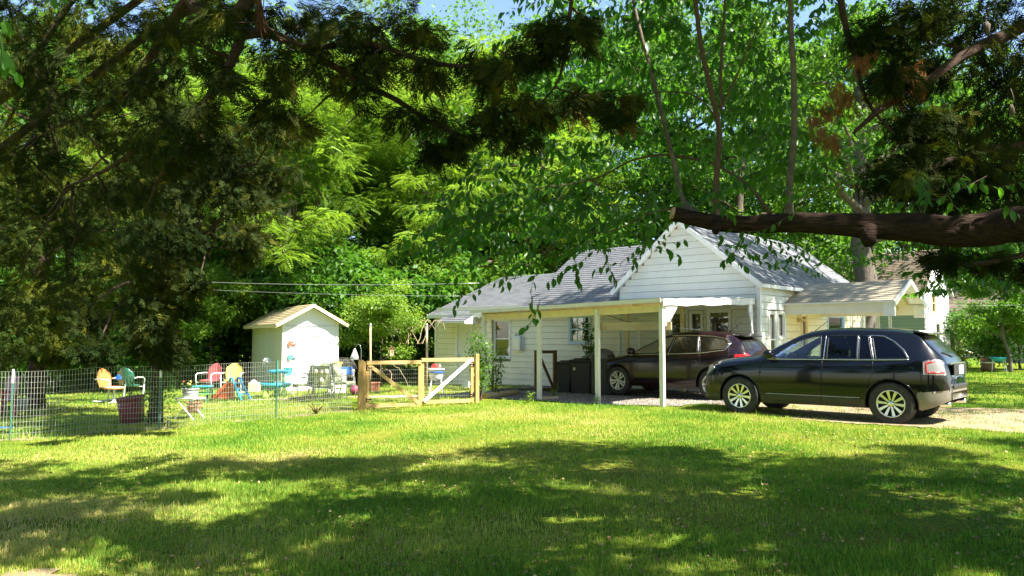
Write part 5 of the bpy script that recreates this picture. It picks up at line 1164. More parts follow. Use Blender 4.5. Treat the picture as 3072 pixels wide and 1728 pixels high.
# ------------------------------------------------------------------ broadleaf tree with the big cut limb
bt = thing('broadleaf_tree', (5.6, 4.3, tz(5.6, 4.3)), 0, 'broadleaf tree reaching in from the right with a thick sawn-off limb and upright shoots', 'tree'); ob = Vector(bt.location)
b = MB(); b.tube([(0, 0, -.2), (0, 0, 1.2), (-.05, 0, 2.6), (.1, .2, 5), (.3, .3, 9)], [.48, .38, .34, .25, .1], 14, jit=.06); b.build('trunk', M['bark_limb'], bt, True)
def biglimb():
    pts = [(3700, 660, 4.35, .15), (3300, 690, 4.6, .13), (3072, 672, 4.75, .115), (2950, 690, 4.85, .108), (2850, 694, 4.9, .098), (2740, 682, 4.95, .090), (2600, 678, 5.0, .082), (2480, 670, 5.0, .074), (2370, 668, 5.0, .068), (2250, 674, 5.0, .058), (2150, 668, 5.0, .052), (2080, 655, 5.0, .047), (2016, 640, 5.0, .043)]
    q = []; r = []; pp = [np.array(P(a, b_, c)) for a, b_, c, d in pts]; rr = [d for a, b_, c, d in pts]
    for i in range(len(pp) - 1):
        p0, p1, p2, p3 = pp[max(i - 1, 0)], pp[i], pp[i + 1], pp[min(i + 2, len(pp) - 1)]
        for t in np.arange(14) / 14: q.append(.5 * ((2 * p1) + (-p0 + p2) * t + (2 * p0 - 5 * p1 + 4 * p2 - p3) * t**2 + (-p0 + 3 * p1 - 3 * p2 + p3) * t**3)); r.append(rr[i] * (1 - t) + rr[i + 1] * t)
    q.append(pp[-1]); r.append(rr[-1]); n = 56; m = MB(); q = np.array(q); ii = np.arange(len(q)); A, I = np.meshgrid(np.linspace(0, 2 * np.pi, n, endpoint=False), ii)
    k = .055 * np.abs(np.sin(6.5 * A / 1.0 + .35 * np.sin(I * .13) * 3 + vnoise(I * 1.0, A * 3, 4.0, 5) * 4)) + .10 * (vnoise(I * 1.0, A * 9, 2.2, 6) - .5) + .05 * np.sin(2 * A + I * .07)
    k[:, -1] = k[:, 0]
    y = np.array([0, 0, 1.]); d = np.gradient(q, axis=0); d /= np.linalg.norm(d, axis=1)[:, None]; side = np.cross(d, y); side /= np.linalg.norm(side, axis=1)[:, None]; upv = np.cross(side, d)
    R_ = np.array(r)[:, None] * (.94 + k); V = q[:, None] + side[:, None] * (np.cos(A) * R_)[..., None] + upv[:, None] * (np.sin(A) * R_)[..., None] - np.array(ob)
    i, j = np.meshgrid(np.arange(len(q) - 1), np.arange(n), indexing='ij'); i = i.ravel(); j = j.ravel(); j2 = (j + 1) % n
    np_mesh('limb', V.reshape(-1, 3), np.stack([i * n + j, i * n + j2, (i + 1) * n + j2, (i + 1) * n + j], -1), M['bark_limb'], bt, smooth=True); return q
LB = biglimb()
lb0 = Vector(LB[-1]); d_ = (Vector(LB[-1]) - Vector(LB[-3])).normalized()
b = MB(); b.tube([lb0 - ob - d_ * .01, lb0 - ob + d_ * .006], [.045, .040], 18); b.build('sawn_end', M['cut'], bt)
for px, py, r, s in ((2605, 712, .055, .07), (2150, 690, .03, .03)):
    b = MB(); p = P(px, py, 4.97) - ob; b.tube([p + Vector((0, 0, .06)), p + Vector((-.01, -.02, 0)), p + Vector((-.02, -.05, -s * .6))], [r * 1.2, r, r * .75], 12, jit=.08); b.build('knot_stub', M['bark_limb'], bt, True)
for pts, mt in [([(2150, 690, 5, .022), (2148, 560, 5.0, .0195), (2158, 400, 5.02, .018), (2135, 280, 5.0, .017), (2105, 150, 5, .016), (2085, 0, 5, .015), (2050, -200, 5, .012), (2000, -500, 5.1, .006)], 'shoot_bark'),
                ([(2368, 655, 5, .032), (2368, 560, 5.0, .023), (2382, 400, 5.0, .02), (2380, 200, 5.03, .019), (2372, 60, 5.05, .017), (2375, -150, 5.1, .013), (2390, -500, 5.1, .006)], 'shoot_grey'),
                ([(2090, 640, 5.08, .02), (2050, 600, 5.2, .017), (2020, 480, 5.3, .016), (1985, 340, 5.35, .015), (1950, 200, 5.4, .014), (1920, 90, 5.4, .012), (1890, -60, 5.5, .01), (1870, -300, 5.6, .005)], 'shoot_grey'),
                ([(2310, 640, 5, .014), (2250, 560, 5.1, .011), (2185, 515, 5.2, .008), (2120, 480, 5.3, .005)], 'shoot_bark'),
                ([(2162, 330, 5, .010), (2163, 200, 5, .010), (2172, 60, 5, .008), (2180, -100, 5, .006)], 'shoot_bark'),
                ([(2160, 330, 5, .007), (2210, 230, 4.95, .006), (2250, 130, 4.9, .005), (2300, 40, 4.9, .003)], 'shoot_bark'),
                ([(2145, 350, 5, .006), (2090, 290, 5.1, .005), (2000, 275, 5.2, .004), (1900, 290, 5.3, .002)], 'shoot_bark'),
                ([(2100, 480, 5.3, .009), (2000, 465, 5.4, .008), (1900, 480, 5.5, .007), (1800, 530, 5.6, .006), (1700, 555, 5.7, .004), (1600, 565, 5.8, .002)], 'shoot_bark'),
                ([(2060, 622, 5, .008), (1950, 640, 5.1, .006), (1850, 690, 5.2, .004), (1760, 700, 5.3, .002)], 'shoot_bark')]:
    limb(bt, ob, pts, M[mt], 'shoot', 10, .04, 4)
# leaf template, 8 triangles with a folded midrib and drooping tip
NL_V = np.array([(0, 0, 0), (.33, 0, -.015), (.68, 0, -.05), (1, 0, -.16), (.25, .20, .04), (.62, .20, .0), (.25, -.20, .04), (.62, -.20, .0)])
NL_F = np.array([(0, 4, 1), (1, 4, 5), (1, 5, 2), (2, 5, 3), (0, 1, 6), (1, 7, 6), (1, 2, 7), (2, 3, 7)])
rng = np.random.default_rng(90)
TWIGS = MB(); LP = []; LD = []; LS = []
def twig(a, b, n, size, sag=.1, hang=.9, rad=.003):
    p = wob(rng, a, b, 7, .18, -sag); TWIGS.tube([Vector(v) - ob for v in p], np.linspace(rad, .001, 7), 3, cap=False)
    out = []
    for k in range(n):
        t = (k + .6) / n * 5.98; i = int(t); q = p[i] * (1 - t + i) + p[i + 1] * (t - i); d = p[i + 1] - p[i]; d /= np.linalg.norm(d) + 1e-9
        s = np.cross(d, [0, 0, 1]) * (1 if k % 2 else -1); l = d * .45 + s * .75 + np.array([0, 0, -hang * rng.uniform(.2, 1.4)]) + rng.normal(0, .25, 3)
        out.append((q, l, size * rng.uniform(.65, 1.2)))
    return out
allL = []
# hanging sprays in front of the roof and the gable: their leaves are single parts
front = []
hang = [((1760, 640), (1500, 860), 12), ((1700, 600), (1390, 905), 14), ((1850, 680), (1640, 850), 14), ((1600, 740), (1480, 850), 9), ((2030, 640), (1780, 810), 15), ((1960, 660), (1900, 800), 10), ((1900, 690), (2060, 715), 9),
        ((2150, 690), (2240, 800), 9), ((2230, 690), (2160, 790), 9), ((1620, 700), (1600, 960), 12), ((1700, 690), (1740, 850), 12), ((1800, 700), (1850, 840), 12), ((1750, 600), (1330, 840), 15), ((1500, 560), (1240, 760), 12), ((1450, 520), (1160, 730), 12),
        ((1560, 650), (1420, 800), 11), ((1660, 640), (1560, 800), 11), ((2300, 690), (2330, 790), 7), ((1480, 640), (1320, 720), 10), ((1620, 900), (1570, 985), 7), ((1380, 860), (1360, 930), 5)]
for a, b_, n in hang:
    Y0 = rng.uniform(5.2, 6.4); front += twig(P(a[0], a[1], Y0), P(b_[0], b_[1], Y0 + rng.uniform(-.3, .3)), n, .078)
lme = []
for c_ in range(3):
    V = NL_V + np.array([0, 0, 0]); me = bpy.data.meshes.new('leaf'); me.from_pydata([tuple(v) for v in V * np.array([1, 1 + .15 * c_, 1 + .5 * c_])], [], [tuple(f) for f in NL_F]); me.materials.append(M['leaf_near'])
    at_ = me.attributes.new('tint', 'FLOAT', 'POINT'); at_.data.foreach_set('value', np.full(8, (.3, .5, .7)[c_], np.float32)); me.update(); lme.append(me)
front = front[:290]
for i, (q, l, s) in enumerate(front):
    o = bpy.data.objects.new('leaf', lme[i % 3]); link(o, bt); m = frames(np.array([l]), rng.normal(size=(1, 3)) * .35 + np.array([[.2, -.5, .8]]), np.array([s]))[0]
    mt = Matrix(m.tolist()).to_4x4(); mt.translation = Vector(q) - ob; o.matrix_local = mt
# the leafy curtain
def region(n, x0, x1, y0, y1, Y0, Y1, size, cond=None):
    global allL
    for _ in range(n):
        px = rng.uniform(x0, x1); py = rng.uniform(y0, y1)
        if cond and not cond(px, py): continue
        Y = rng.uniform(Y0, Y1); a = P(px, py, Y); L_ = rng.uniform(.25, .6); an = rng.uniform(0, 6.28)
        d = Vector((math.cos(an) * L_, math.sin(an) * L_ * .6, -rng.uniform(0, .5) * L_)); allL += twig(a, a + d, int(rng.integers(8, 15)), size, rad=.002)
left_edge = lambda px, py: px > 1330 + 330 * max(0, (350 - py) / 350) + 60 * math.sin(py / 70) and py < 790 - abs(px - 1600) * .35 and (vnoise(np.array([px / 1.0]), np.array([py * 1.0]), 95, 3)[0] > .30)
region(860, 1330, 2560, -260, 700, 5.4, 9.0, .085, lambda px, py: left_edge(px, py) and (py < 560 or px < 1950 or rng.random() < .35))
region(420, 1600, 2400, -250, 560, 5.2, 8.5, .08, lambda px, py: vnoise(np.array([px]), np.array([py]), 120, 8)[0] > .38)
region(330, 2350, 3000, -200, 620, 6.0, 9.5, .08, lambda px, py: vnoise(np.array([px]), np.array([py]), 120, 9)[0] > .42)
region(90, 1300, 1800, 560, 730, 5.4, 7.5, .08)
region(16, 1950, 3000, 500, 620, 4.4, 4.8, .07)
region(70, 2800, 3120, 690, 860, 6.0, 9.0, .075)
region(60, 2200, 3050, 690, 760, 6.2, 9.0, .075, lambda px, py: rng.random() < .5)
q = np.array([a[0] for a in allL]); l = np.array([a[1] for a in allL]); s = np.array([a[2] for a in allL])
up = rng.normal(size=q.shape) * .45 + np.array([.1, -.3, 1.0]); tt = np.clip(.48 + rng.normal(0, .22, len(q)), 0, 1)
V, Fc, t = instances(NL_V, NL_F, frames(l, up, s), q - np.array(ob), tt); o = np_mesh('crown', V, Fc, M['leaf_near'], bt, tint=t); o['kind'] = 'stuff'
o = TWIGS.build('twigs', M['shoot_bark'], bt); o['kind'] = 'stuff'
print('near leaves', len(q))
# upper canopies above the frame (they shade the near lawn)
def canopy(parent, o_, n, gx, gy, hh, per, size, mat, dens, seed, cr=.5):
    rng = np.random.default_rng(seed); C = []
    for _ in range(n * 4):
        if len(C) >= n: break
        x = rng.uniform(*gx); y = rng.uniform(*gy); h = rng.uniform(*hh)
        if rng.random() > dens(x, y): continue
        k = h / math.tan(SUN_EL); C.append((x + SUN_AZ.x * k, y + SUN_AZ.y * k, h))
    C = np.array(C); pts, out = cloud(rng, C - np.array(o_), cr * rng.uniform(.6, 1.2, len(C)), per, .6)
    V, Fc, t = leaves(rng, pts, out, size, base=.4); ob_ = np_mesh('upper_crown', V, Fc, mat, parent, tint=t); ob_['kind'] = 'stuff'
    for c in C[::9]:
        m = MB(); b0 = np.array([0, 0, rng.uniform(3, 8)]); m.tube(wob(rng, b0, c - np.array(o_), 6, .2), np.linspace(.05, .01, 6), 4, cap=False); m.build('upper_limb', M['bark_cedar'], parent, True)
def edge(x): return 11.3 + .35 * math.sin(x * 1.1) + .25 * math.sin(x * 2.7 + 1) - .05 * x
def densR(x, y):
    if y > edge(x): return 0
    v = fbm(np.array([x]), np.array([y]), 1.1, 61)[0]; return 1.0 if v > .36 else .3
def densL(x, y):
    if y > edge(x) - .3: return 0
    v = fbm(np.array([x * .45]), np.array([y]), .9, 62)[0]; return 1.0 if v > .39 else .04
canopy(bt, ob, 420, (-.5, 9.5), (1.0, 11.6), (6.2, 9.5), 125, .17, M['leaf_mid'], densR, 5)
canopy(nc, oc, 270, (-9, 0), (1.5, 11.4), (6.0, 8.5), 110, .16, M['leaf_cedar'], densL, 6, .42)
# unseen leaf clusters added high over the house to dapple its roof
canopy(TALL, TALL.location, 46, (-4, 7), (21.5, 28), (11.5, 14), 34, .30, M['leaf_mid'], lambda x, y: 1.0 if fbm(np.array([x * 1.0]), np.array([y * 1.6]), 1.5, 65)[0] > .47 else 0, 9, .75)
# shade thrown behind the fence at the left
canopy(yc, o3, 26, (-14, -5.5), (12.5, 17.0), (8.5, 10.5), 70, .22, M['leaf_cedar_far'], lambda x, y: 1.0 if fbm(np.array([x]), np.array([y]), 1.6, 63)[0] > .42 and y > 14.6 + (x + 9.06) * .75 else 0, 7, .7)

# a sprig very near the lens at the left edge
sg_ = thing('leafy_sprig', P(-60, 140, 2.1), 0, 'close glossy green leaves hanging at the upper left edge', 'sprig'); os_ = Vector(sg_.location)
b = MB(); b.tube([(0, 0, .25), P(-10, 60, 2.1) - os_, P(8, 150, 2.1) - os_, P(-5, 260, 2.1) - os_], [.004, .003, .003, .002], 6); b.build('twig', M['leaf_near'], sg_, True)
for px, py, l, s in ((4, 145, (.1, 0, -1), .085), (-2, 160, (.5, .2, -.8), .07), (12, 60, (.2, .3, -1), .05), (50, 215, (.1, .4, -1), .045)):
    o = link(bpy.data.objects.new('leaf', lme[1]), sg_); m = frames(np.array([l], float), np.array([[.3, -1, .2]]), np.array([s]))[0]; mt = Matrix(m.tolist()).to_4x4(); mt.translation = P(px, py, 2.1) - os_; o.matrix_local = mt
sg2 = thing('leafy_sprig', P(160, -60, 2.6), 0, 'close lobed green leaf poking in from the top edge', 'sprig'); os_ = Vector(sg2.location)
b = MB(); b.tube([(0, 0, .2), P(165, -5, 2.6) - os_], .002, 5); b.build('twig', M['leaf_near'], sg2, True)
for px, py, l in ((165, -8, (-.1, 0, -1)), (175, -12, (.8, 0, -.5)), (160, -12, (-.8, 0, -.5))):
    o = link(bpy.data.objects.new('leaf', lme[2]), sg2); m = frames(np.array([l], float), np.array([[.2, -1, .3]]), np.array([.042]))[0]; mt = Matrix(m.tolist()).to_4x4(); mt.translation = P(px, py, 2.6) - os_; o.matrix_local = mt
# ------------------------------------------------------------------ wire fence
def on(px, py): return G(px, py)
def wires(parent, a, b, top, name='wire_mesh', vs=.0508, hs=.1016, r=.0026, z0=.02, follow=True, mat='galv', wobble=.006, kind='stuff'):
    a = Vector(a); b = Vector(b); L_ = (b - a).length; d = (b - a) / L_; m = MB(); rnd = random.Random(int(L_ * 100))
    n = int(L_ / vs); o = parent.location
    def pt(s, h):
        p = a + d * s; z = tz(p.x, p.y) if follow else a.z; w = math.sin(s * 2.1) * wobble * 3 + math.sin(s * 5.3) * wobble
        return Vector((p.x - d.y * w * (h + .3), p.y + d.x * w * (h + .3), z + z0 + h + .012 * math.sin(s * 1.7)))
    rows = int((top - z0) / hs)
    for i in range(n + 1): m.tube([pt(i * vs, 0) - o, pt(i * vs + rnd.uniform(-.004, .004), rows * hs * .5) - o, pt(i * vs, rows * hs) - o], r, 3, cap=False)
    for k in range(rows + 1):
        ns = max(3, int(L_ / .3)); m.tube([pt(L_ * i / ns, k * hs) - o for i in range(ns + 1)], r * 1.25, 3, cap=False)
    q = m.build(name, M[mat], parent); q['kind'] = kind; return q
FA = Vector((-9.06, 14.1, 0)); FB = Vector((-3.70, 18.08, 0)); FD = (FB - FA).normalized()
fn_ = thing('wire_fence', (FA.x, FA.y, tz(FA.x, FA.y)), 0, 'welded wire fence on green steel posts with white tops along the lawn', 'fence')
FS = FA - FD * 2.6
wires(fn_, (FS.x, FS.y, 0), (FB.x, FB.y, 0), 1.24)
for t, lean in ((-.38, 0), (0, .01), (.376, -.005), (.731, .0)):
    p = FA + (FB - FA) * t; z = tz(p.x, p.y); r = p - fn_.location; b = MB(); k = Vector((-.03, .03, 0))
    b.bar((r.x, r.y, z - .3 - fn_.location.z), (r.x + lean, r.y, z + 1.02 - fn_.location.z), .034, .012, up=(FD.x, FD.y, 0)); b.bar((r.x - FD.y * .012, r.y + FD.x * .012, z - .3 - fn_.location.z), (r.x - FD.y * .012 + lean, r.y + FD.x * .012, z + 1.02 - fn_.location.z), .010, .034, up=(FD.x, FD.y, 0))
    po = b.build('post', M['tpost'], fn_)
    b = MB(); b.bar((r.x + lean, r.y, z + 1.02 - fn_.location.z), (r.x + lean, r.y, z + 1.27 - fn_.location.z), .040, .034, up=(FD.x, FD.y, 0))
    if t != .731: b.build('post_top', M['white'], po)
    else: b.build('post_top', M['tpost'], po)

# ------------------------------------------------------------------ double gate
GA = on(1090, 1231); GB = on(1424, 1209); GD = (GB - GA).normalized(); gang = math.atan2(GD.y, GD.x); GL = (Vector((GB.x, GB.y, 0)) - Vector((GA.x, GA.y, 0))).length
gz = tz(GA.x, GA.y)
for px_, off, w, hgt, lb in ((1090, -.07, .12, 1.19, 'stout square yellow wooden post where the wire fence meets the gate'), (1424, GL + .06, .095, 1.22, 'yellow wooden post holding the white-braced gate leaf')):
    p = GA + GD * off; t = thing('gate_post', (p.x, p.y, tz(p.x, p.y)), gang, lb, 'post'); b = MB(); b.box((0, 0, hgt / 2 - .1), (w, w, hgt + .2)); b.build('timber', M['lumber'], t, bevel=.008)
    if off < 0:
        b = MB(); b.box((.085, .0, hgt / 2 - .08), (.045, .09, hgt + .1)); b.build('side_board', M['lumber'], t, bevel=.005)
half = GL / 2 - .035
for i, (s0, lb, br) in enumerate(((.06, 'left gate leaf with a yellow diagonal brace', 'lumber_h'), (GL / 2 + .015, 'right gate leaf with a white diagonal brace', 'white'))):
    p = GA + GD * s0; t = thing('gate', (p.x, p.y, tz(p.x, p.y) + .05), gang, 'wood and wire ' + lb, 'gate', 'two leaves of the yard gate'); H_ = 1.12; Wd = half - .02
    for nm, a, b_ in (('stile', (.03, 0, 0), (.03, 0, H_)), ('stile', (Wd - .03, 0, 0), (Wd - .03, 0, H_))):
        b = MB(); b.bar(a, b_, .038, .075, up=(1, 0, 0)); b.build(nm, M['lumber'], t, bevel=.004)
    for z in (.045, H_ - .045):
        b = MB(); b.bar((.0, -.034 if z > .5 else 0, z), (Wd, -.034 if z > .5 else 0, z), .032, .09); b.build('rail', M['lumber_h'], t, bevel=.004)
    b = MB(); a, c = ((.06, -.02, H_ - .1), (Wd - .06, -.02, .08)) if i == 0 else ((.06, -.045, .06), (Wd - .04, -.045, H_ - .03)); b.bar(a, c, .03, .085); b.build('brace', M[br], t, bevel=.004)
    m = MB(); n = int((Wd - .1) / .0508)
    for k in range(n + 1): x = .05 + k * .0508; m.tube([(x, .022, .08), (x, .022, H_ - .08)], .0019, 3, cap=False)
    for k in range(10): z = .08 + k * .1016; m.tube([(.05, .022, z), (Wd - .05, .022, z)], .0024, 3, cap=False)
    m.build('wire_mesh', M['galv'], t)['kind'] = 'stuff'
    for z in (.2, .95):
        b = MB(); b.tube([(.0 if i == 0 else Wd, -.03, z - .05), (.0 if i == 0 else Wd, -.03, z + .05)], .012, 6); b.box((.06 if i == 0 else Wd - .06, -.054, z), (.14, .006, .03)); b.build('hinge', M['black'], t)
for px, top, Y, r, lb in ((1112, 978, 25.0, .038, 'tall brown pole rising behind the left gate leaf'), (1281, 978, 25.0, .040, 'tall brown pole rising between the two gate leaves'), (1478, 962, 21.6, .034, 'thin pale pole tied with a vine beside the carport corner')):
    x = (px - 1536) / F * Y; z0 = tz(x, Y); z1 = P(px, top, Y).z; t = thing('pole', (x, Y, z0), 0, lb, 'pole'); b = MB(); b.tube([(0, 0, -.2), (.01, 0, (z1 - z0) * .5), (-.005, 0, z1 - z0)], [r, r * .92, r * .85], 10, jit=.05); b.build('shaft', M['plank'], t, True)
    b = MB(); b.lathe([(0, .09), (.035, .06), (.045, .0), (.02, -.04), (.0, -.05)], 8, (0, 0, z1 - z0)); b.build('pole_cap', M['metal'] if px < 1400 else M['plank'], t, True)

# wire fence and little brown gate behind the carport
f2 = thing('wire_fence', tuple(P(1500, 1150, 22.3) * 1)[:2] + (tz(P(1500, 1150, 22.3).x, 22.3),), 0, 'low wire fence running past the sash window to the small brown gate', 'fence')
def xy(px, Y): return ((px - 1536) / F * Y, Y, 0)
wires(f2, xy(1440, 21.4), xy(1604, 23.2), 1.22, r=.0016)
f3 = thing('wire_fence', xy(1672, 23.5)[:2] + (tz(*xy(1672, 23.5)[:2]),), 0, 'short wire fence panel behind the black bins', 'fence'); wires(f3, xy(1672, 23.5), xy(1790, 24.0), 1.22, r=.0016)
for f_, px, Y in ((f2, 1440, 21.4), (f3, 1790, 24.0)):
    p = Vector(xy(px, Y)); p.z = tz(p.x, p.y); r = p - f_.location; b = MB(); b.bar(r, r + Vector((0, 0, 1.25)), .03, .03); b.build('post', M['tpost'], f_)
sg = thing('gate', xy(1604, 23.2)[:2] + (tz(*xy(1604, 23.2)[:2]),), math.atan2(.3, xy(1672, 23.5)[0] - xy(1604, 23.2)[0]), 'small dark brown wooden gate with diagonal brace beside the black bins', 'gate')
w_ = .72
for x in (.05, w_ - .05):
    b = MB(); b.box((x, 0, .6), (.11, .09, 1.28)); b.build('gate_upright', M['lumber_dark'], sg, bevel=.005)
for z in (.07, 1.19):
    b = MB(); b.box((w_ / 2, -.01, z), (w_ - .21, .05, .09)); b.build('rail', M['lumber_dark'], sg)
b = MB(); b.bar((.12, -.05, 1.12), (w_ - .12, -.05, .1), .035, .08); b.build('brace', M['lumber_dark'], sg)

# ------------------------------------------------------------------ plants
def broad_plant(name, loc, h, w, n, size, label, seed, mat='leaf_mid', stems=3, cat='plant'):
    rng = np.random.default_rng(seed); t = thing(name, loc, 0, label, cat); m = MB(); C = []
    for k in range(stems):
        a = rng.uniform(0, 6.28); e = np.array([math.cos(a) * w * .5, math.sin(a) * w * .5, h * rng.uniform(.75, 1)]); p = wob(rng, (0, 0, 0), e, 8, .12)
        m = MB(); m.tube(p, np.linspace(.016, .004, 8) * (h / 1.3), 5, cap=False); m.build('stem', M['shoot_bark'], t, True); C += [p[i] for i in range(2, 8)]
    C = np.array(C); pts, out = cloud(rng, C, np.full(len(C), w * .42), max(1, n // len(C)), 1.0); pts[:, 2] = np.abs(pts[:, 2]) + .03
    V, Fc, tt = leaves(rng, pts, out, size, base=.55); o = np_mesh('leaves', V, Fc, M[mat], t, tint=tt); o['kind'] = 'stuff'; return t
p = on(1440, 1203); broad_plant('climbing_shrub', p, 1.72, .46, 1000, .085, 'leafy green climber growing up beside the right gate post', 3, 'leaf_mid', 4)
p = P(1480, 1100, 21.2); broad_plant('climbing_shrub', (p.x, p.y, tz(p.x, p.y)), 1.35, .5, 520, .075, 'thin leafy vine around the pale pole near the carport', 4, 'leaf_mid', 3)
p = P(1766, 1100, 22.9); broad_plant('tall_plant', (p.x, p.y, tz(p.x, p.y)), 1.85, .42, 420, .11, 'tall thin-leaved plant against the wall below the divided window', 5, 'leaf_dark', 4)
for i, (px, py, h, lb) in enumerate(((1590, 1207, .22, 'small weed at the foot of the left carport post'), (1790, 1214, .2, 'weed clump at the foot of the middle carport post'), (1660, 1190, .25, 'low weed by the boards on the gravel'), (350, 1290, .35, 'thin weed growing through the wire fence'), (1145, 1150, .55, 'green garden plant behind the left gate leaf'), (1215, 1130, .7, 'leafy garden plant behind the gate centre'))):
    p = on(px, py); broad_plant('weed', p, h, h * .7, 70, .06, lb, 20 + i, 'leaf_bright', 3)
p = on(950, 1243); t = thing('spiky_plant', p, 0, 'spiky dry rosette plant in the grass near the fence', 'plant'); rng = np.random.default_rng(3)
for k in range(16):
    a = k * 2.4; L_ = rng.uniform(.18, .36); b = MB(); e = Vector((math.cos(a) * L_ * .7, math.sin(a) * L_ * .7, L_ * rng.uniform(.4, 1))); b.tube([(0, 0, 0), e * .5 + Vector((0, 0, .04)), e], [.012, .009, .001], 4); b.build('blade', M['leaf_dead'] if k % 3 else M['leaf_dark'], t)
# log edging, bricks, boards
a, c = on(1455, 1196), on(1600, 1178); t = thing('log', a, math.atan2(c.y - a.y, c.x - a.x), 'peeled log with a yellow cut end lying beside the gravel', 'log'); b = MB(); b.tube([(0, 0, .07), (.8, .01, .075), (1.65, .03, .07)], [.085, .08, .075], 12, jit=.04); b.build('log_body', M['plank'], t, True)
b = MB(); b.tube([(-.004, 0, .07), (.002, 0, .07)], .080, 12); b.build('cut_end', M['lumber'], t)
a = on(1480, 1175); t = thing('log', a, .35, 'thin dark log lying behind the peeled log', 'log'); b = MB(); b.tube([(0, 0, .04), (1.6, .1, .05)], [.05, .045], 8, jit=.08); b.build('log_body', M['bark'], t, True)
a = on(1648, 1199); t = thing('timber_offcut', a, .05, 'short timber offcut lying on the gravel by the left carport post', 'timber'); b = MB(); b.box((.0, 0, .045), (.46, .12, .09)); b.build('board', M['plank'], t, bevel=.006)

# ------------------------------------------------------------------ bins and mower
for px, Y, w, h, lb in ((1694, 22.6, .44, .92, 'black plastic bin next to the small brown gate'), (1744, 22.2, .64, .98, 'wider black plastic bin with white sticker behind the lawn mower')):
    x = (px - 1536) / F * Y; t = thing('bin', (x, Y, tz(x, Y)), -.25, lb, 'bin'); b = MB(); b.box((0, 0, h * .46), (w * .9, .5, h * .92)); b.v = [(vx * (.9 + .12 * (vz > .3)), vy * (.9 + .12 * (vz > .3)), vz) for vx, vy, vz in b.v]; b.build('bin_body', M['black'], t, bevel=.02)
    b = MB(); b.box((0, 0, h * .95), (w * 1.02, .56, .06)); b.box((0, .22, h * .99), (w * .8, .06, .05)); b.build('lid', M['black'], t, bevel=.015)
    if w > .5: b = MB(); b.box((-.17, -.265, h * .72), (.06, .006, .085)); b.build('sticker', M['white'], t)
M['red'] = material('red_paint', (.55, .025, .02), .4, var=.15, coat=.5)
p = on(1765, 1176); t = thing('lawn_mower', p, math.radians(170), 'red and black push lawn mower parked between the bins and the maroon car', 'lawn mower')
b = MB(); b.box((0, 0, .17), (.62, .46, .14), taper=.88); b.build('deck', M['red'], t, bevel=.03)
b = MB(); b.lathe([(.14, 0), (.15, .08), (.13, .16), (.06, .20), (0, .21)], 16, (0.02, 0, .24)); b.build('engine_cover', M['red'], t, True)
b = MB(); b.lathe([(.12, 0), (.12, .07)], 12, (.02, 0, .22)); b.box((.42, 0, .16), (.3, .36, .14), taper=.7); b.build('side_chute', M['black'], t, bevel=.02)
for x, y, r in ((.28, .25, .09), (.28, -.25, .09), (-.28, .25, .11), (-.28, -.25, .11)):
    b = MB(); b.lathe([(.0, -.025), (r * .5, -.03), (r, -.022), (r, .022), (r * .5, .03), (0, .025)], 16, (x, y, r), 'y'); b.build('wheel', M['tyre'], t, True)
b = MB(); b.tube([(-.25, -.2, .2), (-.85, -.22, .85), (-.95, -.18, .92), (-.95, .18, .92), (-.85, .22, .85), (-.25, .2, .2)], .012, 6); b.build('handle', M['black'], t, True)
p = P(1818, 1090, 20.6); t = thing('covered_grill', (p.x, p.y + .8, tz(p.x, p.y)), 0, 'grey covered bundle standing behind the front of the maroon car', 'bundle')
b = MB(); b.box((0, 0, .55), (.62, .45, 1.1)); b.build('base', M['black'], t, bevel=.04); b = MB(); b.lathe([(.36, 0), (.35, .08), (.27, .2), (.1, .26), (0, .27)], 9, (0, 0, 1.0), sx=1, sy=.7); b.build('cover', M['curtain_dark'], t, True)

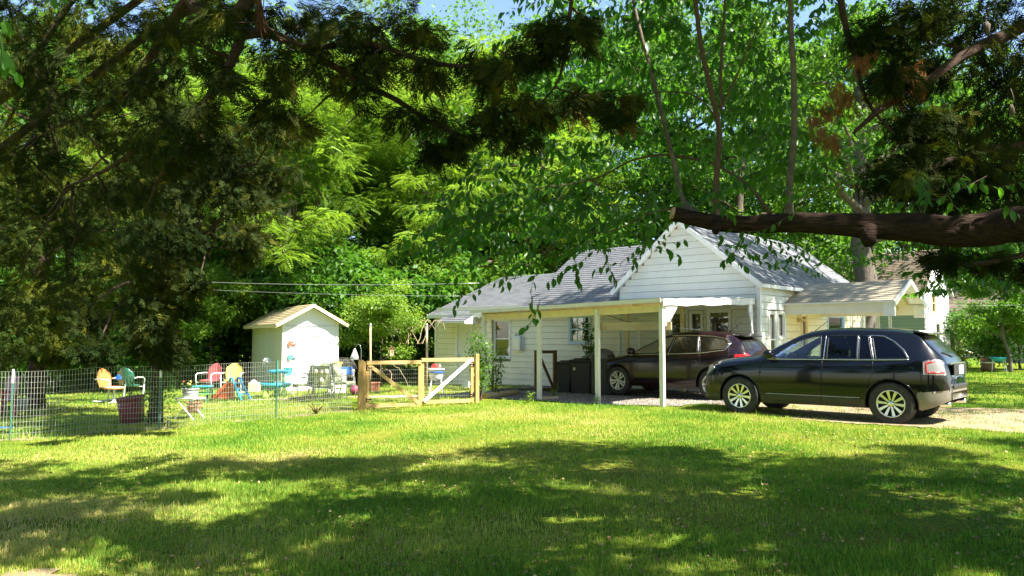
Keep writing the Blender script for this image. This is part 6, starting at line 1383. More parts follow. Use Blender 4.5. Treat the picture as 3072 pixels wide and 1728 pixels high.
# ------------------------------------------------------------------ yard furniture
def colr(n, c, rough=.4, coat=.4, **k): M[n] = material(n + '_paint', c, rough, var=.15, coat=coat, **k)
colr('chair_red', (.70, .10, .11)); colr('chair_yellow', (.78, .68, .12)); colr('chair_orange', (.60, .24, .07)); colr('chair_green', (.02, .13, .08)); colr('maroon', (.28, .03, .07), .5)
colr('toy_blue', (.02, .42, .72)); colr('toy_deep', (.02, .14, .55)); colr('toy_orange', (.72, .13, .02)); colr('toy_green', (.12, .50, .10)); colr('toy_lime', (.50, .72, .10)); colr('toy_teal', (.02, .50, .62)); colr('terracotta', (.52, .19, .10), .8, 0)
colr('cushion', (.45, .48, .30), .9, 0, col2=(.10, .13, .07)); colr('grey_pot', (.42, .45, .45), .5); colr('frame_grey', (.20, .22, .21), .4); M['white_pot'] = M['white']
def metal_chair(loc, rz, mat, label, s=1.0, legs=True):
    t = thing('lawn_chair', loc, rz, label, 'lawn chair', 'metal lawn chairs in the yard'); t.scale = (s, s, s)
    n = 11; V = []; Fc = []          # shell back, round-topped and cupped
    m = MB()
    for th, oy in ((0, 0), (1, .012)):
        for j in range(n):
            v = j / (n - 1); w = .25 * (1 - max(0, v - .45) ** 2 * 2.2) ** .5 * (.86 + .3 * v * (1 - v) * 2); w = max(w, .05 if j == n - 1 else .16)
            for i in range(9):
                u = -1 + 2 * i / 8; V.append((u * w, .22 + .10 * v + oy - .06 * u * u * 1.0, .40 + .52 * v - (.05 * u * u if v > .8 else 0)))
    for th in range(2):
        for j in range(n - 1):
            for i in range(8):
                a = th * n * 9 + j * 9 + i; Fc.append((a, a + 1, a + 10, a + 9) if th else (a + 9, a + 10, a + 1, a))
    for j in range(n - 1):
        for i in (0, 8):
            a = j * 9 + i; b_ = a + n * 9; Fc.append((a, b_, b_ + 9, a + 9))
    m.add(V, Fc); m.build('backrest', M[mat], t, True)
    m = MB(); m.lathe([(0, 0), (.22, .0), (.26, .02), (.27, .05), (.26, .05), (.22, .03), (0, .028)], 20, (0, -.02, .37), sx=.95, sy=1.0); m.build('seat', M[mat], t, True)
    for x in (-.29, .29):
        m = MB(); m.tube([(x, .26, .62), (x, .1, .63), (x, -.18, .62), (x, -.25, .57), (x, -.24, .42), (x, -.20, .1), (x, -.15, .03), (x, .1, .02), (x, .32, .02)], .017, 8); m.build('arm_frame', M['white'], t, True)
    m = MB(); m.bar((-.29, .3, .02), (.29, .3, .02), .03); m.bar((-.29, -.22, .36), (.29, -.22, .36), .03, .02); m.build('cross_bar', M['white'], t)
    return t
def Yp(px, Y): x = (px - 1536) / F * Y; return Vector((x, Y, tz(x, Y)))
metal_chair(Yp(633, 26.2), R(-22), 'chair_red', 'red metal lawn chair with white arms beside the kids table', 1.12)
metal_chair(Yp(702, 26.6), R(8), 'chair_yellow', 'yellow metal lawn chair behind the blue slide ladder', 1.12)
metal_chair(Yp(338, 23.8), R(75), 'chair_orange', 'orange-brown metal lawn chair seen from the side at the left', 1.1)
metal_chair(Yp(396, 24.3), R(176), 'chair_green', 'dark green metal lawn chair turned with its back to us', 1.1)
b_ = thing('toy', Yp(362, 23.6) + Vector((0, 0, .66)), 0, 'small blue toy resting on the arm of the orange-brown chair', 'toy'); m = MB(); m.box((0, 0, .05), (.16, .1, .10)); m.box((0.0, 0, .12), (.09, .08, .06)); m.build('toy_body', M['toy_deep'], b_, bevel=.02)
t = thing('side_table', Yp(350, 23.2), 0, 'small round white pedestal table in front of the orange-brown chair', 'table')
m = MB(); m.lathe([(0, .40), (.27, .40), (.28, .42), (.28, .45), (0, .452)], 24); m.build('tabletop', M['chair_orange'], t, True); m = MB(); m.lathe([(.03, .40), (.035, .1), (.05, .04), (.16, .0)], 12); m.build('pedestal', M['white'], t, True)
m = MB(); m.lathe([(0, .453), (.26, .453), (.265, .46), (0, .465)], 24); m.build('cloth', M['white_dirty'], t, True)
def pot(name, loc, r0, r1, h, mat, label, plant=None, seed=0, rings=1):
    t = thing(name, loc, 0, label, 'pot'); m = MB(); prof = [(0, 0), (r0, 0), (r0 + (r1 - r0) * .5, h * .5)]
    for k in range(rings): z = h * (.62 + .1 * k); rr = r0 + (r1 - r0) * z / h; prof += [(rr, z - .02), (rr + .012, z - .01), (rr + .012, z + .01), (rr, z + .02)]
    prof += [(r1, h * .9), (r1 + .02, h * .92), (r1 + .02, h), (r1 - .01, h), (r1 - .03, h * .85), (0, h * .84)]; m.lathe(prof, 24); m.build('planter', M[mat], t, True)
    if plant:
        rng = np.random.default_rng(seed); mat_l, n, hh, sz = plant; pts = np.stack([rng.normal(0, r1 * .5, n), rng.normal(0, r1 * .5, n), h * .85 + rng.random(n) * hh], -1)
        V, Fc, tt = leaves(rng, pts, norm(pts + 1e-3), sz, base=.5); o = np_mesh('plant_leaves', V, Fc, M[mat_l], t, tint=tt); o['kind'] = 'stuff'
        for k in range(4): m = MB(); a = k * 1.6; m.tube([(0, 0, h * .85), (math.cos(a) * r1 * .4, math.sin(a) * r1 * .4, h + hh * .9)], .006, 4); m.build('stem', M['leaf_mid'], t)
    return t
q = pot('planter', on(398, 1268) , .24, .27, .56, 'maroon', 'big maroon ribbed planter leaning just behind the fence', ('leaf_mid', 60, .45, .06), 1, 2); q.rotation_euler = (R(4), R(-5), 0)
pot('planter', Yp(74, 20.8), .14, .19, .34, 'grey_pot', 'grey tapered planter near the far left fence post', ('leaf_mid', 40, .25, .05), 2, 2)
pot('planter', Yp(612, 18.6) + Vector((-.18, 0, 0)), .14, .17, .26, 'terracotta', 'terracotta pot on the ground beside the folding stand', ('leaf_mid', 50, .3, .06), 3)
t = thing('folding_stand', on(569, 1256), R(-20), 'white folding cross-legged stand near the fence', 'stand')
for y in (-.17, .17):
    for s in (-1, 1):
        m = MB(); m.bar((-.27 * s, y + .012 * s, 0), (.22 * s, y + .012 * s, .44), .028, .018); m.build('leg', M['white_dirty'], t)
m = MB(); m.box((0, 0, .455), (.52, .40, .025)); m.build('top', M['white_dirty'], t, bevel=.004)
pb_ = pot('bucket_planter', on(569, 1256) + Vector((0, 0, .468)), .155, .175, .20, 'grey_pot', 'pale grey tub of orange flowers standing on the folding stand', ('leaf_mid', 50, .14, .06), 5)
m = MB(); rng = np.random.default_rng(2)
for k in range(7): m = MB(); m.lathe([(0, -.02), (.025, 0), (.02, .02), (0, .03)], 6, (rng.normal(0, .09), rng.normal(0, .08), .25 + rng.random() * .12)); m.build('flower', M['toy_orange'] if k % 2 else M['chair_yellow'], pb_, True)
# kids table
t = thing('kids_table', Yp(612, 22.6), R(8), 'small plastic picnic table with blue top and green benches', 'kids table')
m = MB(); m.box((0, 0, .45), (.56, .42, .035)); m.build('tabletop', M['toy_teal'], t, bevel=.015)
for y in (-.33, .33): m = MB(); m.box((.04, y, .25), (.62, .16, .035)); m.build('bench', M['toy_green'], t, bevel=.012)
for x in (-.2, .22): m = MB(); m.prism([(-.42, 0), (-.34, .0), (-.14, .42), (.14, .42), (.34, 0), (.42, 0), (.17, .435), (-.17, .435)], x - .03, x + .03, 'x'); m.box((x, 0, .22), (.06, .5, .06)); m.build('leg', M['chair_green'], t)
# slide
t = thing('toddler_slide', Yp(706, 22.7), R(-14), 'toddler slide with orange chute and blue ladder on the lawn', 'slide')
n = 14
for nm, mt, yy in (('chute', 'toy_orange', 0),):
    m = MB(); top_ = []; 
    for i in range(n + 1):
        u = i / n; x = -.55 * u - .02; z = .50 * (1 - u) ** 1.25 * (1) + .05 + .04 * math.sin(u * 3.14); top_.append((x, z))
    V = []
    for x, z in top_:
        for y, dz in ((-.17, .09), (-.15, .09), (-.13, 0), (.13, 0), (.15, .09), (.17, .09), (.17, -.03), (-.17, -.03)): V.append((x, y, z + dz))
    Fc = []
    for i in range(n):
        for k in range(8): a = i * 8 + k; b2 = i * 8 + (k + 1) % 8; Fc.append((a, b2, b2 + 8, a + 8))
    Fc += [tuple(range(8)), tuple(n * 8 + k for k in reversed(range(8)))]; m.add(V, Fc); m.build(nm, M[mt], t)
m = MB(); m.prism([(-.06, .04), (-.02, .50), (-.30, .26), (-.46, .06)], -.13, .13, 'y'); m.build('chute_support', M['toy_orange'], t)
for y in (-.19, .19):
    m = MB(); m.tube([(-.02, y, .52), (.02, y, .66), (.08, y, .66), (.16, y, .45), (.42, y * 1.25, .02)], [.035, .04, .04, .036, .038], 8); m.build('ladder_rail', M['toy_blue'], t, True)
for k, (x, z) in enumerate(((.11, .50), (.21, .34), (.31, .18))): m = MB(); m.box((x, 0, z), (.13, .42 + .03 * k, .035)); m.build('step', M['toy_blue'], t, bevel=.01)
# water table
t = thing('water_table', Yp(832, 24.3), R(6), 'two-tier blue plastic water table with green legs', 'water table')
m = MB(); m.lathe([(0, .30), (.40, .30), (.47, .36), (.48, .44), (.46, .44), (.42, .36), (0, .34)], 28, sx=1, sy=.65); m.build('lower_tray', M['toy_teal'], t, True)
m = MB(); m.lathe([(0, .74), (.28, .74), (.33, .78), (.34, .84), (.32, .84), (.28, .77), (0, .76)], 24, (.05, 0, 0), sx=1, sy=.7); m.build('upper_tray', M['toy_blue'], t, True)
for x in (-.28, .28, 0):
    m = MB(); m.lathe([(.11, 0), (.10, .1), (.07, .26), (.05, .31)], 12, (x, (.16 if x == 0 else -.12), 0)); m.build('leg', M['toy_lime'], t, True)
for x in (-.12, .22): m = MB(); m.lathe([(.05, .34), (.04, .5), (.04, .76)], 10, (x, 0, 0)); m.build('column', M['toy_green'], t, True)
m = MB(); m.box((.05, 0, .42), (.16, .14, .16)); m.build('toy_block', M['white'], t, bevel=.01)
t = thing('storage_bag', Yp(768, 26.8), 0, 'beige bag with white towel on top beside the shed wall', 'bag'); m = MB(); m.box((0, 0, .17), (.34, .3, .34)); m.build('bag_body', M['beam'], t, bevel=.03); m = MB(); m.box((-.02, -.02, .38), (.2, .2, .1), taper=.5); m.build('towel', M['white'], t, bevel=.02)
pot('toy_bucket', Yp(868, 25.2) + Vector((0.0, 0, .74)) * 0 + Vector((0, 0, .6)), .10, .14, .26, 'toy_teal', 'teal bucket standing on the small stool beside the water table')
t = thing('stool', Yp(868, 25.2), 0, 'small low white stool under the teal bucket', 'stool'); m = MB(); m.box((0, 0, .585), (.34, .3, .03)); m.build('seat', M['white'], t)
for x in (-.13, .13):
    for y in (-.11, .11): m = MB(); m.bar((x, y, 0), (x * .9, y * .9, .57), .03); m.build('leg', M['white'], t)
# pinwheel
def flower_disc(name, loc, rz, r, mat, label, stake=None, petals=16, tilt=0):
    t = thing(name, loc, rz, label, 'garden spinner')
    for k in range(petals):
        a = 2 * math.pi * k / petals; c, s = math.cos(a), math.sin(a); m = MB()
        m.add([(c * r * .22, -.01, s * r * .22), (c * r * .6 - s * r * .11, -.03, s * r * .6 + c * r * .11), (c * r - s * r * .04, -.01, s * r + c * r * .04), (c * r * .65 + s * r * .06, .01, s * r * .65 - c * r * .06)], [(0, 1, 2, 3)]); m.build('petal', mat, t)
    m = MB(); m.lathe([(0, -.03), (r * .2, -.02), (r * .22, 0), (0, .01)], 12, ax='y'); m.build('hub', mat, t, True)
    if stake: m = MB(); m.bar((0, .01, 0), (0, .01, -stake), .012); m.build('stake', M['metal'], t)
    return t
p = Yp(801, 24.2); flower_disc('pinwheel', P(801, 1086, 24.2), 0, .16, M['metal'], 'silver-grey metal pinwheel on a stake in front of the shed side', 1.1, 12)
# ------------------------------------------------------------------ patio set
def patio_chair(loc, rz, label):
    t = thing('patio_chair', loc, rz, label, 'patio chair', 'patio chairs round the glass table')
    for x in (-.27, .27):
        m = MB(); m.tube([(x, -.24, 0), (x, -.22, .35), (x, -.20, .58), (x, -.1, .64), (x, .12, .64), (x, .22, .60)], .014, 6); m.build('arm_frame', M['frame_grey'], t, True)
        m = MB(); m.tube([(x, .30, 0), (x * .95, .2, .42), (x * .9, .26, .7), (x * .88, .32, .98)], .014, 6); m.build('rear_leg', M['frame_grey'], t, True)
    for a_, c_ in (((-.27, -.22, .38), (.27, -.22, .38)), ((-.26, .2, .38), (.26, .2, .38)), ((-.24, .32, .98), (.24, .32, .98))): m = MB(); m.bar(a_, c_, .025); m.build('cross_bar', M['frame_grey'], t)
    m = MB(); m.box((0, -.01, .43), (.50, .48, .07)); m.build('seat_cushion', M['cushion'], t, bevel=.025)
    m = MB(); m.box((0, .245, .72), (.47, .06, .52), rx=-.17); m.build('back_cushion', M['cushion'], t, bevel=.025)
    for x, z in ((-.14, .82), (0, .82), (.14, .82), (0, .58)):
        m = MB(); m.lathe([(0, -.006), (.05, -.004), (.06, 0), (0, .0)], 10, (x, .285 + (z - .72) * .17, z), 'y', sx=1, sy=1.4); m.v = [(a, b__ + .02, c) for a, b__, c in m.v]; m.build('cushion_motif', M['siding'], t, True)
    return t
tp = Yp(966, 23.0)
patio_chair(Yp(912, 22.4), R(-60 - 0), 'patio chair on the left side of the glass table')
patio_chair(Yp(973, 21.6), R(183), 'patio chair with its back turned to us in front of the table')
patio_chair(Yp(1035, 22.6), R(75), 'patio chair on the right side of the glass table')
patio_chair(Yp(975, 24.3), R(-5), 'patio chair on the far side of the glass table')
t = thing('patio_table', tp, 0, 'glass-topped patio table among the cushioned chairs', 'table'); m = MB(); m.lathe([(0, .70), (.55, .70), (.555, .71), (.55, .72), (0, .72)], 32); m.build('glass_top', M['pane'], t, True)
m = MB(); m.tube([(.56 * math.cos(a), .56 * math.sin(a), .71) for a in np.linspace(0, 2 * math.pi, 30)], .014, 6); m.build('rim', M['frame_grey'], t, True)
for a in (.8, 2.4, 3.9, 5.5): m = MB(); m.tube([(.52 * math.cos(a), .52 * math.sin(a), 0), (.3 * math.cos(a), .3 * math.sin(a), .35), (.45 * math.cos(a), .45 * math.sin(a), .70)], .014, 6); m.build('leg', M['frame_grey'], t, True)
t = thing('bowl', tp + Vector((.05, -.1, .722)), 0, 'teal bowl on the glass patio table', 'bowl'); m = MB(); m.lathe([(.04, 0), (.11, .05), (.13, .10), (.115, .10), (.03, .02), (0, .02)], 18); m.build('bowl_body', M['toy_teal'], t, True)
fl = pot('flower_pot', tp + Vector((.30, .1, .722)), .05, .07, .10, 'white', 'small pot of red and yellow flowers on the patio table', ('leaf_mid', 20, .1, .05), 9)
for k in range(6): m = MB(); m.lathe([(0, -.02), (.035, 0), (.02, .03), (0, .035)], 7, (math.cos(k) * .07, math.sin(k * 2) * .06, .18 + .02 * (k % 3))); m.build('flower', M[('chair_red', 'chair_yellow', 'toy_orange')[k % 3]], fl, True)
t = thing('basket', Yp(1014, 25.2) + Vector((0, 0, .78)), 0, 'orange and yellow basket on the crate behind the patio chairs', 'basket'); m = MB(); m.lathe([(.10, 0), (.15, .12), (.16, .24), (.14, .24), (.09, .02), (0, .02)], 16); m.build('basket_body', M['chair_orange'], t, True); m = MB(); m.lathe([(.163, .17), (.168, .2), (.166, .245)], 16); m.build('band', M['chair_yellow'], t, True)
t = thing('crate', Yp(1014, 25.2), 0, 'white slatted crate carrying the orange basket', 'crate')
for k in range(5): m = MB(); m.box((0, -.19, .1 + k * .155), (.5, .02, .11)); m.build('slat', M['white'], t)
m = MB(); m.box((0, 0, .765), (.52, .4, .02)); m.box((-.24, 0, .38), (.03, .36, .75)); m.box((.24, 0, .38), (.03, .36, .75)); m.build('crate_frame', M['white'], t)
t = thing('stroller', Yp(1040, 25.8), R(15), 'stroller with a patterned black and white hood behind the patio chairs', 'stroller')
m = MB(); m.lathe([(.36 * math.cos(a), .36 * math.sin(a)) for a in np.linspace(0, 1.5, 8)], 14, (0, 0, .75), a0=0, a1=math.pi, sx=1, sy=1); M['hood'] = material('hood_cloth', (.5, .48, .48), .9, var=.9, scale=9, col2=(.03, .03, .04)); m.build('hood', M['hood'], t, True)
m = MB(); m.box((0, -.05, .62), (.5, .5, .28), taper=1.15); m.build('basket_seat', M['hood'], t, bevel=.05); m = MB(); m.box((0, -.33, .72), (.4, .03, .25)); m.build('blue_panel', M['toy_deep'], t, bevel=.01)
m = MB(); m.tube([(-.25, .45, 1.05), (-.25, .3, .9), (-.25, -.3, .2)], .014, 6); m.tube([(.25, .45, 1.05), (.25, .3, .9), (.25, -.3, .2)], .014, 6); m.bar((-.25, .45, 1.05), (.25, .45, 1.05), .03); m.bar((-.25, .3, .15), (-.25, -.1, .55), .025); m.bar((.25, .3, .15), (.25, -.1, .55), .025); m.build('push_frame', M['frame_grey'], t)
for x in (-.27, .27):
    for y in (-.3, .3): m = MB(); m.lathe([(0, -.02), (.10, -.02), (.125, -.012), (.125, .012), (.10, .02), (0, .02)], 14, (x, y, .125), 'x'); m.build('wheel', M['tyre'], t, True)
colr('pink', (.65, .12, .22)); t = thing('ball', Yp(1066, 24.2) + Vector((0, 0, .0)), 0, 'red and pink ball on the grass beside the gate post', 'ball'); m = MB(); m.lathe([(.15 * math.sin(a), .15 - .15 * math.cos(a)) for a in np.linspace(0, math.pi, 10)], 16); m.build('ball_skin', M['pink'], t, True)
# hook with feeder
t = thing('shepherd_hook', Yp(1078, 26.5), 0, 'thin dark shepherd hook standing behind the stroller', 'hook'); z1 = P(1075, 1035, 26.5).z - t.location.z
m = MB(); m.tube([(.08, 0, 0), (.08, 0, z1 - .15), (.04, 0, z1), (-.05, 0, z1 + .03), (-.14, 0, z1 - .1)], .009, 6); m.build('rod', M['frame_grey'], t, True)
t2 = thing('bird_feeder', Yp(1078, 26.5) + Vector((-.14, 0, z1 - .14)), 0, 'grey cone-shaped bird feeder hanging from the shepherd hook', 'bird feeder'); m = MB(); m.lathe([(0, .03), (.03, 0), (.12, -.22), (.14, -.30), (.11, -.33), (0, -.33)], 12); m.build('feeder_body', M['galv'], t2, True); m = MB(); m.lathe([(0, -.33), (.16, -.335), (.16, -.35), (0, -.36)], 12); m.build('seed_tray', M['metal'], t2)
t = thing('bird_house', P(1175, 1056, 25.5), R(20), 'little pinkish wooden bird house hanging under the bright tree', 'bird house'); m = MB(); m.box((0, 0, -.02), (.13, .13, .22)); m.build('box', M['plank'], t); m = MB(); m.prism([(-.10, .08), (0, .16), (.10, .08), (.10, .10), (0, .18), (-.10, .10)], -.09, .09, 'y'); m.build('roof', M['terracotta'], t); m = MB(); m.lathe([(0, -.068), (.022, -.067), (.022, -.06)], 10, (0, 0, .0), 'y'); m.build('entrance', M['black'], t); m = MB(); m.tube([(0, 0, .17), (.02, 0, .9)], .004, 4); m.build('hanger', M['black'], t)
# long terracotta planter and white basin behind the gate
t = thing('planter_box', Yp(1119, 25.4), .05, 'long terracotta planter box behind the left gate leaf', 'planter'); m = MB(); m.box((0, 0, .14), (.42, .22, .28), taper=1.12); m.build('planter', M['terracotta'], t, bevel=.01); m = MB(); m.box((0, 0, .27), (.50, .27, .045)); m.build('lip', M['terracotta'], t, bevel=.008)
t = thing('basin_stand', Yp(1310, 23.0), R(10), 'white basin on four splayed legs seen through the right gate leaf', 'basin')
m = MB(); m.lathe([(0, .40), (.16, .41), (.20, .5), (.23, .72), (.25, .73), (.25, .76), (.22, .76), (.18, .5), (0, .45)], 22); m.build('basin', M['white'], t, True)
for x in (-.17, .17):
    for y in (-.12, .12): m = MB(); m.bar((x * 1.25, y * 1.2, 0), (x * .8, y * .8, .45), .045, .03); m.build('leg', M['white'], t)
m = MB(); m.lathe([(.236, .64), (.242, .66), (.236, .68)], 22); m.build('blue_band', M['toy_deep'], t, True)
t2 = thing('red_toy', Yp(1310, 23.0) + Vector((0, 0, .765)), 0, 'red plastic toy piled in the white basin behind the gate', 'toy'); m = MB(); m.box((-.05, 0, .06), (.2, .16, .14), taper=.8); m.build('toy_body', M['red'], t2, bevel=.03); m = MB(); m.lathe([(0, -.05), (.05, 0), (0, .06)], 8, (.1, 0, .07)); m.build('toy_knob', M['white'], t2, True)
t = thing('white_box', Yp(1404, 26.2), R(-42), 'small white box on the grass below the back door', 'box'); m = MB(); m.box((0, 0, .11), (.26, .2, .2)); m.build('box_body', M['white'], t, bevel=.01); m = MB(); m.box((0, 0, .225), (.28, .22, .025)); m.build('box_lid', M['white_dirty'], t)
# left edge: satellite dish and pole, red wooden chair
dp = Yp(30, 20.0); t = thing('satellite_dish', dp, R(-25), 'grey satellite dish on a short mast at the left edge', 'satellite dish'); zc = P(34, 1078, 20).z - dp.z
m = MB(); V = []; 
prof = [(r_, .5 * r_ * r_) for r_ in np.linspace(0, .30, 7)]; m.lathe(prof + [(.305, .047), (.30, .055)] + [(r_, .5 * r_ * r_ + .012) for r_ in np.linspace(.29, 0, 6)], 26, sy=.9, sx=1.08); rm = Matrix.Rotation(R(-62), 3, 'Y') @ Matrix.Rotation(R(10), 3, 'X'); m.v = [tuple(rm @ Vector(v) + Vector((0, 0, zc))) for v in m.v]; M['dish'] = material('dish_paint', (.24, .23, .22), .5, var=.15, scale=4); m.build('reflector', M['dish'], t, True)
m = MB(); m.tube([(-.05, .03, 0), (-.05, .03, zc - .1), (0, 0, zc)], .024, 8); m.build('mast', M['metal'], t, True); m = MB(); m.bar((.1, -.05, zc - .22), (.46, -.2, zc + .06), .022); m.build('feed_arm', M['metal'], t); m = MB(); m.box((.48, -.2, zc + .10), (.08, .07, .09)); m.box((.40, -.2, zc + .12), (.06, .06, .07)); m.build('receiver', M['white_dirty'], t, bevel=.01)
p = Yp(54, 20.4); t = thing('steel_pole', p, 0, 'grey-green steel pole beside the satellite dish', 'pole'); m = MB(); m.tube([(0, 0, -.1), (0, 0, 2.6)], .03, 8); m.build('shaft', M['tpost'], t, True); m = MB(); m.lathe([(0, 2.65), (.035, 2.62), (.035, 2.58)], 8); m.build('pole_cap', M['metal'], t)
t = thing('wooden_chair', Yp(12, 19.2), R(-30), 'dark red slatted wooden garden chair at the far left edge', 'chair')
for k in range(5): m = MB(); m.box((-.22 + .11 * k, .25, .68), (.085, .02, .62), rx=-.2); m.build('back_slat', M['maroon'], t)
for k in range(5): m = MB(); m.box((0, -.25 + .11 * k, .38), (.56, .085, .022)); m.build('seat_slat', M['maroon'], t)
for x in (-.27, .27):
    for y, h in ((-.28, .58), (.2, .58)): m = MB(); m.box((x, y, h / 2), (.04, .07, h)); m.build('leg', M['maroon'], t)
    m = MB(); m.box((x, -.05, .60), (.10, .6, .022)); m.build('armrest', M['maroon'], t)
# pole of the blue something low at the left edge
p = on(18, 1288); t = thing('blue_hose', p, 0, 'short length of blue hose on the grass at the lower left fence', 'hose'); m = MB(); m.tube([(-.7, .1, .03), (-.2, 0, .03), (.0, .0, .03), (.1, .05, .03)], .022, 8); m.build('tube', M['toy_deep'], t, True)

# far wooden rail fence
ff = thing('rail_fence', at(-100, 40), 0, 'dark weathered board fence across the back of the yard', 'fence'); prev = None
for k, px in enumerate(range(-100, 880, 105)):
    Y = 40 + 2.5 * k / 9; p = Vector(((px - 1536) / F * Y, Y, 0)); p.z = tz(p.x, p.y); r = p - ff.location
    m = MB(); m.box((r.x, r.y, r.z + .55), (.1, .1, 1.3)); m.build('post', M['white_dirty'] if px in (110, 215) else M['bark_grey'], ff)
    if prev is not None:
        for z in (.18, .36, .54, .72, .90, 1.08): m = MB(); m.bar(prev + Vector((0, -.06, z)), r + Vector((0, -.06, z)), .025, .13); m.build('rail', M['bark'], ff)
    prev = r
# ------------------------------------------------------------------ garden shed
SD = Vector((.857, .515, 0)); SN = Vector((.515, -.857, 0))           # along the front, out of the front
sc_ = Vector((-8.0, 27.0, 0)); sc_.z = tz(sc_.x, sc_.y); shed = thing('garden_shed', sc_, math.atan2(SD.y, SD.x), 'small white gabled garden shed with tan shingle roof in the yard', 'shed')
SW, SL, SH, SP = 2.0, 4.6, 2.42, 2.98
M['shed_side'] = material('shed_shade_paint', (.56, .58, .46), .6, var=.06, scale=2); M['shed_front'] = material('shed_front_paint', (.82, .82, .80), .5, var=.03, scale=3)  # side walls: the white shed with its shade put into the colour
def frontp(px, py):           # place on shed front -> (along, z)
    r = (px - 1536) / F; t = (-8.0 - 27.0 * r) / (r * .515 - .857); Y = 27.0 + .515 * t; return t, P(px, py, Y).z - sc_.z
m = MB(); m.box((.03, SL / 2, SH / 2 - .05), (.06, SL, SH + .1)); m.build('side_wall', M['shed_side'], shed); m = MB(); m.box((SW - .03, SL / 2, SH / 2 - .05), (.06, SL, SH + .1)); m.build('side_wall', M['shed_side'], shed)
for y in (0, SL - .06): m = MB(); m.prism([(.06, -.1), (SW - .06, -.1), (SW - .06, SH), (SW / 2, SP - .04), (.06, SH)], y, y + .06, 'y'); m.build('front_wall' if y == 0 else 'rear_wall', M['shed_front'], shed)
for x in (.04, SW - .04): m = MB(); m.box((x, -.012, SH / 2 - .05), (.10, .03, SH + .1)); m.build('corner_trim', M['white'], shed)
m = MB(); m.box((SW / 2, -.014, SH - .14), (SW - .2, .018, .025)); m.build('panel_strip', M['metal'], shed)
m = MB(); m.box((SW / 2, -.010, 1.1), (1.25, .02, 2.1)); m.build('door', M['shed_front'], shed); do_ = bpy.data.objects[-1] if False else None
for a, b_, z in ((.62, .75, 1.92), (.95, 1.3, 1.92)): m = MB(); m.box(((a + b_) / 2, -.03, z), (b_ - a, .015, .03)); m.build('door_bar', M['metal'], shed)
m = MB(); m.box((1.33, -.03, 1.2), (.12, .015, .02)); m.box((1.40, -.035, 1.17), (.02, .02, .07)); m.build('door_latch', M['metal'], shed)
roof_slab(shed, (-.28, -.30, SH - .10), (-.28, SL + .25, SH - .10), (SW / 2, SL + .25, SP + .06), (SW / 2, -.30, SP + .06), M['shingle_tan'], .07, seed=21)
roof_slab(shed, (SW + .28, SL + .25, SH - .10), (SW + .28, -.30, SH - .10), (SW / 2, -.30, SP + .06), (SW / 2, SL + .25, SP + .06), M['shingle_tan'], .07, seed=22)
m = MB(); m.bar((-.29, -.315, SH - .15), (SW / 2, -.315, SP + .01), .025, .11); m.bar((SW / 2, -.315, SP + .01), (SW + .29, -.315, SH - .15), .025, .11); m.bar((-.295, -.30, SH - .16), (-.295, SL + .25, SH - .16), .025, .12); m.build('fascia', M['yellow_wall'], shed)
colr('spin_red', (.70, .12, .06)); colr('spin_teal', (.08, .35, .36))
for px, py, mt, lb in ((878, 1027, 'spin_red', 'orange-red metal sunburst on the upper left of the shed front'), (878, 1068, 'spin_teal', 'teal metal sunburst below the red one on the shed front')):
    a, z = frontp(px, py); p = sc_ + SD * a + SN * .07 + Vector((0, 0, z)); flower_disc('sunburst', p, math.atan2(SD.y, SD.x), .19, M[mt], lb, None, 18)

# ------------------------------------------------------------------ neighbouring houses
M['green_siding'] = material('sage_siding', (.34, .40, .31), .6, var=.08, scale=2); M['bright_siding'] = material('bright_white_siding', (.80, .80, .76), .55, var=.05, scale=3); M['grey_siding'] = material('grey_green_siding', (.30, .36, .33), .6, var=.08, scale=2)
NX, NY = 19.3, 36.2
nh = thing('neighbour_house', (NX, NY, 0), HROT, 'two-tone house with sage green side and bright white gable behind the black car', 'house')
GW = 4.6
window_ = [(1.35, 1.95, 2.75, 3.65), (1.9, 2.7, .5, 2.2)]
wall_face(nh, qf, -9.0, 0, -.3, 3.85, [], M['green_siding'], seed=31, joint=9, expo=.16)
gt2 = lambda z: ((GW / 2) * max(0, min(1, (z - 3.85) / 1.9)), GW - (GW / 2) * max(0, min(1, (z - 3.85) / 1.9)))
wall_face(nh, qs, 0, GW, -.3, 3.85, [(o[0] - .072, o[1] + .072, o[2] - .072, o[3] + .072) for o in window_], M['bright_siding'], top=(gt2, 5.75), seed=32, joint=9, expo=.16)
window(nh, qs, *window_[0], frame='beam', curtain=[(0, 1, 'curtain')]); window(nh, qs, *window_[1], frame='trim', curtain=[(0, 1, 'curtain_dark')], casing=.07)
for o in window_: backing(nh, qs, o[0] - .1, o[1] + .1, o[2] - .1, o[3] + .1, .4)
m = MB(); m.box((-4.5, GW, 1.8), (9, .1, 4.1)); m.box((-8.95, GW / 2, 1.8), (.1, GW, 4.1)); m.build('back_wall', M['green_siding'], nh)
roof_slab(nh, (-9.2, -.3, 3.72), (.18, -.3, 3.72), (.18, GW / 2, 5.85), (-9.2, GW / 2, 5.85), M['shingle_brown'], seed=33)
roof_slab(nh, (.18, GW + .3, 3.72), (-9.2, GW + .3, 3.72), (-9.2, GW / 2, 5.85), (.18, GW / 2, 5.85), M['shingle_brown'], seed=34)
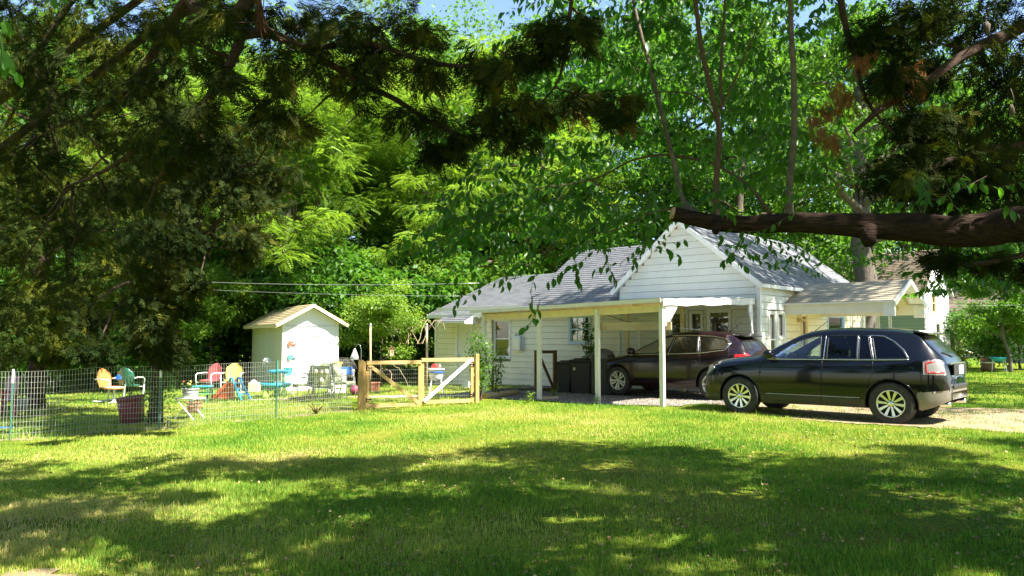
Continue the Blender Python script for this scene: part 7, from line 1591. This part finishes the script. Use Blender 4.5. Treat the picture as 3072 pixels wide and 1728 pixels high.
# lean-to
lt = [(.0, GW, 2.75), (3.2, GW + 1.2, 2.1)]
roof_slab(nh, (-.2, GW + 4.2, 1.95), (-.2, GW + 4.2, 1.95), (0, 0, 0), (0, 0, 0), M['shingle_brown']) if False else None
roof_slab(nh, (.1, GW + 3.6, 2.02), (-3.2, GW + 3.6, 2.02), (-3.2, GW + .05, 2.92), (.1, GW + .05, 2.92), M['shingle_brown'], .06, 'lean_to_roof', seed=35)
m = MB(); m.prism([(GW + .1, 1.9), (GW + 3.3, 1.9), (GW + .1, 2.8)], -.02, .02, 'x'); m.build('lean_to_gable', M['siding'], nh)
for y in (GW + 1.2, GW + 1.9, GW + 2.6, GW + 3.3): m = MB(); m.box((-.05, y, .95), (.07, .07, 2.0)); m.build('lean_to_post', M['white_dirty'], nh)
m = MB(); m.bar((-.05, GW + 2.6, .95), (.9, GW + 4.4, .35), .04, .06); m.build('handrail', M['white_dirty'], nh)
m = MB(); m.box((-1.6, GW + 1.7, 1.0), (3, .1, 2.4)); m.build('lean_to_wall', M['grey_siding'], nh)
rng = np.random.default_rng(66); vv = thing('climbing_vine', tuple(nh.location + UX * .25 + VY * (GW + 1.2)), HROT, 'bright green vine with orange flowers climbing the neighbouring porch', 'vine')
C = []
for k in range(34): y = rng.uniform(-1.2, 2.3); C.append((rng.normal(0, .12), y, 1.75 - .12 * max(0, y) + rng.normal(0, .16)))
for k in range(22): C.append((rng.normal(0, .15), -.9 + rng.normal(0, .35), rng.uniform(.1, 1.6)))
for k in range(14): C.append((rng.normal(.2, .2), rng.uniform(-.9, 2.0), rng.uniform(0, .3)))
pts, out = cloud(rng, np.array(C), np.full(len(C), .26), 42, 1.0); V, Fc, tt = leaves(rng, pts, out, .13, base=.6); o = np_mesh('vine_leaves', V, Fc, M['leaf_bright'], vv, tint=tt); o['kind'] = 'stuff'
for k in range(3): m = MB(); m.tube([(0, -.9 + .2 * k, 0), (.05, -.8, 1), (0, .5 * k, 1.8)], .02, 5); m.build('stem', M['bark'], vv, True)
for k in range(6): m = MB(); m.lathe([(0, -.05), (.07, 0), (0, .06)], 6, (.25, rng.uniform(-.9, .6), rng.uniform(.25, .9))); m.build('flower', M['toy_orange'], vv, True)
p = Yp(2957, 35.0); t = thing('barrel', p, 0, 'brown rusty barrel beside the blue table at the right', 'barrel'); m = MB(); m.lathe([(0, 0), (.27, 0), (.29, .2), (.28, .22), (.30, .4), (.29, .42), (.27, .62), (.25, .62), (.24, .3), (0, .3)], 18); m.build('barrel_body', M['lumber_dark'], t, True); m = MB(); m.lathe([(.30, .38), (.305, .40), (.30, .44)], 18); m.build('hoop', M['metal'], t, True)
p = Yp(2988, 34.6); t = thing('blue_table', p, R(-20), 'bright blue plastic tub on a metal leg frame at the right', 'tub'); m = MB(); m.lathe([(0, .48), (.22, .48), (.30, .62), (.33, .64), (.31, .66), (.2, .52), (0, .52)], 18, sx=1.1, sy=.8); m.build('tub', M['toy_blue'], t, True)
for x in (-.26, .26):
    for y in (-.18, .18): m = MB(); m.bar((x * 1.1, y, 0), (x * .9, y, .56), .03); m.build('leg', M['metal'], t)
p = Yp(2850, 35.4); t = thing('green_can', p, 0, 'small mint green watering can by the vine', 'can'); m = MB(); m.lathe([(0, 0), (.12, 0), (.12, .3), (.1, .32), (0, .32)], 14); m.build('can_body', M['toy_teal'], t, True); m = MB(); m.tube([(.1, 0, .08), (.28, 0, .3)], .02, 6); m.build('spout', M['toy_teal'], t)
# third house, far right
h3 = thing('neighbour_house', (31.3, 45.0, 0), HROT, 'grey-green house with dappled brown roof at the far right edge', 'house')
wall_face(h3, qf, -7.6, 9, -.3, 2.5, [], M['grey_siding'], seed=41, joint=9, expo=.3)
m = MB(); m.box((0.7, 5, 1.1), (16.5, .1, 2.8)); m.box((9, 2.5, 1.1), (.1, 5, 2.8)); m.box((-7.55, 2.5, 1.1), (.1, 5, 2.8)); m.build('back_wall', M['grey_siding'], h3)
roof_slab(h3, (-8.0, -.4, 2.45), (9.3, -.4, 2.45), (9.3, 3.4, 4.9), (-8.0, 3.4, 4.9), M['shingle_brown'], seed=42, tab=.4, course=.2)
roof_slab(h3, (9.3, 7.2, 2.45), (-8.0, 7.2, 2.45), (-8.0, 3.4, 4.9), (9.3, 3.4, 4.9), M['shingle_brown'], seed=43, tab=.4, course=.2)

# ------------------------------------------------------------------ overhead wires
def wire(a, b, sag, r, label):
    a, b = Vector(a), Vector(b); t = thing('overhead_wire', a, 0, label, 'wire'); m = MB(); m.tube([(b - a) * (i / 16) + Vector((0, 0, -sag * 4 * (i / 16) * (1 - i / 16))) for i in range(17)], r, 5); m.build('cable', M['metal'], t, True)
wire(P(520, 842, 27.5), P(1440, 849, 26.5), .10, .0065, 'thick pale overhead wire crossing above the shed')
wire(P(560, 866, 27), P(1400, 888, 27), .06, .004, 'thin lower overhead wire crossing above the shed')
wire(P(2470, 903, 21.5), P(3200, 908, 26), .12, .004, 'thin wire running from the porch roof to the right edge')
# ------------------------------------------------------------------ far parked vehicles
def far_car(px, Y, rz, mat, label, pickup=False):
    x = (px - 1536) / F * Y; t = thing('parked_car' if not pickup else 'parked_pickup', (x, Y, tz(x, Y)), rz, label, 'car' if not pickup else 'pickup')
    m = MB(); pr = [(-2.3, .35), (2.3, .35), (2.35, .8), (1.9, .95), (.9, 1.05), (.3, 1.6), (-1.7, 1.65), (-2.2, 1.05), (-2.35, .8)] if not pickup else [(-2.6, .4), (2.6, .4), (2.65, .9), (1.4, 1.05), (.8, 1.7), (-.6, 1.7), (-.8, 1.1), (-2.6, 1.1)]
    m.prism(pr, -.85, .85, 'y'); m.build('body', mat, t, bevel=.08)
    for s in (-.87, .87): m = MB(); m.prism([(.75, 1.05), (.28, 1.5), (-.55, 1.5), (-.65, 1.05)] if pickup else [(.75, 1.05), (.28, 1.5), (-1.6, 1.52), (-1.95, 1.08)], s - .01, s + .01, 'y'); m.build('side_window', M['black'], t)
    for ax in (-1.4, 1.45):
        for s in (-.8, .8): m = MB(); m.lathe([(0, -.1), (.34, -.1), (.36, 0), (.34, .1), (0, .1)], 14, (ax, s, .36), 'y'); m.build('wheel', M['tyre'], t, True)
colr('far_blue', (.12, .22, .42)); far_car(577, 190, R(8), M['white'], 'distant white SUV parked beyond the trees at the left'); far_car(628, 190, R(4), M['far_blue'], 'distant blue pickup parked beyond the trees', True)
